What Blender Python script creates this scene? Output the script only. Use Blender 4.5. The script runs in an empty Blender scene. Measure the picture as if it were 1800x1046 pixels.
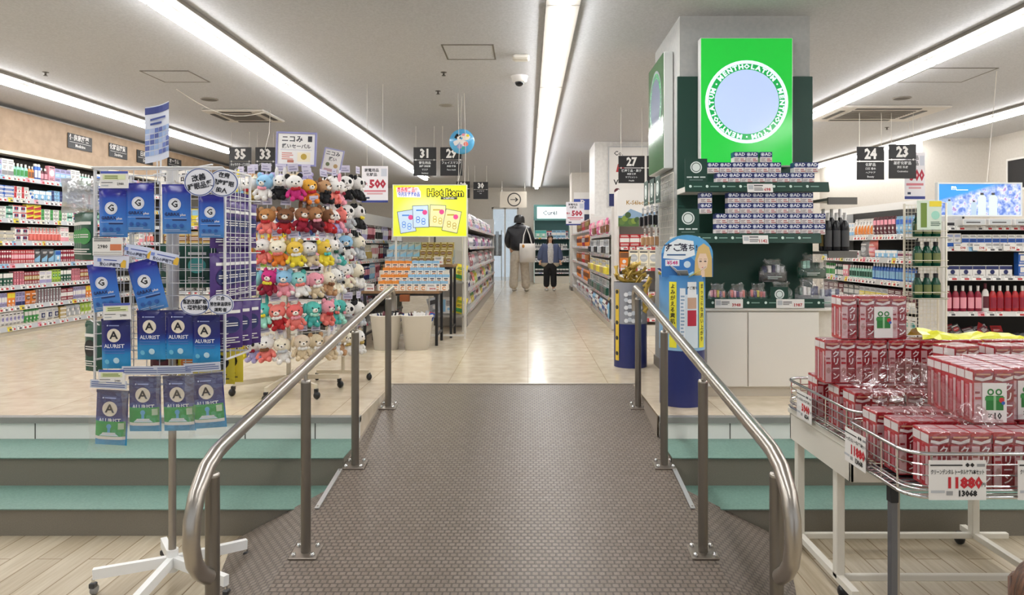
import bpy, math, random
from mathutils import Matrix, Vector
R = math.radians
PI = math.pi
rnd = random.Random(7)
C = bpy.context.scene.collection
SC = bpy.context.scene
# ---------------------------------------------------------------- camera, world, exposure
EYE = 1.03
F = 1250.0
cd = bpy.data.cameras.new('camera'); cam = bpy.data.objects.new('camera', cd); C.objects.link(cam)
cam.location = (0, 0, EYE); cam.rotation_euler = (R(90), 0, 0)
cd.sensor_fit = 'HORIZONTAL'; cd.sensor_width = 36; cd.lens = 36 * F / 1800
cd.shift_x = -28 / 1800; cd.shift_y = -91 / 1800; cd.clip_start = .02; cd.clip_end = 200
SC.camera = cam
SC.view_settings.view_transform = 'Standard'; SC.view_settings.look = 'None'
SC.view_settings.exposure = .34; SC.view_settings.gamma = 1
try: SC.view_settings.use_curve_mapping = False
except Exception: pass
w = bpy.data.worlds.new('world'); SC.world = w; w.use_nodes = True
w.node_tree.nodes['Background'].inputs[0].default_value = (.93, .96, 1, 1)
w.node_tree.nodes['Background'].inputs[1].default_value = .55
SC.cycles.use_denoising = True
SC.cycles.max_bounces = 6; SC.cycles.diffuse_bounces = 4; SC.cycles.glossy_bounces = 3
SC.cycles.transparent_max_bounces = 12; SC.cycles.transmission_bounces = 3
SC.cycles.sample_clamp_indirect = 4
TUBE_POWER = 24.0

def P(px, py, d):
    return ((px - 928) / F * d, d, EYE - (py - 432) / F * d)
def X(px, d): return (px - 928) / F * d
def Z(py, d): return EYE - (py - 432) / F * d

# ---------------------------------------------------------------- materials
def lin(c):
    return c / 12.92 if c <= .04045 else ((c + .055) / 1.055) ** 2.4
def rgb(h):
    h = h.lstrip('#')
    return tuple(lin(int(h[i:i + 2], 16) / 255) for i in (0, 2, 4))
_mc = {}
COL = dict(white='#e9e6e2', red='#b3252b', crimson='#8e1a33', pink='#e79aa8', magenta='#c9327e', navy='#20295f', blue='#2a5fb4', skyblue='#8fbfe0',
           teal='#4fb0a8', green='#3d9048', darkgreen='#1d4f3f', yellow='#e6d23c', orange='#e0802f', brown='#7a5033', gold='#b39a55', silver='#b9bcc0',
           lilac='#a9a2cc', purple='#4b3376', black='#1b1b1e', grey='#8d8d8f', beige='#d3c0a0', maroon='#5a1f2c', cream='#efe6cf', coral='#e47c72',
           mint='#9fd6c4', lime='#a9c94a', darkgrey='#4b4b4d', tan='#b58c66')
SAY = dict(skyblue='sky blue', darkgreen='dark green', darkgrey='dark grey')
def M(c, r=.5, m=0., e=0., a=1., coat=0.):
    k = (c, r, m, e, a, coat)
    if k in _mc: return _mc[k]
    mt = bpy.data.materials.new('mat_' + str(c).strip('#')); mt.use_nodes = True
    b = mt.node_tree.nodes['Principled BSDF']
    col = (*rgb(COL.get(c, c)), 1)
    b.inputs['Base Color'].default_value = col
    b.inputs['Roughness'].default_value = r; b.inputs['Metallic'].default_value = m
    b.inputs['Alpha'].default_value = a
    if coat: b.inputs['Coat Weight'].default_value = coat
    if e:
        b.inputs['Emission Color'].default_value = col; b.inputs['Emission Strength'].default_value = e
    _mc[k] = mt
    return mt
def nodes(name, r=.5, m=0.):
    mt = bpy.data.materials.new(name); mt.use_nodes = True
    nt = mt.node_tree; b = nt.nodes['Principled BSDF']
    b.inputs['Roughness'].default_value = r; b.inputs['Metallic'].default_value = m
    return mt, nt, b
def N(nt, t, **kw):
    n = nt.nodes.new(t)
    for k, v in kw.items():
        if k in n.inputs: n.inputs[k].default_value = v
        else: setattr(n, k, v)
    return n
def ramp(nt, stops):
    n = nt.nodes.new('ShaderNodeValToRGB'); e = n.color_ramp.elements
    while len(e) < len(stops): e.new(.5)
    for i, (p, c) in enumerate(stops):
        e[i].position = p; e[i].color = (*rgb(COL.get(c, c)), 1)
    return n
def noise_mat(name, c1, c2, scale, r=.6, bump=0., detail=4, m=0.):
    mt, nt, b = nodes(name, r, m)
    tc = N(nt, 'ShaderNodeTexCoord'); n = N(nt, 'ShaderNodeTexNoise', Scale=scale, Detail=detail)
    nt.links.new(tc.outputs['Object'], n.inputs['Vector'])
    rp = ramp(nt, [(.35, c1), (.65, c2)])
    nt.links.new(n.outputs['Fac'], rp.inputs[0]); nt.links.new(rp.outputs[0], b.inputs['Base Color'])
    if bump:
        bp = N(nt, 'ShaderNodeBump', Strength=bump, Distance=.004)
        nt.links.new(n.outputs['Fac'], bp.inputs['Height']); nt.links.new(bp.outputs[0], b.inputs['Normal'])
    return mt
def grad_mat(name, stops, z0, z1, r=.3):
    mt, nt, b = nodes(name, r)
    tc = N(nt, 'ShaderNodeTexCoord'); sp = N(nt, 'ShaderNodeSeparateXYZ'); mr = N(nt, 'ShaderNodeMapRange')
    mr.inputs[1].default_value = z0; mr.inputs[2].default_value = z1
    rp = ramp(nt, stops)
    nt.links.new(tc.outputs['Object'], sp.inputs[0]); nt.links.new(sp.outputs[2], mr.inputs[0])
    nt.links.new(mr.outputs[0], rp.inputs[0]); nt.links.new(rp.outputs[0], b.inputs['Base Color'])
    return mt
def film_mat(name, tint='#ffffff', k=.16, rough=.12):
    mt = bpy.data.materials.new(name); mt.use_nodes = True; nt = mt.node_tree
    nt.nodes.remove(nt.nodes['Principled BSDF']); out = nt.nodes['Material Output']
    t = N(nt, 'ShaderNodeBsdfTransparent'); g = N(nt, 'ShaderNodeBsdfGlossy', Roughness=rough)
    t.inputs[0].default_value = (*rgb(tint), 1)
    tc = N(nt, 'ShaderNodeTexCoord'); n = N(nt, 'ShaderNodeTexNoise', Scale=22., Detail=3.)
    bp = N(nt, 'ShaderNodeBump', Strength=.9, Distance=.02)
    nt.links.new(tc.outputs['Object'], n.inputs['Vector']); nt.links.new(n.outputs['Fac'], bp.inputs['Height']); nt.links.new(bp.outputs[0], g.inputs['Normal'])
    mx = N(nt, 'ShaderNodeMixShader'); mx.inputs[0].default_value = k
    nt.links.new(t.outputs[0], mx.inputs[1]); nt.links.new(g.outputs[0], mx.inputs[2]); nt.links.new(mx.outputs[0], out.inputs[0])
    return mt
STEEL = M('#b4aea6', .3, 1.); CHROME = M('#d8d8d8', .12, 1.); FILM = film_mat('clear_film'); ACR = film_mat('acrylic', '#f4fbff', .1, .05)
WH = M('white', .4); BK = M('black', .45)

# ---------------------------------------------------------------- mesh builder
_tc = {}
def text_geo(s, size, off=.022):
    if (s, size, off) in _tc: return _tc[(s, size, off)]
    cu = bpy.data.curves.new('t', 'FONT'); cu.body = s; cu.size = size; cu.align_x = 'CENTER'; cu.align_y = 'CENTER'; cu.resolution_u = 1; cu.offset = size * off
    o = bpy.data.objects.new('t', cu); C.objects.link(o)
    dg = bpy.context.evaluated_depsgraph_get(); dg.update()
    me = bpy.data.meshes.new_from_object(o.evaluated_get(dg))
    v = [tuple(x.co) for x in me.vertices]; f = [tuple(p.vertices) for p in me.polygons]
    # drop edge-on or empty faces
    bpy.data.objects.remove(o); bpy.data.curves.remove(cu); bpy.data.meshes.remove(me)
    _tc[(s, size, off)] = (v, f)
    return v, f
class MB:
    def __init__(s): s.v = []; s.f = []; s.m = []; s.sm = []; s.mats = []; s.M = Matrix()
    def mi(s, mt):
        if mt not in s.mats: s.mats.append(mt)
        return s.mats.index(mt)
    def add(s, vs, fs, mt, smooth=False):
        b = len(s.v); i = s.mi(mt); Mx = s.M
        s.v += [tuple(Mx @ Vector(v)) for v in vs]
        for f in fs: s.f.append(tuple(b + k for k in f)); s.m.append(i); s.sm.append(smooth)
        return s
    def box(s, x0, x1, y0, y1, z0, z1, mt, ch=0.):
        if ch > 0:
            c = ch
            vs = []; 
            for z, k in ((z0, c), (z0 + c, 0), (z1 - c, 0), (z1, c)):
                q = c if k == 0 else 2 * c
                a0, a1, b0, b1 = x0 + k, x1 - k, y0 + k, y1 - k
                c2 = c
                vs += [(a0 + c2, b0, z), (a1 - c2, b0, z), (a1, b0 + c2, z), (a1, b1 - c2, z), (a1 - c2, b1, z), (a0 + c2, b1, z), (a0, b1 - c2, z), (a0, b0 + c2, z)]
            fs = [tuple(range(7, -1, -1)), tuple(range(24, 32))]
            for L in range(3):
                for i in range(8):
                    j = (i + 1) % 8
                    fs.append((L * 8 + i, L * 8 + j, L * 8 + 8 + j, L * 8 + 8 + i))
            return s.add(vs, fs, mt)
        vs = [(x0, y0, z0), (x1, y0, z0), (x1, y1, z0), (x0, y1, z0), (x0, y0, z1), (x1, y0, z1), (x1, y1, z1), (x0, y1, z1)]
        return s.add(vs, [(0, 3, 2, 1), (4, 5, 6, 7), (0, 1, 5, 4), (1, 2, 6, 5), (2, 3, 7, 6), (3, 0, 4, 7)], mt)
    def bar(s, p0, p1, w, h, mt):     # square bar between two points
        p0, p1 = Vector(p0), Vector(p1); d = (p1 - p0).normalized()
        up = Vector((0, 0, 1)) if abs(d.z) < .95 else Vector((0, 1, 0))
        a = d.cross(up).normalized() * w / 2; b = a.cross(d).normalized() * h / 2
        vs = [p + x for p in (p0, p1) for x in (-a - b, a - b, a + b, -a + b)]
        return s.add(vs, [(3, 2, 1, 0), (4, 5, 6, 7), (0, 1, 5, 4), (1, 2, 6, 5), (2, 3, 7, 6), (3, 0, 4, 7)], mt)
    def tube(s, path, r, mt, n=8, caps=True):
        path = [Vector(p) for p in path]; rr = r if isinstance(r, (list, tuple)) else [r] * len(path)
        vs = []; a = None
        for i, p in enumerate(path):
            d = (path[min(i + 1, len(path) - 1)] - path[max(i - 1, 0)]).normalized()
            if a is None:
                up = Vector((0, 0, 1)) if abs(d.z) < .9 else Vector((0, 1, 0)); a = d.cross(up).normalized()
            else: a = (a - d * a.dot(d)).normalized()
            b = d.cross(a)
            vs += [p + (a * math.cos(2 * PI * k / n) + b * math.sin(2 * PI * k / n)) * rr[i] for k in range(n)]
        fs = [(i * n + k, i * n + (k + 1) % n, (i + 1) * n + (k + 1) % n, (i + 1) * n + k) for i in range(len(path) - 1) for k in range(n)]
        s.add(vs, fs, mt, n > 5)
        if caps:
            s.add(vs[:n], [tuple(range(n - 1, -1, -1))], mt); s.add(vs[-n:], [tuple(range(n))], mt)
        return s
    def lathe(s, prof, mt, n=16, c=(0, 0, 0), sx=1., sy=1., caps=True):
        vs = [(c[0] + r * sx * math.cos(2 * PI * k / n), c[1] + r * sy * math.sin(2 * PI * k / n), c[2] + z) for r, z in prof for k in range(n)]
        fs = [(i * n + k, i * n + (k + 1) % n, (i + 1) * n + (k + 1) % n, (i + 1) * n + k) for i in range(len(prof) - 1) for k in range(n)]
        s.add(vs, fs, mt, True)
        if caps:
            if prof[0][0] > 1e-4: s.add(vs[:n], [tuple(range(n - 1, -1, -1))], mt)
            if prof[-1][0] > 1e-4: s.add(vs[-n:], [tuple(range(n))], mt)
        return s
    def ball(s, c, r, mt, n=12, m=8):
        rx, ry, rz = r if isinstance(r, tuple) else (r, r, r)
        pr = [(max(math.sin(PI * i / m), 1e-3), -math.cos(PI * i / m) * rz) for i in range(m + 1)]
        return s.lathe(pr, mt, n, c, rx, ry, False)
    def disc(s, x, z, r, y, mt, n=20, rz=None):          # faces -Y
        rz = rz or r
        return s.add([(x + r * math.cos(2 * PI * k / n), y, z + rz * math.sin(2 * PI * k / n)) for k in range(n)], [tuple(range(n))], mt)
    def ring(s, x, z, r0, r1, y, mt, n=24, k=1.):
        vs = []
        for r in (r0, r1): vs += [(x + r * math.cos(2 * PI * i / n), y, z + r * k * math.sin(2 * PI * i / n)) for i in range(n)]
        return s.add(vs, [(i, (i + 1) % n, n + (i + 1) % n, n + i) for i in range(n)], mt)
    def rect(s, x0, x1, z0, z1, y, mt):                   # faces -Y
        return s.add([(x0, y, z0), (x1, y, z0), (x1, y, z1), (x0, y, z1)], [(0, 1, 2, 3)], mt)
    def poly(s, pts, y, mt): return s.add([(a, y, b) for a, b in pts], [tuple(range(len(pts)))], mt)
    def text(s, t, mt, size, x, z, y, rot=0., sx=1., wmax=None, off=.022):
        v, f = text_geo(t, size, off)
        if wmax:
            w0 = max(a[0] for a in v) - min(a[0] for a in v)
            if w0 > wmax: sx = sx * wmax / w0
        c, q = math.cos(rot), math.sin(rot)
        return s.add([(x + a[0] * sx * c - a[1] * q, y, z + a[0] * sx * q + a[1] * c) for a in v], f, mt)
    def vtext(s, t, mt, size, x, z, y, step=1.05):        # vertical writing
        for i, ch in enumerate(t): s.text(ch, mt, size, x, z - i * size * step, y)
        return s
    def mesh(s, name):
        me = bpy.data.meshes.new(name); me.from_pydata(s.v, [], s.f)
        for m_ in s.mats: me.materials.append(m_)
        me.polygons.foreach_set('material_index', s.m); me.polygons.foreach_set('use_smooth', s.sm); me.update()
        return me
    def build(s, name, parent=None, **kw):
        return link(name, s.mesh(name), parent, **kw)
def link(name, me, parent=None, loc=None, rz=None):
    o = bpy.data.objects.new(name, me); C.objects.link(o)
    if parent: o.parent = parent
    if loc: o.location = loc
    if rz is not None: o.rotation_euler = (0, 0, rz)
    return o
USED = {}
def tag(o, label, cat, group=None, kind=None):
    o['label'] = label; o['category'] = cat
    if group: o['group'] = group
    if kind: o['kind'] = kind
    if len(label.split()) > 16: print('LONGLABEL', label)
    if label in USED and (USED[label] != group or not group): print('DUPLABEL', label)
    USED[label] = group
    return o
def thing(name, label, cat, loc=(0, 0, 0), rz=0., group=None):
    o = bpy.data.objects.new(name, None); C.objects.link(o); o.location = loc; o.rotation_euler = (0, 0, rz); o.empty_display_size = .05
    return tag(o, label, cat, group)
def struct(name, mb, loc=None):
    o = mb.build(name, loc=loc); o['kind'] = 'structure'; return o
def copy_tree(o, parent=None):
    c = o.copy(); C.objects.link(c)
    if parent: c.parent = parent
    for ch in o.children: copy_tree(ch, c)
    return c
class Kit:
    """a thing made of shared part meshes: [(name, mesh, [(subname, submesh)])], or one mesh"""
    def __init__(s, name, cat, parts): s.name, s.cat, s.parts = name, cat, parts
    def put(s, label, loc, rz=0., group=None, rot=None, sc=None):
        if isinstance(s.parts, bpy.types.Mesh):
            o = link(s.name, s.parts)
        else:
            o = bpy.data.objects.new(s.name, None); C.objects.link(o); o.empty_display_size = .03
            for p in s.parts:
                q = link(p[0], p[1], o)
                for sb in (p[2] if len(p) > 2 else ()): link(sb[0], sb[1], q)
        o.location = loc; o.rotation_euler = rot or (0, 0, rz)
        if sc: o.scale = (sc, sc, sc)
        return tag(o, label, s.cat, group)
def ring_frame(m, x0, x1, z0, z1, f, y0, y1, mt, up=True):
    """one closed frame, f wide inward; in the XY plane (up) or the XZ plane"""
    vs = []
    for y in (y0, y1):
        for k in (0, f): vs += [(x0 + k, z0 + k), (x1 - k, z0 + k), (x1 - k, z1 - k), (x0 + k, z1 - k)]
    v3 = [((a, b, y0 if i < 8 else y1) if up else (a, y0 if i < 8 else y1, b)) for i, (a, b) in enumerate(vs)]
    fs = []
    for i in range(4):
        j = (i + 1) % 4; fs += [(i, j, 4 + j, 4 + i), (8 + j, 8 + i, 12 + i, 12 + j), (i, 8 + i, 8 + j, j), (4 + j, 12 + j, 12 + i, 4 + i)]
    return m.add(v3, fs, mt)
# ================================================================ room shell
CZ = EYE + 1.68           # ceiling height above the upper floor
LOW = -.424               # lower floor
D0 = 4.28                 # front edge of the upper floor
def floor_mat():
    mt, nt, b = nodes('polished_beige_tile', .16)
    tc = N(nt, 'ShaderNodeTexCoord')
    br = N(nt, 'ShaderNodeTexBrick', Scale=1., offset=0.); br.inputs['Mortar Size'].default_value = .002; br.inputs['Brick Width'].default_value = .6; br.inputs['Row Height'].default_value = .6
    br.inputs['Color1'].default_value = (*rgb('#e3d6bf'), 1); br.inputs['Color2'].default_value = (*rgb('#dccdb5'), 1); br.inputs['Mortar'].default_value = (*rgb('#a8957b'), 1)
    n = N(nt, 'ShaderNodeTexNoise', Scale=9., Detail=6.); n2 = N(nt, 'ShaderNodeTexNoise', Scale=4., Detail=2.)
    mx = N(nt, 'ShaderNodeMixRGB', blend_type='MULTIPLY'); mx.inputs[0].default_value = .35
    rp = ramp(nt, [(.3, '#cfc4b4'), (.7, '#ffffff')])
    L = nt.links.new
    L(tc.outputs['Object'], br.inputs['Vector']); L(tc.outputs['Object'], n.inputs['Vector']); L(tc.outputs['Object'], n2.inputs['Vector'])
    L(n.outputs['Fac'], rp.inputs[0]); L(br.outputs['Color'], mx.inputs[1]); L(rp.outputs[0], mx.inputs[2]); L(mx.outputs[0], b.inputs['Base Color'])
    bp = N(nt, 'ShaderNodeBump', Strength=.12, Distance=.01); L(n2.outputs['Fac'], bp.inputs['Height']); L(bp.outputs[0], b.inputs['Normal'])
    mr = N(nt, 'ShaderNodeMapRange'); mr.inputs[3].default_value = .1; mr.inputs[4].default_value = .26
    L(n.outputs['Fac'], mr.inputs[0]); L(mr.outputs[0], b.inputs['Roughness'])
    return mt
def plank_mat():
    mt, nt, b = nodes('pale_wood_plank', .45)
    tc = N(nt, 'ShaderNodeTexCoord'); mp = N(nt, 'ShaderNodeMapping'); mp.inputs['Rotation'].default_value = (0, 0, R(90))
    br = N(nt, 'ShaderNodeTexBrick', Scale=1., offset=.37); br.inputs['Mortar Size'].default_value = .003; br.inputs['Brick Width'].default_value = 1.1; br.inputs['Row Height'].default_value = .12
    br.inputs['Color1'].default_value = (*rgb('#cbc0aa'), 1); br.inputs['Color2'].default_value = (*rgb('#b8ab94'), 1); br.inputs['Mortar'].default_value = (*rgb('#8d7859'), 1)
    mp2 = N(nt, 'ShaderNodeMapping'); mp2.inputs['Scale'].default_value = (22, 1.4, 1); n = N(nt, 'ShaderNodeTexNoise', Scale=2.5, Detail=6.)
    mx = N(nt, 'ShaderNodeMixRGB', blend_type='MULTIPLY'); mx.inputs[0].default_value = .5; rp = ramp(nt, [(.3, '#c2b49c'), (.7, '#ffffff')])
    L = nt.links.new
    L(tc.outputs['Object'], mp.inputs[0]); L(mp.outputs[0], br.inputs['Vector']); L(tc.outputs['Object'], mp2.inputs[0]); L(mp2.outputs[0], n.inputs['Vector'])
    L(n.outputs['Fac'], rp.inputs[0]); L(br.outputs['Color'], mx.inputs[1]); L(rp.outputs[0], mx.inputs[2]); L(mx.outputs[0], b.inputs['Base Color'])
    return mt
def mat_mat():
    mt, nt, b = nodes('ribbed_grey_brown_mat', .4)
    tc = N(nt, 'ShaderNodeTexCoord')
    br = N(nt, 'ShaderNodeTexBrick', Scale=1., offset=.5); br.inputs['Mortar Size'].default_value = .0045; br.inputs['Mortar Smooth'].default_value = .4
    br.inputs['Brick Width'].default_value = .030; br.inputs['Row Height'].default_value = .027
    br.inputs['Color1'].default_value = (*rgb('#93867a'), 1); br.inputs['Color2'].default_value = (*rgb('#85786b'), 1); br.inputs['Mortar'].default_value = (*rgb('#655a51'), 1)
    n = N(nt, 'ShaderNodeTexNoise', Scale=300., Detail=2.)
    mx = N(nt, 'ShaderNodeMixRGB', blend_type='MULTIPLY'); mx.inputs[0].default_value = .6; rp = ramp(nt, [(.3, '#9a9a9a'), (.7, '#ffffff')])
    bp = N(nt, 'ShaderNodeBump', Strength=.5, Distance=.003, invert=True)
    L = nt.links.new
    L(tc.outputs['Object'], br.inputs['Vector']); L(tc.outputs['Object'], n.inputs['Vector']); L(n.outputs['Fac'], rp.inputs[0])
    L(br.outputs['Color'], mx.inputs[1]); L(rp.outputs[0], mx.inputs[2]); L(mx.outputs[0], b.inputs['Base Color'])
    L(br.outputs['Fac'], bp.inputs['Height']); L(bp.outputs[0], b.inputs['Normal'])
    return mt
FLOOR, PLANK, MAT = floor_mat(), plank_mat(), mat_mat()
CEIL = noise_mat('rough_plaster_ceiling', '#bcbdc0', '#c8c9cc', 60, .9, .2)
WALLM = noise_mat('plain_cream_wall', '#d0cac0', '#d5cfc6', 30, .8, .05)
GREEN = noise_mat('sea_green_vinyl_tread', '#6a8b7f', '#75968a', 90, .5)
RISER = noise_mat('grey_brown_riser', '#7a7468', '#827c70', 220, .6)
EDGE = M('#8f8f8b', .4)
HX = 3.2; XL, XR = -6.32, 7.2; DB = 20.6
RL, RR, D1 = -1.01, .79, 5.3      # the ramp's edges and where it starts to fall
S = .122                          # its slope
def rz_(d): return -max(0., D1 - d) * S
m = MB()
m.box(XL, RL, D0, D1, -.12, 0, FLOOR); m.box(RR, XR, D0, D1, -.12, 0, FLOOR); m.box(XL, XR, D1, DB + 3, -.12, 0, FLOOR)
struct('floor', m)
m = MB(); m.box(XL, XR, -3, D0 + .1, LOW - .1, LOW, PLANK); struct('floor_lower', m)
m = MB(); m.box(XL, XR, -3, DB, CZ, CZ + .1, CEIL); struct('ceiling', m)
m = MB(); m.box(XL - .1, XL, -3, DB, LOW - .1, CZ + .1, WALLM); struct('wall_left', m)
m = MB(); m.box(XR, XR + .1, -3, DB, LOW - .1, CZ + .1, WALLM); struct('wall_right', m)
# rear wall with the glazed opening of the far entrance
m = MB(); OX0, OX1 = -1.05, -.28
m.box(XL, OX0, DB, DB + .12, 0, CZ, WALLM); m.box(OX1, XR, DB, DB + .12, 0, CZ, WALLM); m.box(OX0, OX1, DB, DB + .12, 2.15, CZ, WALLM)
struct('wall_rear', m)
m = MB(); m.box(3.2, 6.2, 15.0, 15.1, 0, CZ, WALLM); struct('wall_middle', m)
m = MB(); m.box(6.16, XR, 11.1, 15.0, 0, CZ, WALLM); struct('wall_alcove', m)
# steps: risers, treads
ST = [(D0, 0., -.134), (3.90, -.134, -.29), (3.564, -.29, LOW)]
def step(x0, x1, nm):
    m = MB()
    m.box(x0, x1, 3.90, D0, -.29, -.134, RISER); m.box(x0, x1, 3.564, 3.90, LOW, -.29, RISER)
    o = struct(nm, m)
    m = MB(); m.box(x0, x1, 3.885, D0 + .02, -.134, -.129, GREEN); m.build('trim_tread', o)
    m = MB(); m.box(x0, x1, 3.55, 3.90, -.29, -.285, GREEN); m.build('trim_tread', o)
    m = MB(); m.box(x0, x1, D0 - .012, D0, -.13, -.03, M('#f6f4ef', .3))
    k = x0
    while k < x1: m.box(k, k + .006, D0 - .0135, D0 - .01, -.13, -.03, M('#55504a')); k += .42
    m.build('trim_tile', o)
    m = MB(); m.box(x0, x1, D0 - .03, D0 + .03, -.032, .003, EDGE); m.build('trim_nosing', o)
step(XL, RL, 'trim_1'); step(RR, XR, 'trim_2')
# ramp: deck, side cheeks, flared wings
DE = D1 - (-LOW) / S
m = MB()
n = 1
m.add([(RL, D1, 0), (RR, D1, 0), (RR, DE, LOW), (RL, DE, LOW), (RL, D1, LOW), (RR, D1, LOW)], [(0, 3, 2, 1), (0, 4, 3), (1, 2, 5)], MAT)
wing = [(RL, 3.62, rz_(3.62)), (RL - .08, 3.564, -.287), (-1.45, 3.50, LOW + .002), (-1.30, 2.9, LOW + .002), (-1.12, 2.2, LOW + .002), (RL, DE, LOW + .002)]
m.add(wing, [(0, 1, 2), (0, 2, 3), (0, 3, 4), (0, 4, 5)], MAT)
wing = [(RR, 3.62, rz_(3.62)), (RR + .16, 3.564, -.287), (1.27, 3.50, LOW + .002), (1.10, 2.9, LOW + .002), (.92, 2.2, LOW + .002), (RR, DE, LOW + .002)]
m.add(wing, [(0, 2, 1), (0, 3, 2), (0, 4, 3), (0, 5, 4)], MAT)
ob = struct('floor_ramp', m)
m = MB()
for x in (RL, RR):
    a, b = (x - .012, x + .012)
    m.add([(a, 3.60, -.285), (b, 3.60, rz_(3.6)), (b, D1, 0.002), (a, D1, 0.002), (a, D0, 0.002), (a, D0, -.13), (a, 3.9, -.13), (a, 3.9, -.285)], [(0, 1, 2, 3, 4, 5, 6, 7)] if x == RR else [(7, 6, 5, 4, 3, 2, 1, 0)], M('#9a8f83'))
m.build('trim_cheek', ob)
for x in (RL, RR):
    m = MB(); p0 = (x, 3.40, rz_(3.40) + .006); p1 = (x, 3.83, rz_(3.83) + .006); m.bar(p0, p1, .022, .005, M('#cfd0d0', .35, .6))
    for t in (.04, .96):
        m.lathe([(.005, 0), (.004, .003)], STEEL, 8, (x, 3.40 + .43 * t, rz_(3.40 + .43 * t) + .009))
    m.build('trim_edging_strip', ob)
# metal seam where the ramp starts
m = MB(); m.box(RL - .01, RR + .01, D1 - .012, D1 + .012, -.001, .004, M('#b9b1a4', .35, .5)); m.build('trim_seam', ob)
# columns
def column(nm, x0, x1, y0, y1, mt=WALLM):
    m = MB(); m.box(x0, x1, y0, y1, 0, CZ, mt); m.box(x0 - .012, x1 + .012, y0 - .012, y1 + .012, 0, .08, M('#6b655d')); return struct(nm, m)
column('column_1', 1.11, 2.06, 5.2, 6.2, noise_mat('grey_column_paint', '#a9aaa8', '#b1b1ae', 30, .8, .05))
column('column_2', 1.08, 2.3, 11.5, 12.5, noise_mat('white_column_paint', '#dcdad6', '#e8e6e2', 20, .6))
column('column_3', 1.0, 1.8, 16.3, 17.0)
# ---------------------------------------------------------------- ceiling lamps
tubem = M('#ffffff', .3, 0, TUBE_POWER)
def lamp_kit(L):
    h = MB(); h.box(-.12, .12, 0, L, -.03, 0, M('#8f8a82', .5), .004); h.box(-.03, .03, .01, L - .01, -.055, -.03, M('#8d8a86', .4))
    t = MB(); t.box(-.042, .042, .012, L - .012, -.085, -.055, tubem)
    e = MB(); e.box(-.043, .043, 0, .012, -.087, -.054, WH)
    return Kit('ceiling_lamp', 'ceiling lamp', [('housing', h.mesh('housing')), ('light_tube', t.mesh('light_tube'), [('end_cap', e.mesh('end_cap'))])])
LK = lamp_kit(2.5)
rows = [(-5.16, -1., 12.3, 'over the wall shelving'), (-2.48, -1., 17.3, 'over the plush toy stand'), (.24, -.9, 20.0, 'over the ramp and central aisle'),
        (3.55, -.9, 13.8, 'just right of the square column'), (5.95, -.9, 14.7, 'over the far right shelves')]
for (x, a, b, s) in rows:
    y = b - 2.5
    while y > a - 1.5:
        LK.put('white linear tube lamp in the ceiling row ' + s, (x, y, CZ), group='ceiling lamps ' + s); y -= 2.52
# ---------------------------------------------------------------- ceiling fittings
def cp(px, py):
    d = 1.68 * F / (432 - py); return (X(px, d), d, CZ)
def hatch(pa, pb, label):
    a, b = cp(*pa), cp(*pb); x0, x1 = sorted((a[0], b[0])); y0, y1 = sorted((a[1], b[1]))
    o = thing('ceiling_hatch', label, 'access hatch', ((x0 + x1) / 2, (y0 + y1) / 2, CZ)); w, h = (x1 - x0) / 2, (y1 - y0) / 2
    m = MB(); ring_frame(m, -w, w, -h, h, .012, -.006, 0, M('#6d6860')); m.build('frame', o)
    m = MB(); m.box(-w + .014, w - .014, -h + .014, h - .014, -.004, 0, CEIL); m.build('panel', o)
hatch((775, 78), (872, 104), 'square ceiling hatch before the dome camera')
hatch((245, 124), (370, 144), 'square ceiling hatch between the two left lamp rows')
hatch((1633, 119), (1690, 144), 'pale square ceiling hatch right of the column')
def cassette(pa, pb, label):
    a, b = cp(*pa), cp(*pb); cx, cy = (a[0] + b[0]) / 2, (a[1] + b[1]) / 2; w = abs(a[0] - b[0]) / 2; h = max(abs(a[1] - b[1]) / 2, .4)
    o = thing('air_conditioner', label, 'air conditioner', (cx, cy, CZ))
    m = MB(); m.box(-w, w, -h, h, -.03, 0, M('#cfcac2', .5), .01); m.build('panel', o)
    m = MB(); g = w * .55; k = h * .55
    m.box(-g, g, -k, k, -.034, -.029, M('#8d867d'))
    for i in range(9): m.box(-g, g, -k + k * 2 * i / 9, -k + k * 2 * i / 9 + .02, -.04, -.034, M('#77716a'))
    m.build('grille', o)
    for (x0, x1, y0, y1) in ((-g, g, k + .08, k + .14), (-g, g, -k - .14, -k - .08), (-g - .14, -g - .08, -k, k), (g + .08, g + .14, -k, k)):
        f = MB(); f.box(x0, x1, y0, y1, -.036, -.028, M('#3a3733')); f.build('air_outlet', o)
cassette((355, 192), (500, 211), 'white four-way air conditioner panel between left lamp rows')
cassette((1465, 184), (1597, 210), 'white four-way air conditioner panel beyond the square column')
for (px, py, lab) in ((368, 174, 'round grey ceiling speaker near the left hatch'), (1585, 172, 'round grey ceiling speaker right of the square column')):
    x, y, z = cp(px, py); o = thing('ceiling_speaker', lab, 'speaker', (x, y, z))
    m = MB(); m.lathe([(.10, 0), (.10, -.008), (.085, -.012)], M('#8a857d'), 24); m.build('rim', o)
    m = MB(); m.lathe([(.085, -.012), (.04, -.02), (.001, -.021)], M('#6c6862', .8), 24); m.build('mesh_cover', o)
x, y, z = cp(913, 134); o = thing('dome_camera', 'white dome security camera with dark glass bulb on the ceiling', 'security camera', (x, y, z))
m = MB(); m.lathe([(.085, 0), (.085, -.01), (.078, -.02), (.075, -.05), (.05, -.06)], WH, 24); m.build('housing', o)
m = MB(); m.lathe([(.045, -.055), (.045, -.07), (.036, -.088), (.018, -.099), (.001, -.102)], M('#15151a', .08), 24); m.build('dome', o)
x, y, z = cp(916, 97); o = thing('smoke_alarm', 'cream rounded wireless box on the ceiling above the dome camera', 'detector', (x, y, z))
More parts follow.
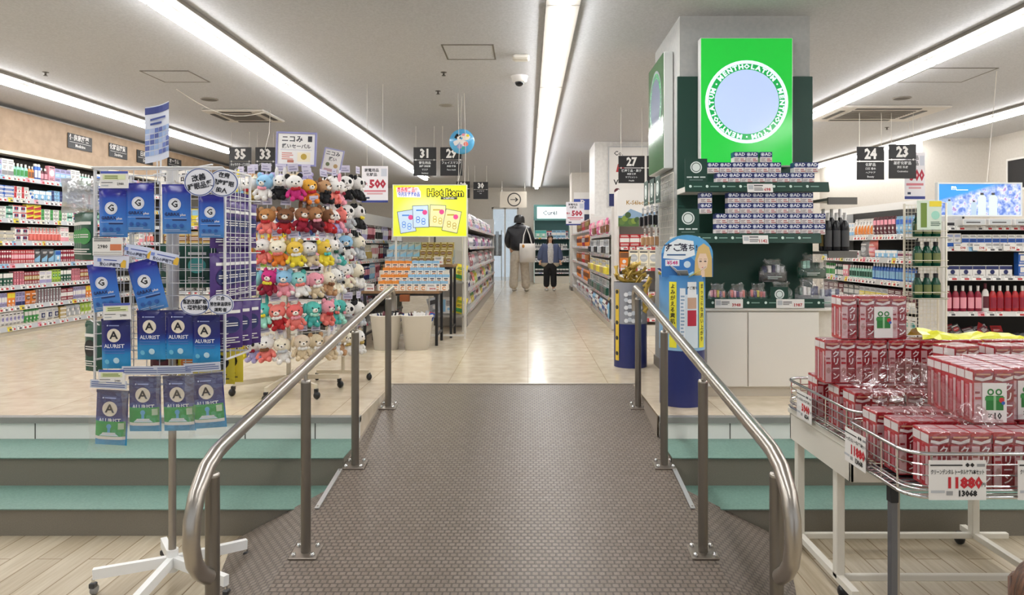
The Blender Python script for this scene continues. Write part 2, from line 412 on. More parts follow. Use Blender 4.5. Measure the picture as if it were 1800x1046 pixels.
m = MB(); m.box(-.075, .075, -.06, .06, -.045, 0, M('#e2ddd3'), .014); m.build('body', o)
m = MB(); m.box(-.05, .05, -.045, .045, -.01, 0, M('#c9c4ba')); m.build('base_plate', o)
for (px, py, lab) in ((780, 127, 'small dark sprinkler head left of the dome camera'), (770, 160, 'small dark sprinkler head above the blue balloon'), (80, 127, 'tiny sprinkler head above the wall shelving lamp row'), (1559, 224, 'tiny dark sprinkler head above the numbered signs')):
    x, y, z = cp(px, py); m = MB(); m.lathe([(.03, 0), (.03, -.004), (.009, -.006), (.009, -.03), (.02, -.032), (.02, -.035)], M('#5b5751', .4, .6), 12)
    tag(m.build('sprinkler_head', loc=(x, y, z)), lab, 'sprinkler')
x, y, z = cp(785, 185); m = MB()
m.lathe([(.09, 0), (.09, -.006), (.05, -.01)], M('#9a948b'), 20); tag(m.build('ceiling_diffuser', loc=(x, y, z)), 'flat grey round vent plate in the ceiling before the balloon', 'vent')
# hanging cords
def cord(pts, label, r=.0035, c='#d9d4ca', nm='cord'):
    m = MB(); m.tube(pts, r, M(c), 6); tag(m.build(nm), label, 'cord')
a = cp(310, 152); b = cp(475, 190)
pts = [(a[0] + (b[0] - a[0]) * t, a[1] + (b[1] - a[1]) * t, CZ - .03 - .16 * math.sin(PI * t)) for t in [i / 10 for i in range(11)]]
e = P(470, 235, b[1]); pts += [(e[0] + .02, e[1], e[2]), (e[0] - .03, e[1], e[2] - .2)]
cord(pts, 'slack white cable looping under the left air conditioner')
cord([cp(1752, 125), P(1747, 185, 8), P(1742, 240, 7.4), P(1735, 320, 7)], 'thin white cord hanging down before the right wall poster')
# ================================================================ handrails
PD = [4.81, 3.89, 3.026, 2.13]
def handrail(x, side, label):
    o = thing('handrail', label, 'handrail', (x, PD[1], rz_(PD[1])))
    o_l = Vector(o.location)
    RH = .79
    top = lambda d: rz_(d) + RH
    pts = [(x, PD[0] + .13, top(PD[0] + .13) - .17), (x, PD[0] + .14, top(PD[0] + .14) - .06), (x, PD[0] + .10, top(PD[0] + .1) - .008)]
    pts += [(x, d, top(d)) for d in (4.6, 3.5, 2.6, 2.22)]
    e = 2.22
    pts += [(x, 2.16, top(2.16) - .003), (x, 2.09, top(2.09) - .022), (x, 2.03, top(2.03) - .07), (x, 2.0, top(2.0) - .13), (x, 1.995, top(2.0) - .2), (x, 2.015, top(2.0) - .26), (x, 2.05, top(2.0) - .3), (x, PD[3] - .03, top(2.0) - .335)]
    m = MB(); m.M = Matrix.Translation(-o_l); m.tube(pts, .0235, STEEL, 20); m.build('rail', o)
    for i, d in enumerate(PD):
        b = rz_(d); m = MB(); m.M = Matrix.Translation(Vector((x, d, b)) - o_l)
        h = RH - .065
        m.tube([(0, 0, 0), (0, 0, h)], .021, M('#7d776f', .38, .85), 18)
        p = m.build('post', o)
        m = MB(); m.M = Matrix.Translation(Vector((x, d, b)) - o_l)
        m.lathe([(.021, h), (.0215, h + .006), (.018, h + .012), (.001, h + .013)], STEEL, 18); m.tube([(0, 0, h), (0, 0, h + .05)], .008, STEEL, 8); m.build('saddle', p)
        m = MB(); m.M = Matrix.Translation(Vector((x, d, b)) - o_l) @ Matrix.Rotation(math.atan(S), 4, 'X')
        m.box(-.058, .058, -.055, .055, 0, .008, M('#a39a90', .35, .9), .002); pl = m.build('base_plate', p)
        for (u, v) in ((-.04, -.037), (.04, -.037), (-.04, .037), (.04, .037)):
            m.lathe([(.011, .008), (.011, .016), (.008, .022), (.001, .024)], CHROME, 8, (u, v, 0))
        pl.data = m.mesh('base_plate')
handrail(-.945, -1, 'brushed steel handrail along the left edge of the ramp')
handrail(.745, 1, 'brushed steel handrail along the right edge of the ramp')
# ================================================================ goods
_kc = {}
def cached(fn):
    def g(*a, **k):
        key = (fn.__name__, a, tuple(sorted(k.items())))
        if key not in _kc: _kc[key] = fn(*a, **k)
        return _kc[key]
    return g
def lines(m, x0, x1, z0, z1, n, y, mt, r=None):          # bars of small print
    r = r or rnd
    h = (z1 - z0) / n
    for i in range(n):
        z = z0 + h * (i + .25); e = x1 - (x1 - x0) * r.choice((0, .1, .3))
        m.rect(x0, e, z, z + h * .45, y, mt)
def front(m, w, h, y, c1, c2, style, z0=0.):
    """printed face on a pack front; c1 body, c2 accent"""
    r = random.Random(style * 7 + 1); A = M(c2, .4); Wt = M('white', .4) if c1 != 'white' else M('navy', .4); D = M('darkgrey', .5) if c1 in ('white', 'cream', 'silver', 'yellow', 'pink', 'skyblue', 'lilac', 'beige', 'mint', 'lime') else WH
    e = y - .0012; s = style % 8; x = w / 2
    if s == 0:
        m.rect(-x * .98, x * .98, z0 + h * .62, z0 + h * .95, e, A); m.disc(0, z0 + h * .38, min(w, h) * .22, e, Wt, 16); lines(m, -x * .7, x * .7, z0 + h * .05, z0 + h * .2, 2, e, D, r)
    elif s == 1:
        m.rect(-x * .98, -x * .3, z0 + h * .02, z0 + h * .98, e, A); lines(m, -x * .15, x * .85, z0 + h * .45, z0 + h * .9, 4, e, D, r); m.disc(x * .35, z0 + h * .22, min(w, h) * .15, e, A, 12)
    elif s == 2:
        m.rect(-x * .98, x * .98, z0 + h * .02, z0 + h * .3, e, A); lines(m, -x * .8, x * .8, z0 + h * .7, z0 + h * .92, 2, e, A, r); lines(m, -x * .6, x * .6, z0 + h * .4, z0 + h * .6, 3, e, D, r)
    elif s == 3:
        m.disc(0, z0 + h * .55, w * .4, e, A, 18, min(h * .22, w * .5)); lines(m, -x * .35 * 1.6, x * .56, z0 + h * .5, z0 + h * .62, 2, e - .001, Wt, r); lines(m, -x * .8, x * .8, z0 + h * .06, z0 + h * .24, 3, e, D, r); m.rect(-x * .8, x * .8, z0 + h * .85, z0 + h * .93, e, D)
    elif s == 4:
        m.poly([(-x * .98, z0 + h * .02), (x * .98, z0 + h * .02), (x * .98, z0 + h * .7), (-x * .98, z0 + h * .3)], e, A); lines(m, -x * .8, x * .6, z0 + h * .74, z0 + h * .94, 2, e, D, r)
    elif s == 5:
        m.rect(-x * .98, x * .98, z0 + h * .35, z0 + h * .68, e, A); lines(m, -x * .8, x * .8, z0 + h * .42, z0 + h * .62, 2, e - .001, Wt, r); lines(m, -x * .8, x * .8, z0 + h * .76, z0 + h * .94, 2, e, D, r); lines(m, -x * .8, x * .8, z0 + h * .08, z0 + h * .26, 2, e, D, r)
    elif s == 6:
        m.disc(-x * .4, z0 + h * .7, w * .2, e, A, 14); m.disc(x * .3, z0 + h * .3, w * .26, e, A, 14); lines(m, -x * .1, x * .9, z0 + h * .6, z0 + h * .9, 3, e - .0005, D, r)
    else:
        m.rect(-x * .98, x * .98, z0 + h * .84, z0 + h * .98, e, A); m.rect(-x * .6, x * .6, z0 + h * .3, z0 + h * .75, e, Wt); m.disc(0, z0 + h * .52, min(w, h) * .17, e - .001, A, 14); lines(m, -x * .8, x * .8, z0 + h * .06, z0 + h * .24, 2, e, D, r)
@cached
def carton(w, d, h, c1, c2, s):
    m = MB(); m.box(-w / 2, w / 2, -d / 2, d / 2, 0, h, M(c1, .4), min(w, h) * .015); front(m, w, h, -d / 2, c1, c2, s)
    nm = 'slim_carton' if w < .055 else 'carton'
    return Kit(nm, 'carton', m.mesh(nm))
@cached
def bottle(w, d, h, c1, c2, s):
    b = MB(); r = w / 2; hh = h * .8
    b.lathe([(r * .85, 0), (r, h * .03), (r, hh * .75), (r * .8, hh * .9), (r * .35, hh)], M(c1, .25), 14, sy=.7)
    l = MB(); k = r * 1.012; vs = []
    for z in (hh * .15, hh * .68): vs += [(k * math.cos(R(a)), k * .7 * math.sin(R(a)), z) for a in range(-150, -29, 15)]
    l.add(vs, [(i, i + 1, i + 10, i + 9) for i in range(8)], M(c2, .4), True)
    c = MB(); c.lathe([(r * .36, hh), (r * .38, h), (r * .3, h)], WH if c1 != 'white' else M(c2), 12)
    return Kit('bottle', 'bottle', [('body', b.mesh('body')), ('wrap_label', l.mesh('wrap_label')), ('cap', c.mesh('cap'))])
@cached
def spray(w, d, h, c1, c2, s):
    b = MB(); r = w / 2
    b.lathe([(r * .9, 0), (r, h * .03), (r, h * .78), (r * .7, h * .84)], M(c1, .25, .2), 14)
    l = MB(); k = r * 1.01; vs = []
    for z in (h * .12, h * .6): vs += [(k * math.cos(R(a)), k * math.sin(R(a)), z) for a in range(-150, -29, 15)]
    l.add(vs, [(i, i + 1, i + 10, i + 9) for i in range(8)], M(c2, .4), True)
    c = MB(); c.lathe([(r * .75, h * .8), (r * .75, h * .97), (r * .5, h)], WH, 12)
    return Kit('spray_can', 'spray can', [('body', b.mesh('body')), ('wrap_label', l.mesh('wrap_label')), ('cap', c.mesh('cap'))])
def pillow(m, w, h, t, mt, z0=0., nx=6, nz=7, waist=.0):
    vs = []
    for sgn in (-1, 1):
        for j in range(nz + 1):
            for i in range(nx + 1):
                u, v = i / nx, j / nz; b = (1 - (2 * u - 1) ** 4) * (1 - (2 * v - 1) ** 6)
                vs.append(((u - .5) * w * (1 - waist * math.sin(PI * v)), sgn * t / 2 * b, z0 + v * h))
    k = (nx + 1) * (nz + 1); fs = []
    for j in range(nz):
        for i in range(nx):
            a = j * (nx + 1) + i; fs.append((a, a + 1, a + nx + 2, a + nx + 1)); fs.append((k + a + nx + 1, k + a + nx + 2, k + a + 1, k + a))
    return m.add(vs, fs, mt, True)
def bulged(m, w, h, t, z0, fn):    # draws a flat print, then lets it follow the pillow front
    q = MB(); fn(q); lift = {}
    def put_(p):
        x, y, z = p; u = min(max(x / w + .5, 0), 1); v = min(max((z - z0) / h, 0), 1)
        return (x, y - t / 2 * (1 - (2 * u - 1) ** 4) * (1 - (2 * v - 1) ** 6) - .0015, z)
    for f, i in zip(q.f, q.m):
        P4 = [Vector(q.v[k]) for k in f]
        nx = int(abs(P4[1].x - P4[0].x) / (w / 7)) + 1 if len(f) == 4 else 1; nz = int(abs(P4[3].z - P4[0].z) / (h / 8)) + 1 if len(f) == 4 else 1
        if nx * nz == 1: m.add([put_(p) for p in P4], [tuple(range(len(f)))], q.mats[i]); continue
        vs = []
        for j in range(nz + 1):
            for k in range(nx + 1): vs.append(put_(P4[0].lerp(P4[1], k / nx).lerp(P4[3].lerp(P4[2], k / nx), j / nz)))
        m.add(vs, [(j * (nx + 1) + k, j * (nx + 1) + k + 1, (j + 1) * (nx + 1) + k + 1, (j + 1) * (nx + 1) + k) for j in range(nz) for k in range(nx)], q.mats[i], True)
    return m
@cached
def pouch(w, d, h, c1, c2, s):
    m = MB(); pillow(m, w, h, d, M(c1, .3)); bulged(m, w, h, d, 0, lambda q: front(q, w * .86, h * .8, 0, c1, c2, s, h * .06))
    t = MB(); t.box(-w / 2, w / 2, -.0025, .0025, h * .93, h, M(c1, .3))
    return Kit('pouch', 'pouch', [('bag', m.mesh('bag')), ('seal_strip', t.mesh('seal_strip'))])
@cached
def blister(w, d, h, c1, c2, s):          # hanging card with a bubble; origin at the bottom
    m = MB(); m.box(-w / 2, w / 2, -.001, .001, 0, h, M(c1, .4)); front(m, w, h * .4, -.001, c1, c2, s, h * .58)
    b = MB(); b.box(-w * .34, w * .34, -d, -.002, h * .08, h * .54, M(c2, .25), w * .06)
    return Kit('blister_pack', 'blister pack', [('card', m.mesh('card')), ('bubble', b.mesh('bubble'))])
@cached
def tube(w, d, h, c1, c2, s):
    m = MB(); n = 12; vs = []
    for z, k in ((h * .16, 1.), (h * .6, .75), (h, .06)):
        vs += [(w / 2 * math.cos(2 * PI * i / n) * (1 + .25 * (1 - k)), w / 2 * k * math.sin(2 * PI * i / n), z) for i in range(n)]
    m.add(vs, [(j * n + i, j * n + (i + 1) % n, (j + 1) * n + (i + 1) % n, (j + 1) * n + i) for j in range(2) for i in range(n)], M(c1, .3), True)
    m.rect(-w * .3, w * .3, h * .3, h * .7, -w * .53, M(c2, .4))
    c = MB(); c.lathe([(w * .38, 0), (w * .42, h * .16)], M(c2, .35), 12)
    return Kit('squeeze_tube', 'tube', [('body', m.mesh('body')), ('cap', c.mesh('cap'))])
@cached
def jar(w, d, h, c1, c2, s):
    m = MB(); m.lathe([(w * .46, 0), (w / 2, h * .08), (w / 2, h * .66)], M(c1, .25), 14); c = MB(); c.lathe([(w * .51, h * .66), (w * .51, h * .97), (w * .47, h)], M(c2, .3), 14)
    return Kit('jar', 'jar', [('body', m.mesh('body')), ('lid', c.mesh('lid'))])
@cached
def stick(w, d, h, c1, c2, s):            # slim hanging packet
    m = MB(); pillow(m, w, h, d, M(c1, .25), 0, 3, 6); m.rect(-w * .42, w * .42, h * .35, h * .75, -d * .55, M(c2, .4)); m.rect(-w * .3, w * .3, h * .8, h * .95, -d * .4, WH)
    return Kit('slim_packet', 'packet', m.mesh('slim_packet'))
@cached
def book(w, d, h, c1, c2, s):
    m = MB(); m.box(-w / 2, w / 2, -d / 2, d / 2, 0, h, M(c1, .4)); front(m, w, h, -d / 2, c1, c2, s)
    return Kit('flat_pack', 'flat pack', m.mesh('flat_pack'))
KINDS = dict(carton=carton, bottle=bottle, spray=spray, pouch=pouch, blister=blister, tube=tube, jar=jar, stick=stick, flat=book)
NAMES = dict(carton='carton', bottle='bottle', spray='spray can', pouch='pouch', blister='blister pack', tube='squeeze tube', jar='jar', stick='slim packet', flat='flat pack')
def say(c): return SAY.get(c, c)
def fresh(base, prev, tries=()):
    c = base
    if c not in USED: return c
    for ext in ([f' beside the {prev}'] if prev else []) + list(tries) + [' further along', ' near the shelf end', ' past the middle', ' close to the upright', ' in the next run', ' in a later run']:
        c = base + ext
        if c not in USED and len(c.split()) <= 16: return c
    i = 2
    return base
def place_row(fr, z, x0, x1, specs, where, back=.0, gap=.004, yj=.006, lean=0., seed=1):
    """fr = (origin, angle); goods stand with their fronts near the shelf edge. specs: (kind, w, d, h, c1, c2, style, count, high)"""
    (ox, oy), th = fr; r = random.Random(seed); c, s = math.cos(th), math.sin(th); x = x0; prev = None; i = 0
    while x < x1 - .02 and i < 200:
        kind, w_, d_, h_, c1, c2, st, n, hi = specs[i % len(specs)]; i += 1
        kit = KINDS[kind](w_, d_, h_, c1, c2, st)
        base = f'{say(c1)} and {say(c2)} {NAMES[kind]}{" stacked" if hi > 1 else ""} {where}'
        lab = fresh(base, prev); g = lab.replace(NAMES[kind], NAMES[kind] + 's', 1)
        for q in range(n):
            if x + w_ > x1: break
            for k in range(hi):
                yy = d_ / 2 + back + r.uniform(0, yj); xx = x + w_ / 2
                kit.put(lab, (ox + c * xx - s * yy, oy + s * xx + c * yy, z + k * (h_ + .0005)), group=g, rot=(R(lean), 0, th + (R(r.uniform(-2, 2)) if hi == 1 and kind != 'carton' else 0)))
            x += w_ + gap
        prev = f'{say(c1)} {NAMES[kind]}s'
# ---------------------------------------------------------------- shelving
def price_rail(L, y, z, seed, h=.04, mt=None, step=(.07, .13), tilt=.012):
    m = MB(); r = random.Random(seed); m.add([(0, y, z - h), (L, y, z - h), (L, y + tilt, z), (0, y + tilt, z)], [(0, 1, 2, 3)], mt or M('silver', .35))
    x = .01
    while x < L - .08:
        w_ = r.uniform(.05, .085)
        if r.random() < .85:
            k = r.choice(('white', 'white', 'white', 'cream', 'pink', 'yellow', 'skyblue') if r.random() < .4 else ('white',))
            e = .0015
            q = lambda a, b, u, v, c, ee=e: m.add([(a, y - ee + tilt * (1 + u / h), z + u), (b, y - ee + tilt * (1 + u / h), z + u), (b, y - ee + tilt * (1 + v / h), z + v), (a, y - ee + tilt * (1 + v / h), z + v)], [(0, 1, 2, 3)], c)
            q(x, x + w_, -h * .97, -h * .05, M(k, .5)); q(x + w_ * .1, x + w_ * .8, -h * .3, -h * .2, M('darkgrey'), .0025)
            q(x + w_ * .4, x + w_ * .92, -h * .85, -h * .45, M('red') if r.random() < .6 else M('darkgrey'), .0025)
        x += w_ + r.uniform(.0, .03)
    return m
def shelving(label, fr, L, depth, levels, top, base=.1, frame='white', back='#8b8883', ends=True, header=None, rail=None, group=None, seed=3, toe='#e2dccf', rail_h=.04):
    (ox, oy), th = fr
    o = thing('shelving_unit', label, 'shelving', (ox, oy, 0), th, group)
    W1 = M(frame, .4)
    m = MB(); m.box(0, L, depth - .02, depth, .02, top, M(back, .7)); m.build('back_panel', o)
    if ends:
        for x in (0, L - .025): m = MB(); m.box(x, x + .025, .02 if ends is True else depth * .6, depth - .021, .02, top, W1, .003); m.build('side_panel', o)
    m = MB(); m.box(.027, L - .027, .03, depth - .03, 0, base, M(toe, .5)); m.build('base', o)
    for i, z in enumerate(levels):
        m = MB(); m.box(.027, L - .027, .01, depth - .03, z - .02, z, W1, .002); s_ = m.build('shelf', o)
        price_rail(L - .06, -.002 - (rail_h - .04) * .3, z + .002 + (rail_h - .04) * .25, seed * 31 + i, h=rail_h, mt=rail).build('price_rail', s_).location = (.03, 0, 0)
    if header:
        h0, h1, hm = header; m = MB(); m.box(0, L, -.01, .02, h0, h1, hm); m.build('header', o)
    return o
def bars(m, pts, r, mt, n=5): m.tube(pts, r, mt, n)
def grid_panel(m, x0, x1, z0, z1, step, y, mt, r=.0016, frame=.003):
    nx = max(1, round((x1 - x0) / step)); nz = max(1, round((z1 - z0) / step))
    for i in range(nx + 1):
        x = x0 + (x1 - x0) * i / nx; q = frame if i in (0, nx) else r; m.box(x - q, x + q, y - q, y + q, z0, z1, mt)
    for j in range(nz + 1):
        z = z0 + (z1 - z0) * j / nz; q = frame if j in (0, nz) else r; m.box(x0, x1, y - q - .003, y + q - .003, z - q, z + q, mt)
def sheet(name, label, cat, w, h, loc, rz, draw, t=.004, mt=None, rot=None, group=None, frame=None):
    """a printed card or board: face towards local -Y, origin at its bottom centre"""
    m = MB(); m.box(-w / 2, w / 2, -t / 2, t / 2, 0, h, mt or WH)
    o = thing(name, label, cat, loc, rz, group)
    if rot: o.rotation_euler = rot
    m.build('board', o); q = MB(); draw(q, -t / 2 - .001)
    if q.f: q.build('lettering', o)
    if frame:
        g = MB(); f = frame[0]; ring_frame(g, -w / 2 - f, w / 2 + f, -f, h + f, f, -t / 2 - .006, t / 2 + .004, frame[1], False)
        g.build('frame', o)
    return o
# ================================================================ shelving and the goods on it
def sp(kind, w_, d_, h_, c1, c2, s, n, hi=1): return (kind, w_, d_, h_, c1, c2, s, n, hi)
LEFT = [  # wall shelving, top shelf first
    (.80, 'on the top shelf of the wall shelving', [sp('carton', .11, .05, .19, 'pink', 'white', 3, 1), sp('carton', .10, .05, .17, 'lilac', 'skyblue', 5, 3), sp('carton', .09, .05, .19, 'white', 'grey', 2, 2), sp('bottle', .06, .05, .16, 'mint', 'green', 0, 4), sp('bottle', .05, .04, .15, 'orange', 'brown', 0, 2), sp('spray', .05, .05, .19, 'blue', 'white', 0, 2), sp('bottle', .06, .05, .15, 'maroon', 'pink', 0, 2)]),
    (.55, 'on the second wall shelf from the top', [sp('carton', .15, .05, .045, 'skyblue', 'navy', 1, 2, 3), sp('carton', .15, .05, .045, 'blue', 'white', 5, 2, 3), sp('carton', .12, .05, .07, 'white', 'red', 1, 2, 2), sp('carton', .08, .05, .1, 'white', 'blue', 6, 1), sp('carton', .1, .05, .12, 'skyblue', 'white', 0, 3)]),
    (.31, 'on the third wall shelf from the top', [sp('carton', .16, .05, .045, 'white', 'green', 1, 3, 3), sp('carton', .1, .05, .07, 'mint', 'darkgreen', 0, 1, 2), sp('carton', .11, .05, .08, 'white', 'red', 7, 2, 2), sp('carton', .12, .05, .06, 'yellow', 'red', 4, 2, 3)]),
    (.05, 'on the fourth wall shelf from the top', [sp('carton', .08, .05, .19, 'white', 'pink', 2, 2), sp('carton', .15, .05, .06, 'cream', 'grey', 5, 3, 2), sp('carton', .11, .05, .08, 'white', 'crimson', 7, 2, 2), sp('blister', .06, .03, .17, 'white', 'coral', 1, 9)]),
    (-.21, 'on the fifth wall shelf from the top', [sp('carton', .1, .05, .15, 'skyblue', 'blue', 0, 1), sp('carton', .035, .05, .16, 'crimson', 'white', 3, 12), sp('carton', .035, .05, .16, 'red', 'pink', 5, 10), sp('pouch', .12, .04, .17, 'darkgrey', 'skyblue', 4, 3)]),
    (-.46, 'on the sixth wall shelf from the top', [sp('carton', .11, .05, .15, 'white', 'lilac', 2, 2), sp('carton', .05, .05, .16, 'lime', 'green', 3, 3), sp('carton', .05, .05, .15, 'darkgreen', 'white', 0, 4), sp('carton', .04, .05, .16, 'pink', 'crimson', 1, 4), sp('carton', .04, .05, .15, 'crimson', 'gold', 5, 6)]),
    (-.70, 'on the seventh wall shelf from the top', [sp('carton', .12, .05, .15, 'crimson', 'white', 5, 2), sp('carton', .04, .05, .16, 'lilac', 'white', 5, 6), sp('carton', .06, .05, .16, 'orange', 'yellow', 0, 2), sp('carton', .05, .05, .16, 'lilac', 'navy', 2, 3), sp('pouch', .1, .05, .16, 'orange', 'brown', 3, 2), sp('carton', .05, .05, .17, 'silver', 'maroon', 1, 8)]),
    (-.93, 'on the lowest wall shelf', [sp('pouch', .07, .05, .17, 'lime', 'white', 2, 3), sp('pouch', .06, .05, .18, 'white', 'lilac', 3, 9), sp('pouch', .06, .05, .18, 'green', 'white', 0, 4), sp('pouch', .12, .06, .16, 'white', 'silver', 7, 3), sp('carton', .12, .06, .05, 'gold', 'white', 5, 1, 3), sp('pouch', .1, .06, .16, 'silver', 'white', 6, 3)]),
]
wood = noise_mat('pale_beech_fascia', '#a58c72', '#b3997e', 9, .5)
fr = ((-5.92, 7.3), R(90))
xs = -5.92
levs = [EYE + z - 0 for z, _, _ in LEFT]
levs = [EYE + z for z, _, _ in LEFT]
shelving('long white wall shelving with eight shelves under a beech fascia', fr, 9.2, .38, levs, 2.14, .12, frame='#d8d4cb', back='#3f3b37', ends=False, seed=5, toe='#ddd5c4', rail_h=.055)
for i, (z, wh, specs) in enumerate(LEFT):
    place_row(fr, EYE + z + .001, .3, 2.6, specs, wh, back=.015, seed=i)
    far = [sp(a, b * 1.9, c, min(e * 1.1, .19), f, g, s, max(1, n // 3), hi) for (a, b, c, e, f, g, s, n, hi) in specs[::-1]]
    if i < 5: place_row(fr, EYE + z + .001, 2.62, 4.0, far, wh.replace('wall', 'far wall') if 'wall' in wh else wh, back=.015, seed=i + 20, gap=.02)
# beech fascia with black signs
m = MB(); m.box(-6.22, -6.1, 5.5, 17.5, 2.14, 2.3, wood); m.box(-6.22, -6.08, 5.5, 17.5, 2.1, 2.14, M('#e6dccb', .4)); m.box(-6.2, -6.14, 5.5, 17.5, 2.3, 2.645, wood)
fo = m.build('trim_1'); fo.name = 'trim_3'; fo['kind'] = 'structure'
for (px, w_, t1, t2, lab) in ((141, .5, '優良家庭薬', 'Medicine', 'first black sign with white writing on the beech fascia'), (208, .45, '化粧品雑貨', 'Sundries', 'second black sign with white writing on the beech fascia'),
                         (255, .45, '日用品', 'Daily', 'third black sign on the beech fascia, behind the stand topper'), (307, .45, 'オーラル', 'Oral care', 'fourth black sign on the beech fascia, past the stand')):
    d = 6.13 * F / (928 - px)
    sheet('fascia_sign', lab, 'sign', w_ * 1.05, .2, (-6.13, d, 2.34), R(90), lambda q, y: (q.text(t1, WH, .085, -.02, .145, y, wmax=w_ * .9), q.rect(-w_ * .46, w_ * .46, .085, .09, y, WH), q.text(t2, WH, .06, 0, .045, y, wmax=w_ * .85)), mt=BK)
# ---------------- gondola to the left of the aisle, behind the tables
fr = ((-1.9, 7.25), R(90)); lv = [.12, .38, .62, .86, 1.1]
shelving('low grey shelving behind the two display tables, hung with slim packs', fr, 3.6, .4, lv, 1.40, .1, frame='#c9c6c2', back='#6f6c69', ends=True, header=(1.28, 1.41, M('#a9a6a3', .5)), seed=9)
S1 = [[sp('stick', .05, .02, .19, 'white', 'pink', 0, 6), sp('stick', .05, .02, .19, 'crimson', 'white', 0, 5), sp('stick', .05, .02, .18, 'navy', 'silver', 0, 6), sp('blister', .07, .02, .18, 'white', 'gold', 1, 4)],
      [sp('stick', .045, .02, .19, 'maroon', 'pink', 0, 7), sp('blister', .07, .02, .19, 'white', 'black', 3, 5), sp('stick', .05, .02, .18, 'lilac', 'white', 0, 6)],
      [sp('stick', .045, .02, .19, 'skyblue', 'white', 0, 5), sp('stick', .05, .02, .19, 'pink', 'crimson', 0, 5), sp('stick', .05, .02, .17, 'black', 'gold', 0, 6), sp('stick', .05, .02, .17, 'navy', 'pink', 0, 5)]]
for i, z in enumerate(lv):
    place_row(fr, z + .001, .05, (1.2, 1.8, 2.8, 2.8, 2.8)[i], S1[i % 3], f'on shelf {("one", "two", "three", "four", "five")[i]} from the floor behind the display tables', back=.02, seed=40 + i, gap=.016)
# ---------------- gondola on the left side of the aisle
fr = ((-.74, 9.0), R(90)); lv = [.22, .46, .74, 1.02, 1.28]
shelving('grey gondola shelving lining the left side of the aisle', fr, 6.9, .45, lv, 1.62, .2, frame='#b6b3ae', back='#4c4a47', seed=11, toe='#a8a49c')
S2 = [[sp('pouch', .23, .05, .19, 'white', 'red', 3, 2), sp('pouch', .22, .05, .2, 'black', 'white', 1, 2), sp('pouch', .22, .05, .18, 'yellow', 'green', 0, 2), sp('pouch', .23, .05, .19, 'lilac', 'white', 5, 2)],
      [sp('pouch', .22, .05, .2, 'white', 'navy', 4, 3), sp('pouch', .23, .05, .19, 'white', 'black', 6, 2), sp('pouch', .22, .05, .19, 'coral', 'white', 2, 2), sp('pouch', .22, .05, .19, 'lime', 'yellow', 0, 2)],
      [sp('pouch', .24, .05, .21, 'white', 'grey', 1, 3), sp('pouch', .22, .05, .2, 'crimson', 'white', 3, 2), sp('pouch', .22, .05, .2, 'silver', 'pink', 0, 2)],
      [sp('pouch', .24, .05, .18, 'lilac', 'magenta', 6, 2), sp('pouch', .24, .05, .18, 'silver', 'white', 5, 3), sp('pouch', .22, .05, .18, 'navy', 'white', 0, 2)],
      [sp('pouch', .22, .05, .22, 'white', 'lilac', 2, 3), sp('pouch', .22, .05, .2, 'pink', 'white', 0, 2), sp('pouch', .22, .05, .22, 'silver', 'black', 5, 2)]]
for i, z in enumerate(lv):
    place_row(fr, z + .001, .04, 6.8, S2[i], f'leaning on {("the lowest", "the second", "the third", "the fourth", "the top")[i]} shelf along the left aisle', back=.03, seed=60 + i, gap=.015, lean=-14)
# ---------------- right side of the aisle: peg walls
fr = ((1.0, 16.2), R(-90)); lv = [.15]
shelving('white pegboard shelving lining the right side of the aisle', fr, 4.6, .4, [.15, .42, .72, 1.02, 1.3], 1.55, .12, frame='#dedad5', back='#d5d0ca', seed=13)
S3 = [[sp('pouch', .1, .03, .18, 'white', 'lilac', 1, 4), sp('pouch', .1, .03, .18, 'silver', 'crimson', 0, 3)],
      [sp('stick', .055, .025, .2, 'orange', 'brown', 0, 14), sp('stick', .055, .025, .2, 'lilac', 'white', 0, 6)],
      [sp('stick', .055, .025, .2, 'brown', 'orange', 0, 16), sp('stick', .055, .025, .2, 'red', 'white', 0, 8)],
      [sp('stick', .055, .025, .2, 'orange', 'maroon', 0, 16), sp('stick', .055, .025, .2, 'crimson', 'white', 0, 8)],
      [sp('stick', .055, .025, .18, 'brown', 'gold', 0, 16), sp('stick', .055, .025, .18, 'red', 'pink', 0, 8)]]
for i, z in enumerate([.15, .42, .72, 1.02, 1.3]):
    place_row(fr, z + .001, 1.6, 4.5, S3[i], f'hanging in {("the lowest", "the second", "the third", "the fourth", "the top")[i]} tier beyond the second column', back=.0, seed=80 + i, gap=.03)
fr = ((.99, 11.4), R(-90))
shelving('white peg panel beside the aisle, in front of the second column', fr, 2.8, .4, [.13, .4, .66, .92, 1.18], 1.5, .12, frame='#dedad5', back='#dedad5', seed=15)
S4 = [[sp('pouch', .11, .04, .2, 'white', 'blue', 3, 3), sp('pouch', .11, .04, .2, 'maroon', 'white', 0, 2), sp('pouch', .11, .04, .2, 'skyblue', 'white', 5, 3)],
      [sp('blister', .09, .04, .2, 'white', 'darkgrey', 1, 5), sp('blister', .09, .04, .2, 'silver', 'darkgreen', 3, 4)],
      [sp('blister', .08, .04, .19, 'white', 'gold', 0, 5), sp('blister', .08, .04, .19, 'silver', 'yellow', 2, 5)],
      [sp('blister', .08, .04, .19, 'silver', 'black', 5, 6), sp('blister', .08, .04, .19, 'white', 'silver', 6, 5)],
      [sp('pouch', .1, .04, .2, 'magenta', 'pink', 0, 3), sp('pouch', .1, .04, .2, 'pink', 'white', 2, 4), sp('blister', .09, .04, .2, 'white', 'brown', 4, 4)]]
for i, z in enumerate([.13, .4, .66, .92, 1.18]):
    place_row(fr, z + .001, .05, 2.75, S4[i], f'in {("the lowest", "the second", "the third", "the fourth", "the top")[i]} tier of the white peg panel', back=-.02, seed=90 + i, gap=.012)
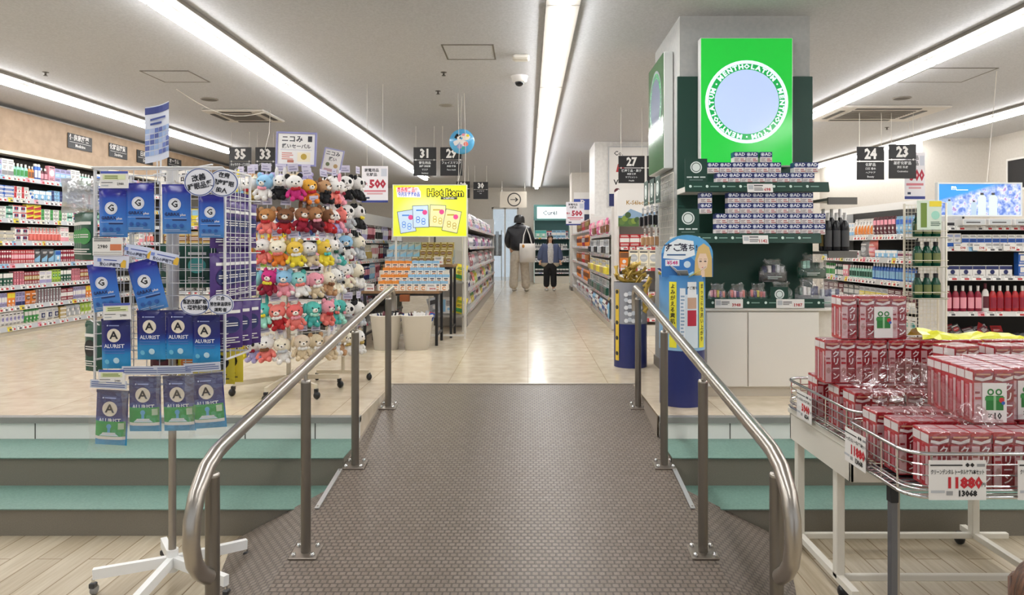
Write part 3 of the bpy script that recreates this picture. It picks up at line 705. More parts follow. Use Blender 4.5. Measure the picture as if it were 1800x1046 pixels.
# ---------------- far end: teal cosmetics unit under a glowing sign
fr = ((.16, 19.4), 0.)
shelving('teal cosmetics shelving at the far end of the aisle', fr, 1.0, .4, [.3, .62, .95, 1.25], 2.15, .2, frame='#d6e8e4', back='#4d6d6c', header=(1.72, 2.15, M('#5f8f8b')), seed=17)  # teal tone set in the frame, back and header colours
sheet('shelf_header_sign', 'white sign over the teal cosmetics shelving at the aisle end', 'sign', .82, .34, (.66, 19.387, 1.76), 0, lambda q, y: (q.text('Curél', M('#5d6f7d'), .17, -.06, .16, y, wmax=.4), q.text('キュレル', M('#8795a0'), .04, .26, .19, y), q.rect(-.41, .41, 0, .012, y, M('teal')), q.rect(-.41, .41, .328, .34, y, M('teal'))), mt=M('#f4fbfa', .4, 0, .9))
S5 = [[sp('jar', .08, .06, .1, 'darkgrey', 'white', 0, 9)], [sp('carton', .08, .05, .12, 'silver', 'darkgrey', 0, 5), sp('carton', .08, .05, .12, 'white', 'grey', 3, 5)],
      [sp('bottle', .06, .05, .15, 'white', 'grey', 0, 6), sp('carton', .07, .05, .13, 'white', 'darkgrey', 1, 5)], [sp('carton', .15, .05, .2, 'mint', 'teal', 0, 2), sp('carton', .07, .05, .18, 'white', 'red', 7, 2), sp('carton', .12, .05, .2, 'skyblue', 'white', 5, 3)]]
for i, z in enumerate([.3, .62, .95, 1.25]):
    place_row(fr, z + .001, .04, .96, S5[i], f'on {("the lowest", "the second", "the third", "the top")[i]} shelf under the far cosmetics sign', back=.02, seed=100 + i)
# ---------------- left middle: colourful display behind the plush stand
fr = ((-4.3, 8.3), 0.)
shelving('shelving with bright snack-coloured packs behind the plush toy stand', fr, 1.95, .4, [.5, .78, 1.02, 1.26], 1.62, .45, frame='#d9d5cd', back='#5a5650', seed=19)
S6 = [[sp('carton', .12, .06, .14, 'darkgrey', 'white', 3, 4), sp('carton', .14, .06, .15, 'white', 'grey', 5, 4)], [sp('pouch', .13, .05, .19, 'green', 'lime', 3, 4), sp('pouch', .13, .05, .19, 'lime', 'yellow', 0, 6)],
      [sp('carton', .14, .05, .18, 'gold', 'brown', 5, 4), sp('pouch', .13, .05, .19, 'orange', 'yellow', 0, 5), sp('pouch', .13, .05, .19, 'yellow', 'orange', 3, 5)], [sp('carton', .16, .05, .2, 'yellow', 'skyblue', 0, 3), sp('carton', .15, .05, .2, 'orange', 'white', 7, 4), sp('carton', .15, .05, .2, 'white', 'orange', 0, 4)]]
for i, z in enumerate([.5, .78, 1.02, 1.26]):
    place_row(fr, z + .001, .04, 1.9, S6[i], f'on {("the lowest", "the second", "the third", "the top")[i]} shelf behind the plush toys', back=.02, seed=110 + i)
# ---------------- right: shelving facing the aisle beyond the square column
fr = ((4.0, 9.7), R(-90)); lv = [.1, .38, .64, .89, 1.15]
shelving('white shelving beyond the square column with angled price rails', fr, 2.45, .45, lv, 1.5, .08, frame='#d5d3d0', back='#35322f', header=(1.42, 1.5, M('#e8e6e2', .4)), rail=M('#b4b2af'), seed=21, rail_h=.062)
S7 = [[sp('pouch', .13, .06, .18, 'teal', 'white', 5, 4), sp('pouch', .13, .06, .18, 'white', 'teal', 3, 3), sp('carton', .12, .06, .16, 'yellow', 'blue', 4, 3)],
      [sp('carton', .14, .06, .17, 'maroon', 'white', 2, 4), sp('carton', .14, .06, .17, 'darkgrey', 'silver', 5, 3), sp('carton', .13, .06, .16, 'silver', 'yellow', 5, 5)],
      [sp('bottle', .055, .05, .16, 'white', 'green', 0, 5), sp('bottle', .06, .05, .15, 'darkgreen', 'white', 0, 4), sp('carton', .07, .05, .15, 'pink', 'white', 0, 2), sp('bottle', .06, .05, .19, 'blue', 'skyblue', 0, 9)],
      [sp('carton', .12, .05, .09, 'skyblue', 'white', 0, 4), sp('carton', .12, .05, .08, 'white', 'crimson', 5, 4), sp('pouch', .2, .08, .2, 'grey', 'silver', 3, 1), sp('pouch', .19, .08, .2, 'coral', 'pink', 5, 1)],
      [sp('pouch', .08, .04, .2, 'skyblue', 'blue', 0, 5), sp('carton', .07, .04, .16, 'white', 'skyblue', 2, 6), sp('pouch', .07, .04, .2, 'white', 'orange', 4, 6), sp('pouch', .08, .04, .21, 'maroon', 'pink', 0, 6)]]
for i, z in enumerate(lv):
    sps = S7[i] if i != 2 else [S7[2][0], S7[2][1], S7[2][2], sp('bottle', .06, .05, .15, 'mint', 'darkgreen', 0, 9), S7[2][3], sp('bottle', .06, .05, .19, 'blue', 'skyblue', 0, 9)]
    place_row(fr, z + .001, .05, 2.4, sps, f'on {("the lowest", "the second", "the third", "the fourth", "the top")[i]} shelf beyond the square column', back=.02, seed=120 + i, gap=.006)
# ---------------- right: end display facing the steps
fr = ((3.55, 6.07), 0.); lv = [.14, .465, .77, 1.02, 1.2]
o = shelving('white end-of-aisle shelving facing the steps, with a lit floral panel above', fr, 1.75, .42, [.465, .77, 1.02, 1.2], 1.24, .1, frame='#dedbd6', back='#2e2b28', rail=M('#d3d1ce'), seed=23, toe='#d9d4c9')
m = MB()
m.box(.03, 1.72, -.1, .3, .12, .14, WH); m.box(.03, 1.72, -.11, -.1, .12, .20, WH)
for x in (.03, .62, 1.2, 1.7): m.box(x, x + .015, -.1, .3, .14, .2, WH)
m.build('tray', o)
W_ = 'of the shelving under the floral panel'
place_row(fr, 1.021, .04, 1.2, [sp('carton', .062, .06, .115, 'white', 'blue', 2, 2), sp('carton', .062, .06, .105, 'white', 'blue', 5, 9)], 'on the upper shelf ' + W_, back=.03, seed=131)
place_row(fr, 1.021, 1.2, 1.7, [sp('carton', .1, .06, .1, 'white', 'pink', 5, 5)], 'on the upper shelf ' + W_, back=.03, seed=131)
place_row(fr, .771, .04, .66, [sp('carton', .11, .06, .09, 'white', 'navy', 0, 4)], 'on the middle shelf ' + W_, back=.03, seed=132)
place_row(fr, .771, .66, 1.05, [sp('carton', .08, .06, .1, 'blue', 'white', 7, 4, 2)], 'on the middle shelf ' + W_, back=.03, seed=133)
place_row(fr, .771, 1.15, 1.7, [sp('bottle', .07, .06, .18, 'skyblue', 'teal', 0, 6)], 'on the middle shelf ' + W_, back=.03, seed=134)
place_row(fr, .466, .04, 1.7, [sp('bottle', .06, .05, .22, 'crimson', 'pink', 0, 5), sp('bottle', .06, .05, .24, 'white', 'maroon', 0, 1), sp('bottle', .06, .05, .22, 'red', 'crimson', 0, 5), sp('bottle', .065, .05, .25, 'purple', 'navy', 0, 1), sp('bottle', .06, .05, .22, 'crimson', 'white', 0, 7)], 'on the lower shelf ' + W_, back=.03, seed=135)
r = random.Random(5)
for i in range(11):
    k = blister(.09, .03, .2, ('black', 'maroon', 'red', 'darkgrey')[i % 4], ('red', 'black', 'silver')[i % 3], i)
    lab = f'{("black", "maroon", "red", "dark grey")[i % 4]} and {("red", "black", "silver")[i % 3]} blister pack thrown in the white bottom tray'
    k.put(lab, (3.63 + i * .045, 6.1 + r.uniform(0, .05), .16 + r.uniform(0, .02)), group='blister packs in the bottom tray: ' + lab, rot=(R(-r.uniform(15, 40)), R(r.uniform(-30, 30)), R(r.uniform(-25, 25))))
for i in range(5):
    k = pouch(.14, .03, .2, ('grey', 'darkgrey')[i % 2], 'silver', 2)
    lab = f'{("grey", "dark grey")[i % 2]} pouch lying in the white bottom tray'; k.put(lab, (4.22 + i * .1, 6.1, .15 + .01 * (i % 3)), group='pouches in the bottom tray: ' + lab, rot=(R(-62), R(r.uniform(-9, 9)), R(r.uniform(-15, 15))))
for i, x in enumerate((.08, .24, .5, .98, 1.3)):
    sheet('price_card', f'white price card on the {("first", "second", "third", "fourth", "fifth")[i]} spot of the shelf above the bottles', 'price card', .11, .06, (3.6 + x, 6.05, .99), 0, lambda q, y: (q.rect(-.045, .0, .042, .048, y, M('darkgrey')), q.text('598', M('red'), .03, .02, .02, y)), t=.002)
sheet('price_card', 'white price card on the front of the bottom tray', 'price card', .13, .06, (4.27, 5.95, .12), 0, lambda q, y: (q.rect(-.055, .0, .042, .048, y, M('darkgrey')), q.text('398', M('red'), .03, .03, .02, y)), t=.002)
sheet('price_card', 'white price card on the rail under the red bottles', 'price card', .16, .05, (4.75, 6.05, .44), 0, lambda q, y: (q.rect(-.07, -.01, .03, .036, y, M('darkgrey')), q.text('998', M('red'), .03, .04, .02, y)), t=.002)
# lit floral panel: sky blue, soft blossom, two bottles
def flor():
    mt, nt, b = nodes('lit_floral_panel', .3); L = nt.links.new
    tc = N(nt, 'ShaderNodeTexCoord'); n = N(nt, 'ShaderNodeTexNoise', Scale=26., Detail=3.); rp = ramp(nt, [(.35, '#5f7fd0'), (.5, '#a9bdf0'), (.62, '#dfe4fb'), (.7, '#b48fc8')])
    sp_ = N(nt, 'ShaderNodeSeparateXYZ'); L(tc.outputs['Object'], sp_.inputs[0]); ma = N(nt, 'ShaderNodeMath', operation='MULTIPLY_ADD'); ma.inputs[1].default_value = -.45; ma.inputs[2].default_value = .16
    L(sp_.outputs[0], ma.inputs[0]); gt = N(nt, 'ShaderNodeMath', operation='ADD'); L(sp_.outputs[2], gt.inputs[0]); sb = N(nt, 'ShaderNodeMath', operation='SUBTRACT'); L(sp_.outputs[2], sb.inputs[0])
    m2 = N(nt, 'ShaderNodeMath', operation='MULTIPLY'); m2.inputs[1].default_value = .28; L(sp_.outputs[0], m2.inputs[0]); ad = N(nt, 'ShaderNodeMath', operation='ADD'); ad.inputs[1].default_value = .21; L(m2.outputs[0], ad.inputs[0]); L(ad.outputs[0], sb.inputs[1])
    mr = N(nt, 'ShaderNodeMapRange'); mr.inputs[1].default_value = -.02; mr.inputs[2].default_value = .02; L(sb.outputs[0], mr.inputs[0])
    mx = N(nt, 'ShaderNodeMixRGB'); mx.inputs[2].default_value = (*rgb('#3f9bea'), 1); L(tc.outputs['Object'], n.inputs['Vector']); L(n.outputs['Fac'], rp.inputs[0]); L(rp.outputs[0], mx.inputs[1]); L(mr.outputs[0], mx.inputs[0])
    L(mx.outputs[0], b.inputs['Base Color']); L(mx.outputs[0], b.inputs['Emission Color']); b.inputs['Emission Strength'].default_value = .28
    return mt
lp = M('#e9f2f4', .3, 0, .7)
def drawf(q, y):
    for x, zz, s_ in ((.02, .0, 1.), (.115, .0, 1.), (-.26, 0, .7), (-.05, 0, .65)):
        q.poly([(x - .035 * s_, zz), (x + .035 * s_, zz), (x + .035 * s_, .15 * s_), (x + .02 * s_, .17 * s_), (x - .02 * s_, .17 * s_), (x - .035 * s_, .15 * s_)], y, M('#c5d6cf', .3, 0, .5) if s_ == 1 else M('#a9bccb', .3, 0, .5)); q.rect(x - .014 * s_, x + .014 * s_, .17 * s_, .19 * s_, y, M('darkgrey'))
    q.text('m', M('#ffffff', .3, 0, .9), .06, -.22, .235, y); q.rect(-.2, -.1, .212, .217, y, M('#ffffff', .3, 0, .9))
sheet('lit_panel', 'lit blue floral advertising panel with two pale bottles', 'lit sign', .70, .265, (X(1720, 6.1), 6.1, Z(378, 6.1)), 0, drawf, t=.03, mt=flor(), frame=(.012, M('#eef3f5', .4)))
for i, x in enumerate((3.78, 4.0, 4.22)):
    m = MB(); m.box(-.1, .1, -.1, .02, 0, .055, M('#e3e1de', .3), .004); m.rect(-.09, .09, .006, .05, -.101, M('#c9cdd0')); m.rect(-.07, .05, .02, .03, -.1015, M('darkgrey')); tag(m.build('acrylic_tray', loc=(x, 6.12, 1.203)), f'{("first", "second", "third")[i]} clear tray in front of the lit floral panel', 'tray')
# hanging mouthwash rack
o = thing('wire_rack', 'cream wire rack of green mouthwash bottles beside the end shelving', 'rack', (X(1633, 5.85), 5.85, 0))
m = MB(); grid_panel(m, -.15, .13, .25, 1.37, .03, .1, M('#ddd6c6', .4)); m.build('grid', o)
m = MB(); m.tube([(.13, -.02, .25), (.13, -.02, 1.38), (.13, .1, 1.4)], .008, M('#e6dfcf', .4), 8); m.tube([(.13, -.02, .25), (.05, .02, .22), (-.15, .1, .24)], .007, M('#e6dfcf', .4), 8); m.tube([(.13, .1, 0), (.13, .1, 1.4)], .01, M('#e6dfcf', .4), 8); m.tube([(-.15, .1, 0), (-.15, .1, 1.38)], .01, M('#e6dfcf', .4), 8); m.build('upright', o)
for z in (.60, .86, 1.10):
    m = MB()
    for q in (0, .05): m.tube([(-.15, .09, z + q), (-.15, -.07, z + q), (.12, -.07, z + q), (.12, .09, z + q)], .003, M('#ddd6c6', .4), 5)
    m.box(-.15, .12, -.07, .09, z - .006, z - .002, M('#3d5c43', .5)); m.build('basket', o)
gb = MB(); gb.lathe([(.033, 0), (.037, .008), (.037, .12), (.02, .165), (.016, .17)], M('#0e4a37', .1), 14); gl = MB()
vs = []
for z in (.03, .11): vs += [(.0375 * math.cos(R(a)), .0375 * math.sin(R(a)), z) for a in range(-150, -29, 15)]
gl.add(vs, [(i, i + 1, i + 10, i + 9) for i in range(8)], M('#6f7a4a', .4), True); gc = MB(); gc.lathe([(.018, .165), (.02, .20), (.016, .203)], M('black'), 12)
GK = Kit('mouthwash_bottle', 'bottle', [('body', gb.mesh('body')), ('wrap_label', gl.mesh('wrap_label')), ('cap', gc.mesh('cap'))])
for z, lv_ in ((.60, 'lowest'), (.86, 'middle'), (1.10, 'top')):
    for x in (-.1, -.025, .05):
        GK.put(f'green mouthwash bottle in the {lv_} basket of the cream wire rack', (X(1633, 5.85) + x + .01, 5.86, z), group=f'mouthwash bottles in the {lv_} basket')
sheet('topper_card', 'pale green card with a yellow stripe above the mouthwash rack', 'card', .2, .24, (X(1633, 5.8) + .01, 5.815, 1.16), 0, lambda q, y: (q.rect(.0, .1, .19, .235, y, M('yellow')), q.rect(-.07, -.02, .02, .22, y, M('#6f8a3b')), q.disc(.05, .12, .035, y, M('mint')), lines(q, .01, .09, .03, .07, 3, y, M('#385a4a'))), mt=M('#d5e3d4'))

# small end unit in front of the low grey shelving
fr = ((-2.3, 7.0), 0.)
shelving('narrow end shelving of mixed packs behind the narrow plush stand', fr, .42, .22, [.3, .58, .86, 1.12], 1.4, .12, frame='#d3d0cb', back='#77736e', seed=37)
S8 = [[sp('pouch', .09, .04, .19, 'white', 'crimson', 3, 4)], [sp('blister', .08, .03, .2, 'white', 'navy', 1, 2), sp('blister', .08, .03, .2, 'lilac', 'maroon', 4, 3)], [sp('stick', .05, .03, .2, 'maroon', 'white', 0, 3), sp('stick', .05, .03, .2, 'navy', 'pink', 0, 4)], [sp('blister', .08, .03, .2, 'skyblue', 'navy', 2, 2), sp('blister', .08, .03, .2, 'pink', 'silver', 1, 3)]]
for i, z in enumerate([.3, .58, .86, 1.12]):
    place_row(fr, z + .001, .03, .4, S8[i], f'on {("the lowest", "the second", "the third", "the top")[i]} shelf of the narrow end unit', back=.02, seed=150 + i)
# notices on the right-hand walls
sheet('wall_sign', 'black wall sign with white script at the far right', 'sign', 1.5, .42, (7.19, 9.9, Z(325, 9.9)), R(-90), lambda q, y: (q.text('Visée', WH, .3, .12, .2, y), q.text('~', WH, .2, .48, .26, y)), mt=BK, frame=(.03, M('#e6e3dd')))
sheet('wall_sign', 'grey framed sign reading BOX on the wall under the ceiling lamps', 'sign', .32, .4, (X(1492, 14.9), 14.98, Z(365, 14.9)), 0, lambda q, y: q.text('BOX', WH, .13, 0, .22, y, wmax=.26), mt=M('#8d8a85'), frame=(.02, M('#dedbd5')))
sheet('wall_poster', 'pale line-drawn poster on the wall below sign 24', 'poster', .4, .5, (X(1524, 14.9), 14.98, Z(362, 14.9)), 0, lambda q, y: (lines(q, -.15, .15, .05, .45, 7, y, M('silver'))))
sheet('wall_poster', 'red poster on the wall between signs 24 and 23', 'poster', .36, .42, (X(1563, 14.9), 14.98, Z(352, 14.9)), 0, lambda q, y: (lines(q, -.13, .13, .05, .2, 3, y, WH), q.rect(-.18, -.05, .0, .42, y, M('#d98f8a'))), mt=M('#b8423e'))
# ================================================================ square column: green display
DG = M('#0d3b2f', .45)
m = MB(); m.box(1.085, 2.07, 5.165, 5.188, .6, Z(135, 5.18), DG, .003)
tag(m.build('display_board'), 'tall dark green backing board on the front of the square column', 'display board')
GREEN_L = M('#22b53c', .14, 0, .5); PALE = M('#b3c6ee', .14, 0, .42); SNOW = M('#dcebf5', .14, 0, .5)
def roundel(q, x, z, r, y, k=1., text=True):
    """white ring, green band of lettering, plain pale disc"""
    n = 48
    def dd(rr, yy, mt): q.add([(x + rr * k * math.cos(2 * PI * i / n), yy, z + rr * math.sin(2 * PI * i / n)) for i in range(n)], [tuple(range(n))], mt)
    dd(r, y, SNOW); dd(r * .92, y - .0006, M('#1f9c4c', .12, 0, .5)); dd(r * .775, y - .0012, PALE)
    if not text: return
    word = 'MENTHOLATUM'
    for w_ in range(3):
        c0 = 90 - 120 * w_
        for i, ch in enumerate(word):
            a = R(c0 + (5 - i) * 9.6); sz = r * .15
            v, f = text_geo(ch, sz, .055); rr = r * .845; co, si = math.cos(a - PI / 2), math.sin(a - PI / 2); b = 1.15
            q.add([(x + k * (rr * math.cos(a) + t[0] * b * co - t[1] * si), y - .0018, z + rr * math.sin(a) + t[0] * b * si + t[1] * co) for t in v], f, SNOW)
        a = R(c0 - 60); q.disc(x + rr * k * math.cos(a), z + rr * math.sin(a), r * .022, y - .0018, SNOW, 10)
def lightbox(label, w_, h_, loc, rz, r, cz):
    o = thing('lightbox_sign', label, 'lit sign', loc, rz)
    m = MB(); m.box(-w_ / 2, w_ / 2, .004, .075, 0, h_, M('#d9dcd9', .4), .004); m.build('case', o)
    m = MB(); m.box(-w_ / 2 + .006, w_ / 2 - .006, 0, .004, .006, h_ - .006, GREEN_L); m.build('panel', o)
    m = MB(); roundel(m, 0, cz, r, -.001); m.build('emblem', o)
x0, x1 = X(1231, 5.08), X(1394, 5.08); z0, z1 = Z(292, 5.08), Z(66, 5.08)
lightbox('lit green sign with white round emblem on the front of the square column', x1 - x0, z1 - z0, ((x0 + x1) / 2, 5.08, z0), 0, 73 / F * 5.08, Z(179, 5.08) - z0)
GREEN_L, PALE, SNOW = M('#22602f', .06, 0, .03), M('#6a7791', .06, 0, .03), M('#8e999e', .06, 0, .03)  # side sign: same print, colours darkened to offset the close tube lamps
lightbox('dim green sign with white round emblem on the left side of the square column', .66, z1 - z0 - .03, (1.03, 5.74, z0 + .02), R(-90), .27, Z(179, 5.5) - z0)
# shelves
def green_shelf(label, x0, x1, zt, yf, dep, price, px):
    o = thing('display_shelf', label, 'shelf', ((x0 + x1) / 2, yf, zt)); w_ = (x1 - x0) / 2
    m = MB(); m.box(-w_ + .03, w_ - .05, .012, dep, -.05, -.012, M('#c9c6bf', .4), .002); m.build('shelf_board', o)
    m = MB(); m.add([(-w_, -.012, -.055), (w_, -.012, -.055), (w_, .004, .008), (-w_, .004, .008), (-w_, 0, -.06), (w_, 0, -.06), (w_, .012, .006), (-w_, .012, .006)], [(0, 1, 2, 3), (7, 6, 5, 4), (4, 5, 1, 0), (3, 2, 6, 7), (0, 3, 7, 4), (5, 6, 2, 1)], DG)
    n = round(2 * w_ / .115)
    for i in range(n):
        x = -w_ + .035 + i * (2 * w_ - .07) / n; m.disc(x, -.022, .0095, -.0135 + .004, M('#cfe3da'), 14)
        m.v[-14:] = [(a, -.0035 - .012 + (c + .055) * .254 - .001, c) for a, b, c in m.v[-14:]]
        b0 = len(m.v); m.rect(x + .022, x + .078, -.026, -.019, 0, M('#7fa294')); m.v[b0:] = [(a, -.0135 + (c + .055) * .254, c) for a, b, c in m.v[b0:]]
    m.build('fascia', o)
    q = MB(); q.M = Matrix.Translation((px - (x0 + x1) / 2, -.018, -.062)) @ Matrix.Rotation(R(-13), 4, 'X')
    q.box(-.085, .085, -.001, .001, 0, .058, WH); q.rect(-.04, .02, .042, .05, -.002, M('darkgrey')); q.rect(-.078, -.045, .02, .05, -.0018, M('silver')); lines(q, -.04, .02, .01, .035, 3, -.002, M('darkgrey')); q.text(price, M('red'), .03, .048, .018, -.002)
    q.build('price_strip', o); return o
green_shelf('upper green-edged shelf of stacked navy boxes on the column display', X(1204, 4.75), X(1457, 4.75), 1.448, 4.75, .4, '698', X(1335, 4.75))
green_shelf('lower green-edged shelf of stacked navy boxes on the column display', X(1190, 4.75), X(1443, 4.75), 1.105, 4.75, .4, '1142', X(1327, 4.75))
# navy and white ointment boxes
def ad_box():
    m = MB(); w_, h, d = .079, .069, .07
    m.box(-w_ / 2, w_ / 2, 0, d, 0, h, M('#e4dedd', .35), .0012); m.box(-w_ / 2 - .0004, w_ / 2 + .0004, -.0004, d, h * .5, h + .0004, M('#23306f', .3))
    e = -.0012
    m.disc(-.024, h * .76, .0115, e, M('#e8eef8'), 14); m.ring(-.024, h * .76, .006, .008, e - .0005, M('#23306f'), 14); m.text('AD', M('#f2f4fa'), .03, .013, h * .76, e, sx=1.1)
    lines(m, -.035, -.002, .004, .028, 3, e, M('#7e6d74')); lines(m, .004, .036, .004, .028, 2, e, M('#a5433f'))
    return Kit('ointment_box', 'box', m.mesh('ointment_box'))
AD = ad_box(); xb = X(1258, 4.8)
for k, (nm, n, st) in enumerate((('lowest', 9, 0), ('second', 9, 0), ('third', 8, -1), ('top', 7, -1))):
    for i in range(n + (1 if k > 1 else 0)):
        x = xb + (i - (1 if k > 1 else 0) * 1.25 if (k > 1 and i == 0) else i + (.0 if k < 2 else -.0)) * .0822
        if k > 1 and i >= 8: continue
        AD.put(f'navy and white ointment box in the {nm} row of four on the lower column shelf', (x + .03, 4.765 + rnd.uniform(0, .004), 1.106 + k * .0702), group=f'ointment boxes, {nm} row, lower column shelf')
xb = X(1262, 4.8)
for i in range(8): AD.put('navy and white ointment box in the bottom row on the upper column shelf', (xb + i * .0825 + .02, 4.765, 1.449), group='ointment boxes, bottom row, upper column shelf')
for i in (0, 1, 2, 3, 4, 5, 7, 8): AD.put('navy and white ointment box in the middle row on the upper column shelf', (xb - .06 + i * .083 + .02, 4.767, 1.5195), group='ointment boxes, middle row, upper column shelf')
for i in (0, 1, 2.15): AD.put('navy and white ointment box on the very top of the column stacks', (X(1298, 4.8) + i * .0825, 4.768, 1.5897), group='ointment boxes on the very top')
# green logo cards
def logo_card(px0, px1, py0, py1, d, label):
    w_ = X(px1, d) - X(px0, d); h = Z(py0, d) - Z(py1, d)
    def dr(q, y):
        q.disc(0, h * .63, h * .25, y, M('#dfe8e4'), 24); q.ring(0, h * .63, h * .17, h * .2, y - .0006, DG); [q.rect(-w_ * .42 + w_ * .3 * i, -w_ * .18 + w_ * .3 * i, h * .18, h * .235, y, M('#cfdad6')) for i in range(3)]; q.rect(-w_ * .3, w_ * .3, h * .08, h * .095, y, M('#a8c2b8'))
    sheet('logo_card', label, 'sign', w_, h, ((X(px0, d) + X(px1, d)) / 2, d, Z(py1, d)), 0, dr, mt=DG)
logo_card(1204, 1243, 279, 320, 4.77, 'dark green card with white round emblem standing on the upper column shelf')
logo_card(1190, 1229, 367, 412, 4.77, 'dark green card with white round emblem standing on the lower column shelf')
# side shelf to the right with dark bottles
for z, lab in ((1.36, 'upper'), (.99, 'lower')):
    o = thing('side_shelf', f'{lab} grey side shelf jutting from the right of the column display', 'shelf', (2.13, 4.95, z))
    m = MB(); m.box(-.06, .14, -.03, .24, -.02, 0, M('#8d8a84', .4)); m.build('shelf_board', o); m = MB(); m.box(-.06, .14, -.05, -.03, -.045, .004, M('#6e6b66', .4)); m.build('price_rail', o)
for i in range(3): bottle(.06, .05, .27, 'black', 'darkgrey', 0).put('black bottle on the lower side shelf of the column display', (2.1 + i * .06, 4.98, .991), group='black bottles on the side shelf')
for i in range(3): bottle(.06, .05, .3, 'black', 'gold', 0).put('black bottle with gold label behind on the lower side shelf', (2.1 + i * .06, 5.06, .991), group='black and gold bottles on the side shelf')
# base cabinet
CW = noise_mat('cream_laminate', '#d9d3c8', '#e1dbd1', 30, .35)
o = thing('base_cabinet', 'long cream cabinet with white doors under the column display', 'cabinet', (X(1345, 4.84), 4.86, 0)); w_ = .42
a0, a1 = X(1240, 4.84), X(1442, 4.84); cx = o.location.x
m = MB(); m.box(a0 - cx, a1 - cx, 0, .31, .06, .585, CW, .003); m.build('body', o)
m = MB(); m.box(a0 - cx + .01, a1 - cx - .01, .012, .31, 0, .06, M('#cfc6b6', .5)); m.build('plinth', o)
for (p, q) in ((1243, 1314), (1316, 1440)):
    m = MB(); m.box(X(p, 4.84) - cx, X(q, 4.84) - cx, -.018, -.001, .07, .575, M('#e6e1d8', .3), .002); m.build('door', o)
m = MB(); m.box(a0 - cx - .01, a1 - cx + .14, -.02, .30, .586, .606, M('#e9e5dd', .3), .003); m.build('worktop', o)
m = MB(); m.box(a1 - cx, a1 - cx + .12, .06, .31, 0, .585, CW, .003); m.build('side_panel', o)
o = thing('counter_edging', 'dark green strip with price cards along the front of the cream cabinet top', 'shelf edging', (cx, 4.835, .607))
b0, b1 = X(1240, 4.83) - cx, X(1449, 4.83) - cx
m = MB(); m.box(b0, b1, -.004, .002, 0, .062, DG)
for i in range(7): x = b0 + .05 + i * .12; m.disc(x, .036, .009, -.0055, M('#cfe3da'), 14); m.rect(x + .022, x + .078, .032, .039, -.0055, M('#7fa294'))
m.build('strip', o)
for px_, pr in ((1281, '3948'), (1389, '1987')):
    q = MB(); x = X(px_, 4.83) - cx; q.box(x - .095, x + .095, -.009, -.006, .0, .06, WH); q.rect(x - .088, x - .055, .02, .052, -.0105, M('silver')); lines(q, x - .05, x + .01, .02, .048, 3, -.0105, M('darkgrey')); q.text(pr, M('red'), .03, x + .05, .02, -.0105); q.build('price_card', o)
# gift bags
def gift_bag(w_, h, c_top, c_bot, s):
    o1 = MB(); pillow(o1, w_, h * .45, w_ * .42, M(c_bot, .4)); bulged(o1, w_, h * .45, w_ * .42, 0, lambda q: lines(q, -w_ * .25, w_ * .25, h * .12, h * .26, 2, 0, M('#cfe3da')))
    o2 = MB(); r = random.Random(s)
    for i in range(5): o2.box(-w_ * .36 + i * w_ * .15, -w_ * .25 + i * w_ * .15, -w_ * .12 + r.uniform(-.006, .006), w_ * .1, h * .4, h * (.62 + r.uniform(0, .1)), M(r.choice(c_top), .4), .002)
    o3 = MB(); n = 16; prof = [(w_ * .46, h * .02), (w_ * .52, h * .3), (w_ * .5, h * .62), (w_ * .3, h * .8), (w_ * .38, h * .97)]
    vs = []
    for j, (rr, zz) in enumerate(prof):
        for i in range(n): vs.append((rr * math.cos(2 * PI * i / n) * (1 + r.uniform(-.08, .08)), rr * .62 * math.sin(2 * PI * i / n) * (1 + r.uniform(-.12, .12)), zz + r.uniform(-.006, .006) * j / 2))
    o3.add(vs, [(j * n + i, j * n + (i + 1) % n, (j + 1) * n + (i + 1) % n, (j + 1) * n + i) for j in range(4) for i in range(n)], FILM, True)
    return Kit('gift_bag', 'gift bag', [('carton', o1.mesh('carton')), ('contents', o2.mesh('contents')), ('film', o3.mesh('film'))])
CZ1 = .607
for i, px_ in enumerate((1262, 1297, 1333)):
    gift_bag(.135, .165, ('coral', 'purple', 'yellow', 'pink', 'navy', 'tan'), 'darkgreen', i).put(f'clear gift bag of sweets and green box, {("nearest the cylinder bin", "between two like it", "beside the green card bag")[i]}', (X(px_, 4.92), 4.93, CZ1))
gift_bag(.17, .17, ('darkgreen', 'darkgreen'), 'darkgreen', 7).put('clear bag around a dark green pack with white emblem on the cabinet', (X(1374, 4.92), 4.94, CZ1))
m = MB(); m.box(-.06, .06, -.002, .002, 0, .13, DG); o = m.build('logo_card', loc=(X(1374, 4.8), 4.845, CZ1 + .012)); tag(o, 'small dark green emblem card leaning before the clear bags', 'sign'); q = MB(); q.disc(0, .08, .033, -.003, M('#dfe8e4'), 20); q.ring(0, .08, .02, .024, -.0036, DG); q.rect(-.045, .045, .022, .026, -.003, M('#a8c2b8')); q.build('emblem', o)
gift_bag(.2, .17, ('navy', 'white', 'silver'), 'darkgrey', 9).put('clear bag with navy box stacked on top of the green card bag', (X(1362, 5.02), 5.06, CZ1 + .165))
gift_bag(.18, .2, ('navy', 'white', 'pink', 'darkgreen'), 'grey', 11).put('clear bag with navy and white boxes at the cabinet end', (X(1425, 4.9), 4.95, CZ1))
gift_bag(.17, .18, ('white', 'navy', 'silver'), 'silver', 12).put('clear bag with pale pack overhanging the cabinet end', (X(1461, 4.9), 4.93, CZ1))
gift_bag(.2, .18, ('darkgreen', 'white', 'mint'), 'darkgreen', 13).put('crumpled clear bag on top of the stack at the cabinet end', (X(1432, 5.0), 5.05, CZ1 + .19))
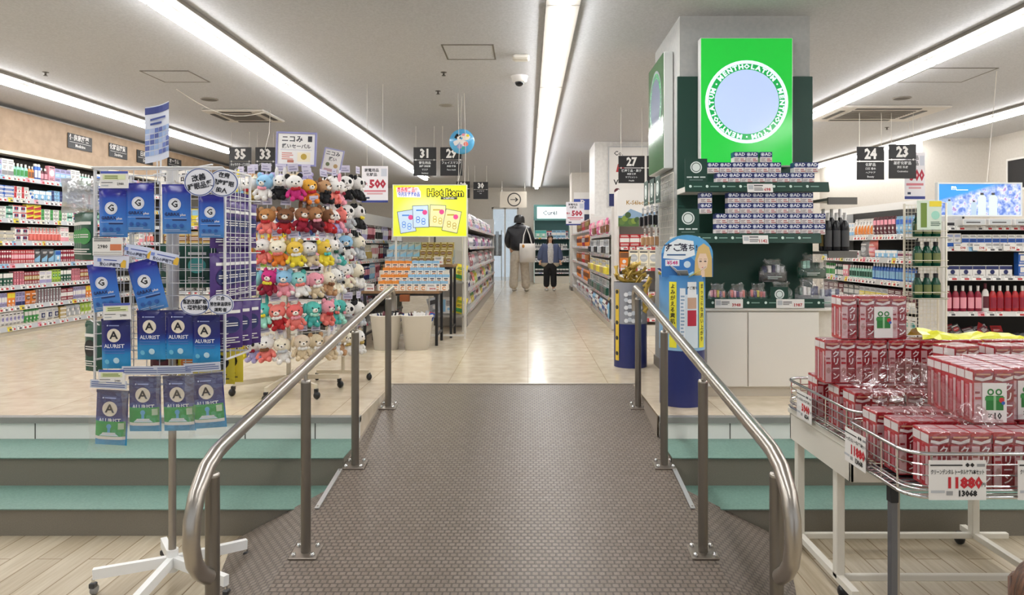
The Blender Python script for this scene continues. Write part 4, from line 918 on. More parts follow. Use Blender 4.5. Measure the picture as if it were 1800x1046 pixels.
# green cards and combs hanging on the column's left side
o = thing('hook_panel', 'narrow hook panel with green header cards on the left side of the square column', 'rack', (1.09, 5.65, 1.02), R(-90))
m = MB(); grid_panel(m, -.35, .33, 0, .56, .05, -.0, M('#d9d4c8', .4)); m.build('grid', o)
for i, x in enumerate((-.22, 0, .2)):
    m = MB(); m.tube([(x, 0, .3), (x, -.13, .31), (x, -.14, .325)], .003, CHROME, 6); m.build('hook', o)
for i, x in enumerate((-.22, 0, .2)):
    y = 5.65 - x
    sheet('header_card', f'dark green hanging card with white emblem, {("farthest", "middle", "nearest")[i]} of three beside the column', 'sign', .19, .2, (.975 + i * .01, y, 1.36), R(-90), lambda q, yy: (q.disc(0, .11, .06, yy, M('#dfe8e4'), 20), q.ring(0, .11, .036, .042, yy - .0006, DG), q.rect(-.06, .06, .02, .026, yy, M('#a8c2b8'))), mt=DG)
    for k in range(2):
        blister(.09, .03, .17, 'silver', 'black', 2).put(f'black comb pack hanging {("farthest", "in the middle", "nearest")[i]} under the green cards', (.99 - k * .04, y, 1.175), R(-90), group=f'comb packs under card {("farthest", "middle", "nearest")[i]}')
    for k in range(2):
        blister(.08, .03, .15, 'white', 'tan', 5).put(f'pale pack hanging low {("farthest", "in the middle", "nearest")[i]} on the column hook panel', (1.0 - k * .035, y, 1.02), R(-90), group=f'pale packs low {("farthest", "middle", "nearest")[i]}')
# ================================================================ cylinder bins
NV = M('#1f2a66', .35)
def cyl(m, r, z0, z1, mt, a0=0, a1=360, n=32, k=1.):
    vs = []
    full = a1 - a0 >= 360; c = n if full else n + 1
    for z in (z0, z1): vs += [(r * math.cos(R(a0 + (a1 - a0) * i / n)), k * r * math.sin(R(a0 + (a1 - a0) * i / n)), z) for i in range(c)]
    m.add(vs, [(i, (i + 1) % c, c + (i + 1) % c, c + i) for i in range(n)], mt, True)
cx, cy, r_ = X(1199, 4.66), 4.66, .145
o = thing('cylinder_display', 'tall cylinder display with navy base and blue arched header by the right handrail', 'display bin', (cx, cy, 0))
m = MB(); cyl(m, r_, 0, .36, NV); m.lathe([(.001, .0), (r_, 0)], NV, 32, caps=False); m.build('base', o)
bl = grad_mat('light_blue_print', [(0., '#8fb8d8'), (.5, '#7eb0d8'), (1., '#3f86c6')], .36, .84)
m = MB(); cyl(m, r_ + .003, .36, .84, bl); m.lathe([(r_ + .003, .80), (.001, .80)], M('darkgrey'), 32, caps=False); b_ = m.build('body', o)
def wrap(fn, r2, cx_deg):     # bends a flat print round the cylinder
    q = MB(); fn(q); return MBwrap(q, r2, cx_deg)
def MBwrap(q, r2, deg):
    n = MB()
    for f, i in zip(q.f, q.m):
        vs = []
        for k in f:
            x, y, z = q.v[k]; a = R(deg) + x / r2; rr = r2 - y; vs.append((rr * math.cos(a), rr * math.sin(a), z))
        n.add(vs, [tuple(range(len(f)))], q.mats[i])
    return n
def strips(q, w_, z0, z1, mt, n=3, y=0):
    for i in range(n): q.rect(-w_ / 2 + w_ * i / n, -w_ / 2 + w_ * (i + 1) / n, z0, z1, y, mt)
YL = M('#ece23a', .4)
for deg, t in ((-125, 'よみがえる素肌へ'), (-48, 'まっさらな洗い上がり')):
    n_ = wrap(lambda q: (strips(q, .05, .38, .80, YL), q.vtext(t, M('#3a3a20'), .034, 0, .77, -.0015, 1.1)), r_ + .006, deg); n_.build('yellow_strip', b_)
n_ = wrap(lambda q: (strips(q, .085, .38, .72, M('#d9e6f0'), 5), strips(q, .06, .66, .8, M('#eef0f2'), 4, -.001), strips(q, .06, .52, .62, M('#b9273f'), 4, -.001), strips(q, .06, .63, .7, M('#c9a48c'), 4, -.0012), q.text('すご落ち', M('darkgrey'), .02, 0, .76, -.002)), r_ + .006, -78); n_.build('picture_panel', b_)
n_ = wrap(lambda q: (strips(q, .035, .42, .76, M('#e8eef4'), 3), lines(q, -.012, .012, .45, .72, 12, -.001, M('#8fa9c4'))), r_ + .006, -101); n_.build('product_print', b_)
# arched header
def arch(w_, h, mt, y, m, n=16):
    pts = [(-w_ / 2, 0), (w_ / 2, 0)] + [(w_ / 2 * math.cos(PI * i / n), h - w_ / 2 * .75 + w_ / 2 * .75 * math.sin(PI * i / n)) for i in range(n + 1)]
    m.poly(pts, y, mt)
hw = .33; hh = .27
m = MB(); arch(hw, hh, M('#5aa6dc', .35), -.003, m); m.poly([(-hw / 2, 0), (-hw / 2, .15), (-.05, .2), (.05, .1), (hw / 2, .12), (hw / 2, 0)], -.0036, M('#3479c0', .35))
ar = MB(); n = 16; pts = [(-hw / 2, 0), (hw / 2, 0)] + [(hw / 2 * math.cos(PI * i / n), hh - hw * .375 + hw * .375 * math.sin(PI * i / n)) for i in range(n + 1)]
vs = [(a, -.0025, b) for a, b in pts] + [(a, .0025, b) for a, b in pts]; k = len(pts); m.add(vs, [tuple(range(2 * k - 1, k - 1, -1))] + [(i, i + k, (i + 1) % k + k, (i + 1) % k) for i in range(k)], WH)
m.poly([(-.155, .12), (-.14, .2), (-.06, .245), (.04, .23), (.05, .14), (-.03, .11)], -.0042, M('#eef4f8'))
m.text('すご', M('#2b2f45'), .058, -.095, .185, -.005); m.text('落ち!', M('#2b2f45'), .05, .01, .185, -.005); m.rect(-.13, -.01, .137, .146, -.005, M('#3b5f90'))
m.rect(-.14, -.05, .07, .11, -.005, M('#e9f1f7')); m.text('¥548', M('magenta'), .034, -.095, .09, -.006); m.disc(-.0, .08, .022, -.005, M('#cfe2ef'))
# blonde portrait: hair, face, eyes
hx = .1
m.poly([(hx - .055, 0), (hx + .06, 0), (hx + .058, .12), (hx + .04, .19), (hx + .005, .215), (hx - .03, .19), (hx - .05, .11)], -.0055, M('#d9b978')); m.poly([(hx - .028, .06), (hx, .035), (hx + .026, .06), (hx + .033, .11), (hx + .02, .15), (hx - .02, .15), (hx - .034, .11)], -.0062, M('#eccfb6'))
for s_ in (-1, 1): m.disc(hx + s_ * .015, .1, .0085, -.007, M('#6b5a55'), 10, .005); m.rect(hx + s_ * .015 - .009, hx + s_ * .015 + .009, .113, .1155, -.007, M('#94704e'))
m.disc(hx, .06, .008, -.007, M('#c9686a'), 10, .004); m.rect(hx - .012, hx + .012, .0, .04, -.006, M('#eccfb6')); m.build('header_card', o).location = (.01, -.1, .83)
for i in range(9):
    a = R(-165 + i * 19); k = blister(.07, .02, .13, ('white', 'silver', 'yellow')[i % 3], ('red', 'navy', 'skyblue')[i % 3], i)
    k.put(f'{("white", "silver", "yellow")[i % 3]} packet lying in the top of the blue cylinder display', (cx + .07 * math.cos(a), cy + .07 * math.sin(a) - .0, .81 + .01 * (i % 2)), group=f'{("white", "silver", "yellow")[i % 3]} packets in the blue cylinder display', rot=(R(-50 - 10 * (i % 3)), R(i * 23 % 60 - 30), R(i * 40)))
cx, cy, r_ = X(1108, 6.1), 6.1, .14
o = thing('cylinder_display', 'smaller navy cylinder display topped with gold packets, farther up the aisle', 'display bin', (cx, cy, 0))
m = MB(); cyl(m, r_, 0, .37, NV); m.lathe([(.001, 0), (r_, 0)], NV, 32, caps=False); m.build('base', o)
m = MB(); cyl(m, r_ + .002, .37, .72, M('#8f9199', .4)); m.lathe([(r_, .70), (.001, .70)], M('darkgrey'), 32, caps=False); b_ = m.build('body', o)
n_ = wrap(lambda q: (strips(q, .045, .06, .66, M('#d9b93c', .4)), [q.disc(0, .12 + i * .13, .018, -.001, M('#2a2a22'), 12) for i in range(5)]), r_ + .006, -148); n_.build('dotted_strip', b_)
n_ = wrap(lambda q: ([q.disc((i % 5 - 2) * .03, .4 + .055 * (i // 5) + .01 * (i % 2), .019, -.001 - .0004 * i, M(('#dfe1e6', '#c3c9d2')[i % 2]), 7) for i in range(25)],), r_ + .006, -88); n_.build('flower_print', b_)
gp = MB(); pillow(gp, .045, .1, .02, M('#b99d4c', .4, .5), 0, 3, 5, .5); GP = Kit('gold_packet', 'packet', gp.mesh('gold_packet'))
for i in range(34):
    a = rnd.uniform(0, 2 * PI); rr = rnd.uniform(.02, .13); z = .71 + rnd.uniform(0, .2) * (1 - rr / .2)
    GP.put('glossy gold packet heaped on the smaller navy cylinder display', (cx + rr * math.cos(a), cy + rr * math.sin(a), z - .02), group='gold packets on the navy cylinder', rot=(R(rnd.uniform(-80, 80)), R(rnd.uniform(-80, 80)), a))
for i in range(7): GP.put('gold packet trailing down the side of the navy cylinder display', (cx + .10 + .012 * (i % 2), cy - .11, .68 - i * .035), group='gold packets trailing down the side', rot=(R(rnd.uniform(-15, 15)), R(rnd.uniform(-50, 50)), 0))
# ---------------- end display under sign 27
o = shelving('red and white end-of-aisle display below the number 27 sign', ((1.02, 8.12), 0.), .5, .03 + .27, [.2, .5, .78, 1.02], 1.66, .12, frame='#d9d4cf', back='#c9c2bb', header=(1.25, 1.66, WH), seed=31, rail=M('#b03a3a'))
def land(q, y):
    q.rect(-.24, .24, 0, .12, y, M('#6f8fb0')); q.poly([(-.24, .08), (-.1, .2), (.05, .14), (.24, .18), (.24, 0), (-.24, 0)], y - .0006, M('#8aa7c4')); q.poly([(-.24, 0), (.24, 0), (.24, .07), (-.05, .09), (-.24, .1)], y - .001, M('#4c6b3a'))
    for i in range(9): q.disc(-.2 + .035 * i, .05 + .04 * (i % 3) * (1 if i < 4 else .3), .035, y - .0015 - i * .0002, M(('#5f7a3d', '#83993f', '#3f5a35')[i % 3]), 9)
    q.text('K-Sélection', M('#b08a4a'), .065, 0, .27, y, wmax=.36); q.rect(.05, .16, .04, .1, y - .004, WH)
sheet('header_board', 'white header board with garden landscape picture under sign 27', 'sign', .49, .42, (1.27, 8.106, 1.25), 0, land)
for z, c in ((1.18, '#b63a34'), (1.1, '#c9bfb6'), (1.0, '#b63a34')):
    pass
place_row(((1.02, 8.12), 0.), 1.021, .03, .48, [sp('carton', .11, .05, .14, 'red', 'white', 5, 4)], 'on the top shelf of the display below sign 27', back=.0, seed=141)
place_row(((1.02, 8.12), 0.), .781, .03, .48, [sp('carton', .1, .05, .18, 'orange', 'brown', 0, 1), sp('carton', .11, .05, .2, 'cream', 'silver', 3, 3)], 'on the second shelf of the display below sign 27', back=.0, seed=142)
place_row(((1.02, 8.12), 0.), .501, .03, .48, [sp('pouch', .11, .05, .2, 'white', 'lilac', 3, 4)], 'on the third shelf of the display below sign 27', back=.0, seed=143)
# posters on the far columns
sheet('poster', 'white framed poster with red mark on the second column, behind sign 27', 'poster', .62, .95, (1.62, 11.47, Z(362, 11.4)), 0, lambda q, y: (q.text('Co.', M('darkgrey'), .1, -.16, .85, y), q.text('V', M('black'), .12, -.2, .38, y), q.poly([(-.2, .55), (-.05, .55), (-.08, .68), (-.17, .68)], y, M('red')), q.disc(-.18, .24, .05, y, M('maroon')), q.rect(-.31, .31, 0, .2, y, M('navy')), q.disc(-.15, .1, .06, y - .001, M('#cfc45a'))), frame=(.012, M('silver')))
sheet('poster', 'tall dark blue and white poster on the third column up the aisle', 'poster', .5, .95, (1.3, 16.27, 1.3), 0, lambda q, y: (q.rect(-.25, .25, .55, .8, y, M('#3b4fa0')), q.text('P', WH, .2, -.05, .7, y - .001), q.rect(-.25, .25, 0, .45, y, M('#26304f')), q.text('×', WH, .2, 0, .2, y - .001)))
# ================================================================ front left: rotating supplement stand
SX, SD = -1.53, 3.06
WW = M('#dcdcdc', .35)
o = thing('display_stand', 'white wire display stand on a five-star caster base at the foot of the steps', 'display stand', (SX, SD, LOW))
x0, x1, z0, z1 = -1.785 - SX, -1.25 - SX, .46 - LOW, 1.345 - LOW
ya, yb = 2.93 - SD, 3.2 - SD
m = MB(); grid_panel(m, x0, x1, z0, z1, .052, ya, WW, .0013, .0035); m.build('grid_panel', o)
m = MB(); grid_panel(m, x0, x1, z0 + .1, z1, .052, yb, WW, .0013, .0035); m.build('grid_panel', o)
for x in (x0, x1):
    m = MB(); m.M = Matrix.Translation((x, (ya + yb) / 2, 0)) @ Matrix.Rotation(R(90), 4, 'Z'); w_ = (yb - ya) / 2 - .006; grid_panel(m, -w_, w_, z0 + .1, z1, .052, 0, WW, .0013, .0035); m.build('grid_panel', o)
m = MB(); m.tube([(0, 0, .1), (0, 0, z0 + .15)], .0155, M('#a9a39b', .3, .9), 16); m.tube([(0, 0, z0 + .15), (0, 0, z1 + .02)], .024, M('#d3d1cc', .4), 16); m.tube([(-.05, 0, z1 + .0), (-.05, 0, z1 + .2)], .004, WW, 8); m.build('pole', o)
m = MB(); m.tube([(0, 0, .055), (0, 0, .15)], .024, M('#f0f0ee', .35), 20); m.build('hub', o)
for (a, b) in ((-.28, -.1), (.02, -.32), (.30, -.16), (.24, .2), (-.15, .22)):
    m = MB(); m.bar((0, 0, .10), (a, b, .088), .026, .042, M('#f0f0ee', .35)); lg = m.build('leg', o)
    m = MB(); m.tube([(a, b, .068), (a, b, .05)], .006, CHROME, 8); m.box(a - .012, a + .012, b - .014, b + .014, .03, .052, M('#3a3a3c', .3), .003)
    m.M = Matrix.Translation((a, b + .008, .02)) @ Matrix.Rotation(R(90), 4, 'Y'); m.lathe([(.019, -.009), (.02, -.007), (.02, .007), (.019, .009)], M('#8a8a8a', .3), 14); m.build('caster', lg)
m = MB(); m.tube([(x0, ya, z1), (x0 - .0, ya - .02, z1 + .006), (x1, ya - .02, z1 + .006), (x1, ya, z1)], .004, WW, 6); m.tube([(x0 + .1, yb, z1 + .004), (x1 - .05, ya, z1 + .02)], .0035, WW, 6); m.build('top_rail', o)
PY = 2.885
def pg(name, stops, r=.22): return grad_mat(name, stops, 0, .2, r)
GB = pg('gaba_print', [(0, '#4f8acb'), (.45, '#2f6ec6'), (.78, '#2a4fae'), (.86, '#2a2f98'), (1, '#27288c')])
AL = pg('alu_print', [(0, '#3aa0d6'), (.3, '#2386c4'), (.42, '#21479c'), (.55, '#1d2270'), (1, '#1b1b5c')])
def stand_pouch(kind):
    w_, h = .115, .2; m = MB(); pillow(m, w_, h, .03, GB if kind == 'g' else AL, 0, 8, 10)
    def pr(q):
        if kind == 'g':
            q.disc(0, .118, .0255, 0, M('#e9ebf2', .3), 24); q.ring(0, .118, .021, .0225, -.0004, M('#b9bfd6'), 24); q.text('G', M('#15161c'), .038, 0, .118, -.0008); q.text('GABAX', M('#1c2658'), .019, -.012, .078, 0); q.text('plus', WH, .013, .032, .076, 0)
            q.rect(-.045, .045, .061, .0625, 0, M('#a9c6ea')); q.rect(-.01, .045, .053, .058, 0, M('#1c2658'))
            for i in range(3): q.disc(-.03 + .028 * i, .032, .0085, 0, M('#2a5aa8'), 12)
            lines(q, -.045, .045, .008, .02, 2, 0, M('#a9c6ea'))
        else:
            q.disc(0, .135, .027, 0, M('#e6dccb', .3), 24); q.text('A', M('#1b1a22'), .042, 0, .135, -.0008, sx=1.1); q.text('ALURIST', M('#dfe3ee'), .021, 0, .092, 0)
            q.rect(-.02, .02, .172, .176, 0, M('#8f97c8')); q.disc(-.026, .174, .003, 0, M('#c9cfe8'), 8)
            if kind == 'a': q.disc(.008, .035, .012, 0, M('#bfe0ee'), 12); q.disc(-.03, .03, .01, 0, M('#6ec0e2'), 10); lines(q, -.04, .04, .06, .08, 2, 0, M('#3f6fb8'))
            else:
                q.rect(-.054, .054, .035, .09, -.001, M('#1f9a48')); q.rect(-.054, .054, .024, .035, -.001, WH); q.disc(0, .072, .009, -.0016, M('#5aa9d8'), 12); q.rect(-.005, .005, .05, .066, -.0016, M('#5aa9d8')); q.poly([(-.035, .037), (.035, .037), (.02, .05), (-.02, .05)], -.0018, M('#cfe6f2')); q.text('ALURIST', WH, .013, 0, .045, -.0024); q.rect(.032, .05, .062, .085, -.0016, M('#b9cfae'))
    bulged(m, w_, h, .03, 0, pr)
    t = MB(); t.box(-w_ / 2, w_ / 2, -.003, .003, h * .95, h * 1.0, M('#2a2f90' if kind == 'g' else '#1b1b5c', .3)); t.box(-w_ / 2 + .004, w_ / 2 - .004, -.008, -.004, h * .86, h * .872, M('#4a54b8' if kind == 'g' else '#3a3f86', .25))
    parts = [('bag', m.mesh('bag')), ('zip_strip', t.mesh('zip_strip'))]
    if kind == 'b':
        f = MB(); r = random.Random(4); nx, nz = 7, 9; vs = []
        for j in range(nz + 1):
            for i in range(nx + 1): vs.append(((i / nx - .5) * .135 + r.uniform(-.002, .002), -.026 + r.uniform(-.005, .005), -.02 + j / nz * .262))
        f.add(vs, [(j * (nx + 1) + i, j * (nx + 1) + i + 1, (j + 1) * (nx + 1) + i + 1, (j + 1) * (nx + 1) + i) for j in range(nz) for i in range(nx)], FILM, True)
        c = MB(); c.box(-.065, .065, -.03, -.0285, .212, .242, M('#c9cedb', .35)); lines(c, -.06, .06, .216, .238, 3, -.031, M('#5a6a9c')); parts += [('film', f.mesh('film')), ('header_card', c.mesh('header_card'))]
    return Kit('supplement_pouch', 'pouch', parts)
KG, KA, KB = stand_pouch('g'), stand_pouch('a'), stand_pouch('b')
def hang(kit, cx, top, bot, label, dy=0, tilt=0):
    h = Z(top, PY + dy) - Z(bot, PY + dy); kit.put(label, (X(cx, PY + dy), PY + dy, Z(bot, PY + dy)), rot=(R(1.5), R(tilt), 0), sc=h / .2 if kit is not KB else 1.12)
W_ = 'on the wire stand'
hang(KG, 200, 331, 417, 'light blue supplement pouch, top row, under the first price card'); hang(KG, 247, 322, 408, 'light blue supplement pouch, top row, second from the price card')
hang(KG, 311, 324, 411, 'light blue supplement pouch, top row, left of the round notices'); hang(KG, 372, 342, 418, 'light blue supplement pouch, top row, under the round notices')
hang(KG, 190, 462, 546, 'light blue supplement pouch in film, second row, under a printed header', tilt=-8); hang(KG, 271, 455, 546, 'light blue supplement pouch in film, second row, tilting beside the bare grid', tilt=-14)
hang(KA, 205, 560, 648, 'navy and cyan pouch, third row, under the small price card'); hang(KA, 267, 545, 632, 'navy and cyan pouch, third row, second from the price card'); hang(KA, 317, 545, 631, 'navy and cyan pouch, third row, left of the oval notices'); hang(KA, 363, 553, 638, 'navy and cyan pouch, third row, under the oval notices')
hang(KB, 195, 672, 782, 'navy pouch with green band in film, bottom row, hanging lowest', tilt=3); hang(KB, 256, 657, 758, 'navy pouch with green band in film, bottom row, left of the pole'); hang(KB, 317, 655, 757, 'navy pouch with green band in film, bottom row, right of the pole', tilt=-1); hang(KB, 371, 652, 752, 'navy pouch with green band in film, bottom row, farthest right', tilt=-4)
# hooks under them
for (cx, top) in ((200, 331), (247, 322), (311, 324), (372, 342), (190, 455), (271, 450), (205, 560), (267, 545), (317, 545), (363, 553), (195, 672), (256, 657), (317, 655), (371, 652)):
    z = Z(top, PY) - LOW + .006; x = X(cx, PY) - SX
    m = MB(); m.tube([(x, ya, z), (x, ya - .055, z), (x, ya - .062, z + .008)], .0022, CHROME, 5); m.build('hook', o)
# printed headers and cards
def pcard(px0, px1, py0, py1, label, draw=None, tilt=0, d=2.845, mt=None):
    w_ = X(px1, d) - X(px0, d); h = Z(py0, d) - Z(py1, d)
    def dr(q, y):
        q.rect(-w_ * .48, w_ * .48, h * .86, h, y, M('#4a5bb0')); q.rect(-w_ * .4, w_ * .4, h * .5, h * .8, y, M('#dfe6b8')); lines(q, -w_ * .33, w_ * .33, h * .54, h * .77, 2, y - .001, M('#6b7a2a'))
        q.rect(-w_ * .45, -w_ * .05, h * .32, h * .36, y, M('darkgrey')); q.text('2980', M('darkgrey'), h * .2, w_ * .22, h * .25, y, wmax=w_ * .4); q.rect(-w_ * .45, -w_ * .2, h * .12, h * .2, y, M('silver'))
    sheet('price_card', label, 'price card', w_, h, ((X(px0, d) + X(px1, d)) / 2, d, Z(py1, d)), 0, draw or dr, t=.0016, mt=mt, rot=(0, R(tilt), 0))
pcard(176, 226, 301, 331, 'white price card clipped to the top rail of the wire stand'); pcard(182, 231, 533, 562, 'white price card on the third row of the wire stand', tilt=-2); pcard(173, 220, 650, 676, 'white price card on the bottom row of the wire stand')
def big(q, y):
    w_, h = .12, .08; lines(q, -.055, .04, .055, .078, 3, y, M('darkgrey')); q.text('2980', M('#2b2b2b'), .02, -.02, .035, y); q.rect(.01, .055, .02, .045, y, M('#cf7a52')); q.rect(-.056, .056, .004, .0055, y, M('#6e6e6e')); q.rect(-.056, .056, .012, .0135, y, M('#6e6e6e'))
pcard(163, 216, 418, 449, 'larger white price card with an orange patch on the second row', big)
def hdr(q, y): q.rect(-.055, -.04, .02, .033, y, M('#7a8fd0')); lines(q, -.03, .045, .024, .034, 1, y, M('#5a6ab0')); q.text('安心の睡眠習慣', M('#3a3f5a'), .016, 0, .01, y, wmax=.09); q.poly([(.04, .002), (.06, .002), (.06, .03), (.05, .034), (.04, .02)], y - .0006, M('#e0b43c'))
pcard(164, 226, 448, 470, 'pale printed header above the film-wrapped pouch, under the larger card', hdr, 4, 2.85, M('#d6d9ea')); pcard(218, 264, 432, 452, 'pale printed header with flags, between two other headers', hdr, 10, 2.852, M('#cfd6f0')); pcard(262, 312, 443, 462, 'pale printed header with yellow corner above the tilting pouch', hdr, 12, 2.848, M('#d6dcf2'))
def oval(cx, cy, rx, ry, ls, label, d, tilt=0):
    a, b = rx / F * d, ry / F * d; n = 40; o = thing('round_notice', label, 'notice', (X(cx, d), d, Z(cy, d))); m = MB(); vs = [(a * math.cos(2 * PI * i / n), y, b * math.sin(2 * PI * i / n)) for y in (-.001, .001) for i in range(n)]
    m.add(vs, [tuple(range(n)), tuple(range(2 * n - 1, n - 1, -1))] + [(i, n + i, n + (i + 1) % n, (i + 1) % n) for i in range(n)], M('#e6e7ef', .4)); m.build('card', o)
    q = MB(); q.ring(0, 0, a * .9, a * .96, -.002, M('#3f5590'), 40, b / a)
    for i, t in enumerate(ls):
        dz = b * .56 * ((len(ls) - 1) / 2 - i); q.text(t, M('#20222c'), b * (.5 if len(ls) < 3 else .42), -dz * math.sin(R(tilt)), dz * math.cos(R(tilt)), -.0025, rot=R(tilt), wmax=a * 1.6, off=.03)
    q.build('lettering', o)
oval(351, 320, 27.5, 25, ['改善', '睡眠品質'], 'round white notice with blue rim, the left one above the top pouches', 2.83, 12); oval(392, 322, 27.5, 24, ['在意', '深度睡眠', '的人'], 'round white notice with blue rim, the right one above the top pouches', 2.836, -10)
oval(343, 536, 26, 18, ['幫助改善睡眠', '・增強記憶'], 'oval white notice, the left one above the navy pouches', 2.83); oval(388, 535, 23, 18, ['適合', '常在高温環境', '運動者'], 'oval white notice, the right one above the navy pouches', 2.836)
# curved topper card
d = 3.0; w_ = .095; h = Z(183, d) - Z(282, d); m = MB(); n = 8; vs = []
for j in (0, 1):
    for i in range(n + 1): u = i / n; vs.append(((u - .5) * w_, .02 * math.sin(PI * u), j * h + (u - .5) * .03))
m.add(vs, [(i, i + 1, n + 2 + i, n + 1 + i) for i in range(n)], M('#dfe3ee', .3), True)
def bendp(q):
    k = MB()
    for f, i in zip(q.f, q.m):
        vv = []
        for t in f: x, y, z = q.v[t]; u = x / w_ + .5; vv.append((x, .02 * math.sin(PI * u) - .0015 + y, z + (u - .5) * .03))
        k.add(vv, [tuple(range(len(f)))], q.mats[i])
    return k
o2 = thing('topper_card', 'curved blue and white leaflet on top of the wire stand', 'sign', (X(276, d), d, Z(282, d)), R(8)); m.build('card', o2)
q = MB()
for i in range(6):
    a, b = -w_ / 2 + w_ * i / 6, -w_ / 2 + w_ * (i + 1) / 6
    q.rect(a, b, h * .86, h * .98, 0, M('#3f4a8c'))
    for k in range(5): q.rect(a + .001, b - .001, h * (.12 + .1 * k), h * (.2 + .1 * k), 0, M(('#8da4d4', '#6f80c0', '#a9c0e4', '#5f6aa8', '#b9c6e6')[(i * 2 + k * 3) % 5]))
lines(q, -.03, .03, h * .64, h * .8, 2, -.0005, M('#4a5a9a')); bendp(q).build('lettering', o2)
m = MB(); m.tube([(0, 0, 0), (0, .01, -.1)], .003, WW, 6); m.build('stem', o2)
# side and back goods: green packs left, purple packs right
def side(n, px, z, y, c1, c2, label, grp, w_=.11, h=.2, rz=0., sc=1.):
    k = pouch(w_, .035, h, c1, c2, 3)
    for i in range(n): k.put(label, (px[0] + px[1] * i, y + px[2] * i, z), rz, group=grp, sc=sc)
side(4, (-1.84, -.04, .05), .97, 2.98, 'darkgreen', 'green', 'dark green pouch on the left side hooks of the wire stand, upper row', 'green pouches, upper left hooks', rz=R(-25))
side(3, (-1.83, -.035, .06), .50, 3.0, 'darkgreen', 'black', 'dark green pouch on the left side hooks of the wire stand, low row', 'green pouches, low left hooks', rz=R(-25))
side(3, (-1.62, .0, .045), .84, 3.24, 'darkgreen', 'grey', 'dark green pouch seen through the grid of the wire stand', 'green pouches behind the grid', .12)
side(3, (-1.50, .0, .045), .84, 3.24, 'darkgreen', 'teal', 'dark green pouch behind the pole of the wire stand', 'green pouches behind the pole', .12)
side(4, (-1.275, .0, .1), 1.02, 2.94, 'purple', 'navy', 'purple pouch on the right side hooks, behind the round notices', 'purple pouches behind the round notices', rz=R(72))
side(4, (-1.275, .0, .1), .80, 2.94, 'purple', 'navy', 'purple pouch on the right side hooks, middle row', 'purple pouches, middle right hooks', rz=R(72))
side(3, (-1.25, .012, .07), .60, 2.98, 'purple', 'navy', 'purple pouch on the right side hooks, low row above the oval notices', 'purple pouches, low right hooks', rz=R(45))
side(3, (-1.36, .0, .045), .84, 3.24, 'purple', 'lilac', 'purple pouch seen through the bare grid', 'purple pouches behind the grid', .12)
side(3, (-1.36, .0, .045), 1.07, 3.24, 'purple', 'black', 'purple pouch high behind the bare grid', 'purple pouches high behind the grid', .12)
side(2, (-1.66, .02, .045), .44, 3.24, 'maroon', 'black', 'maroon pouch low behind the wire stand', 'maroon pouches low behind', .12)
side(2, (-1.53, .02, .045), .40, 3.24, 'yellow', 'orange', 'yellow pouch low behind the wire stand, by the pole', 'yellow pouches low behind, by the pole', .13)
side(2, (-1.40, .02, .045), .40, 3.24, 'yellow', 'black', 'yellow pouch low behind the wire stand, right of the pole', 'yellow pouches low behind, right of pole', .13)
for zz in (.97 + .2, .5 + .2): m = MB(); m.tube([(x0, -.1, zz - LOW), (x0 - .16, .1, zz - LOW)], .003, WW, 6); m.build('hook', o)
for zz in (1.22, 1.0, .8): m = MB(); m.tube([(x1, -.08, zz - LOW), (x1 + .1, .0, zz - LOW)], .003, WW, 6); m.build('hook', o)
# clear bag hanging left
m = MB(); pillow(m, .17, .15, .05, film_mat('cloudy_film', '#dfe3e6', .45, .3), 0, 8, 8, .1); tag(m.build('clear_bag', loc=(-1.92, 3.05, 1.17)), 'cloudy clear empty bag on the left side of the wire stand', 'plastic bag')
# ================================================================ plush toy stand
PX_, PDp = X(500, 5.05), 5.05
o = thing('toy_stand', 'white round wire stand hung with small plush toys, on black casters', 'display stand', (PX_ + .03, PDp, 0))
tz = [Z(y, 4.74) for y in (352, 405, 463, 518, 573, 632)]
m = MB(); m.tube([(0, 0, .1), (0, 0, 1.6)], .016, M('#cfc8b8', .4), 12); m.build('pole', o)
for (a, b) in ((-.34, -.2), (-.02, -.42), (.3, -.3), (.36, .1), (-.1, .36)):
    m = MB(); m.bar((0, 0, .1), (a * .93, b * .93, .085), .022, .03, M('#d9cfb8', .4)); lg = m.build('leg', o); m = MB(); m.box(a * .93 - .012, a * .93 + .012, b * .93 - .012, b * .93 + .012, .045, .07, BK); m.ball((a * .95, b * .95, .028), (.024, .026, .027), M('#141416', .3), 12, 8); m.build('caster', lg)
for z in tz:
    m = MB(); rr = .29; m.tube([(rr * math.cos(2 * PI * i / 24), rr * math.sin(2 * PI * i / 24), z + .13) for i in range(25)], .0035, WW, 6, False)
    for k in range(4): a = PI / 4 + k * PI / 2; m.tube([(0, 0, z + .13), (rr * math.cos(a), rr * math.sin(a), z + .13)], .003, WW, 5)
    m.build('ring', o)
_fz = {}
def fuzz(c):
    if c not in _fz: h = COL.get(c, c); _fz[c] = noise_mat('plush_' + c.strip('#'), h, h, 120, .9, .9)
    return _fz[c]
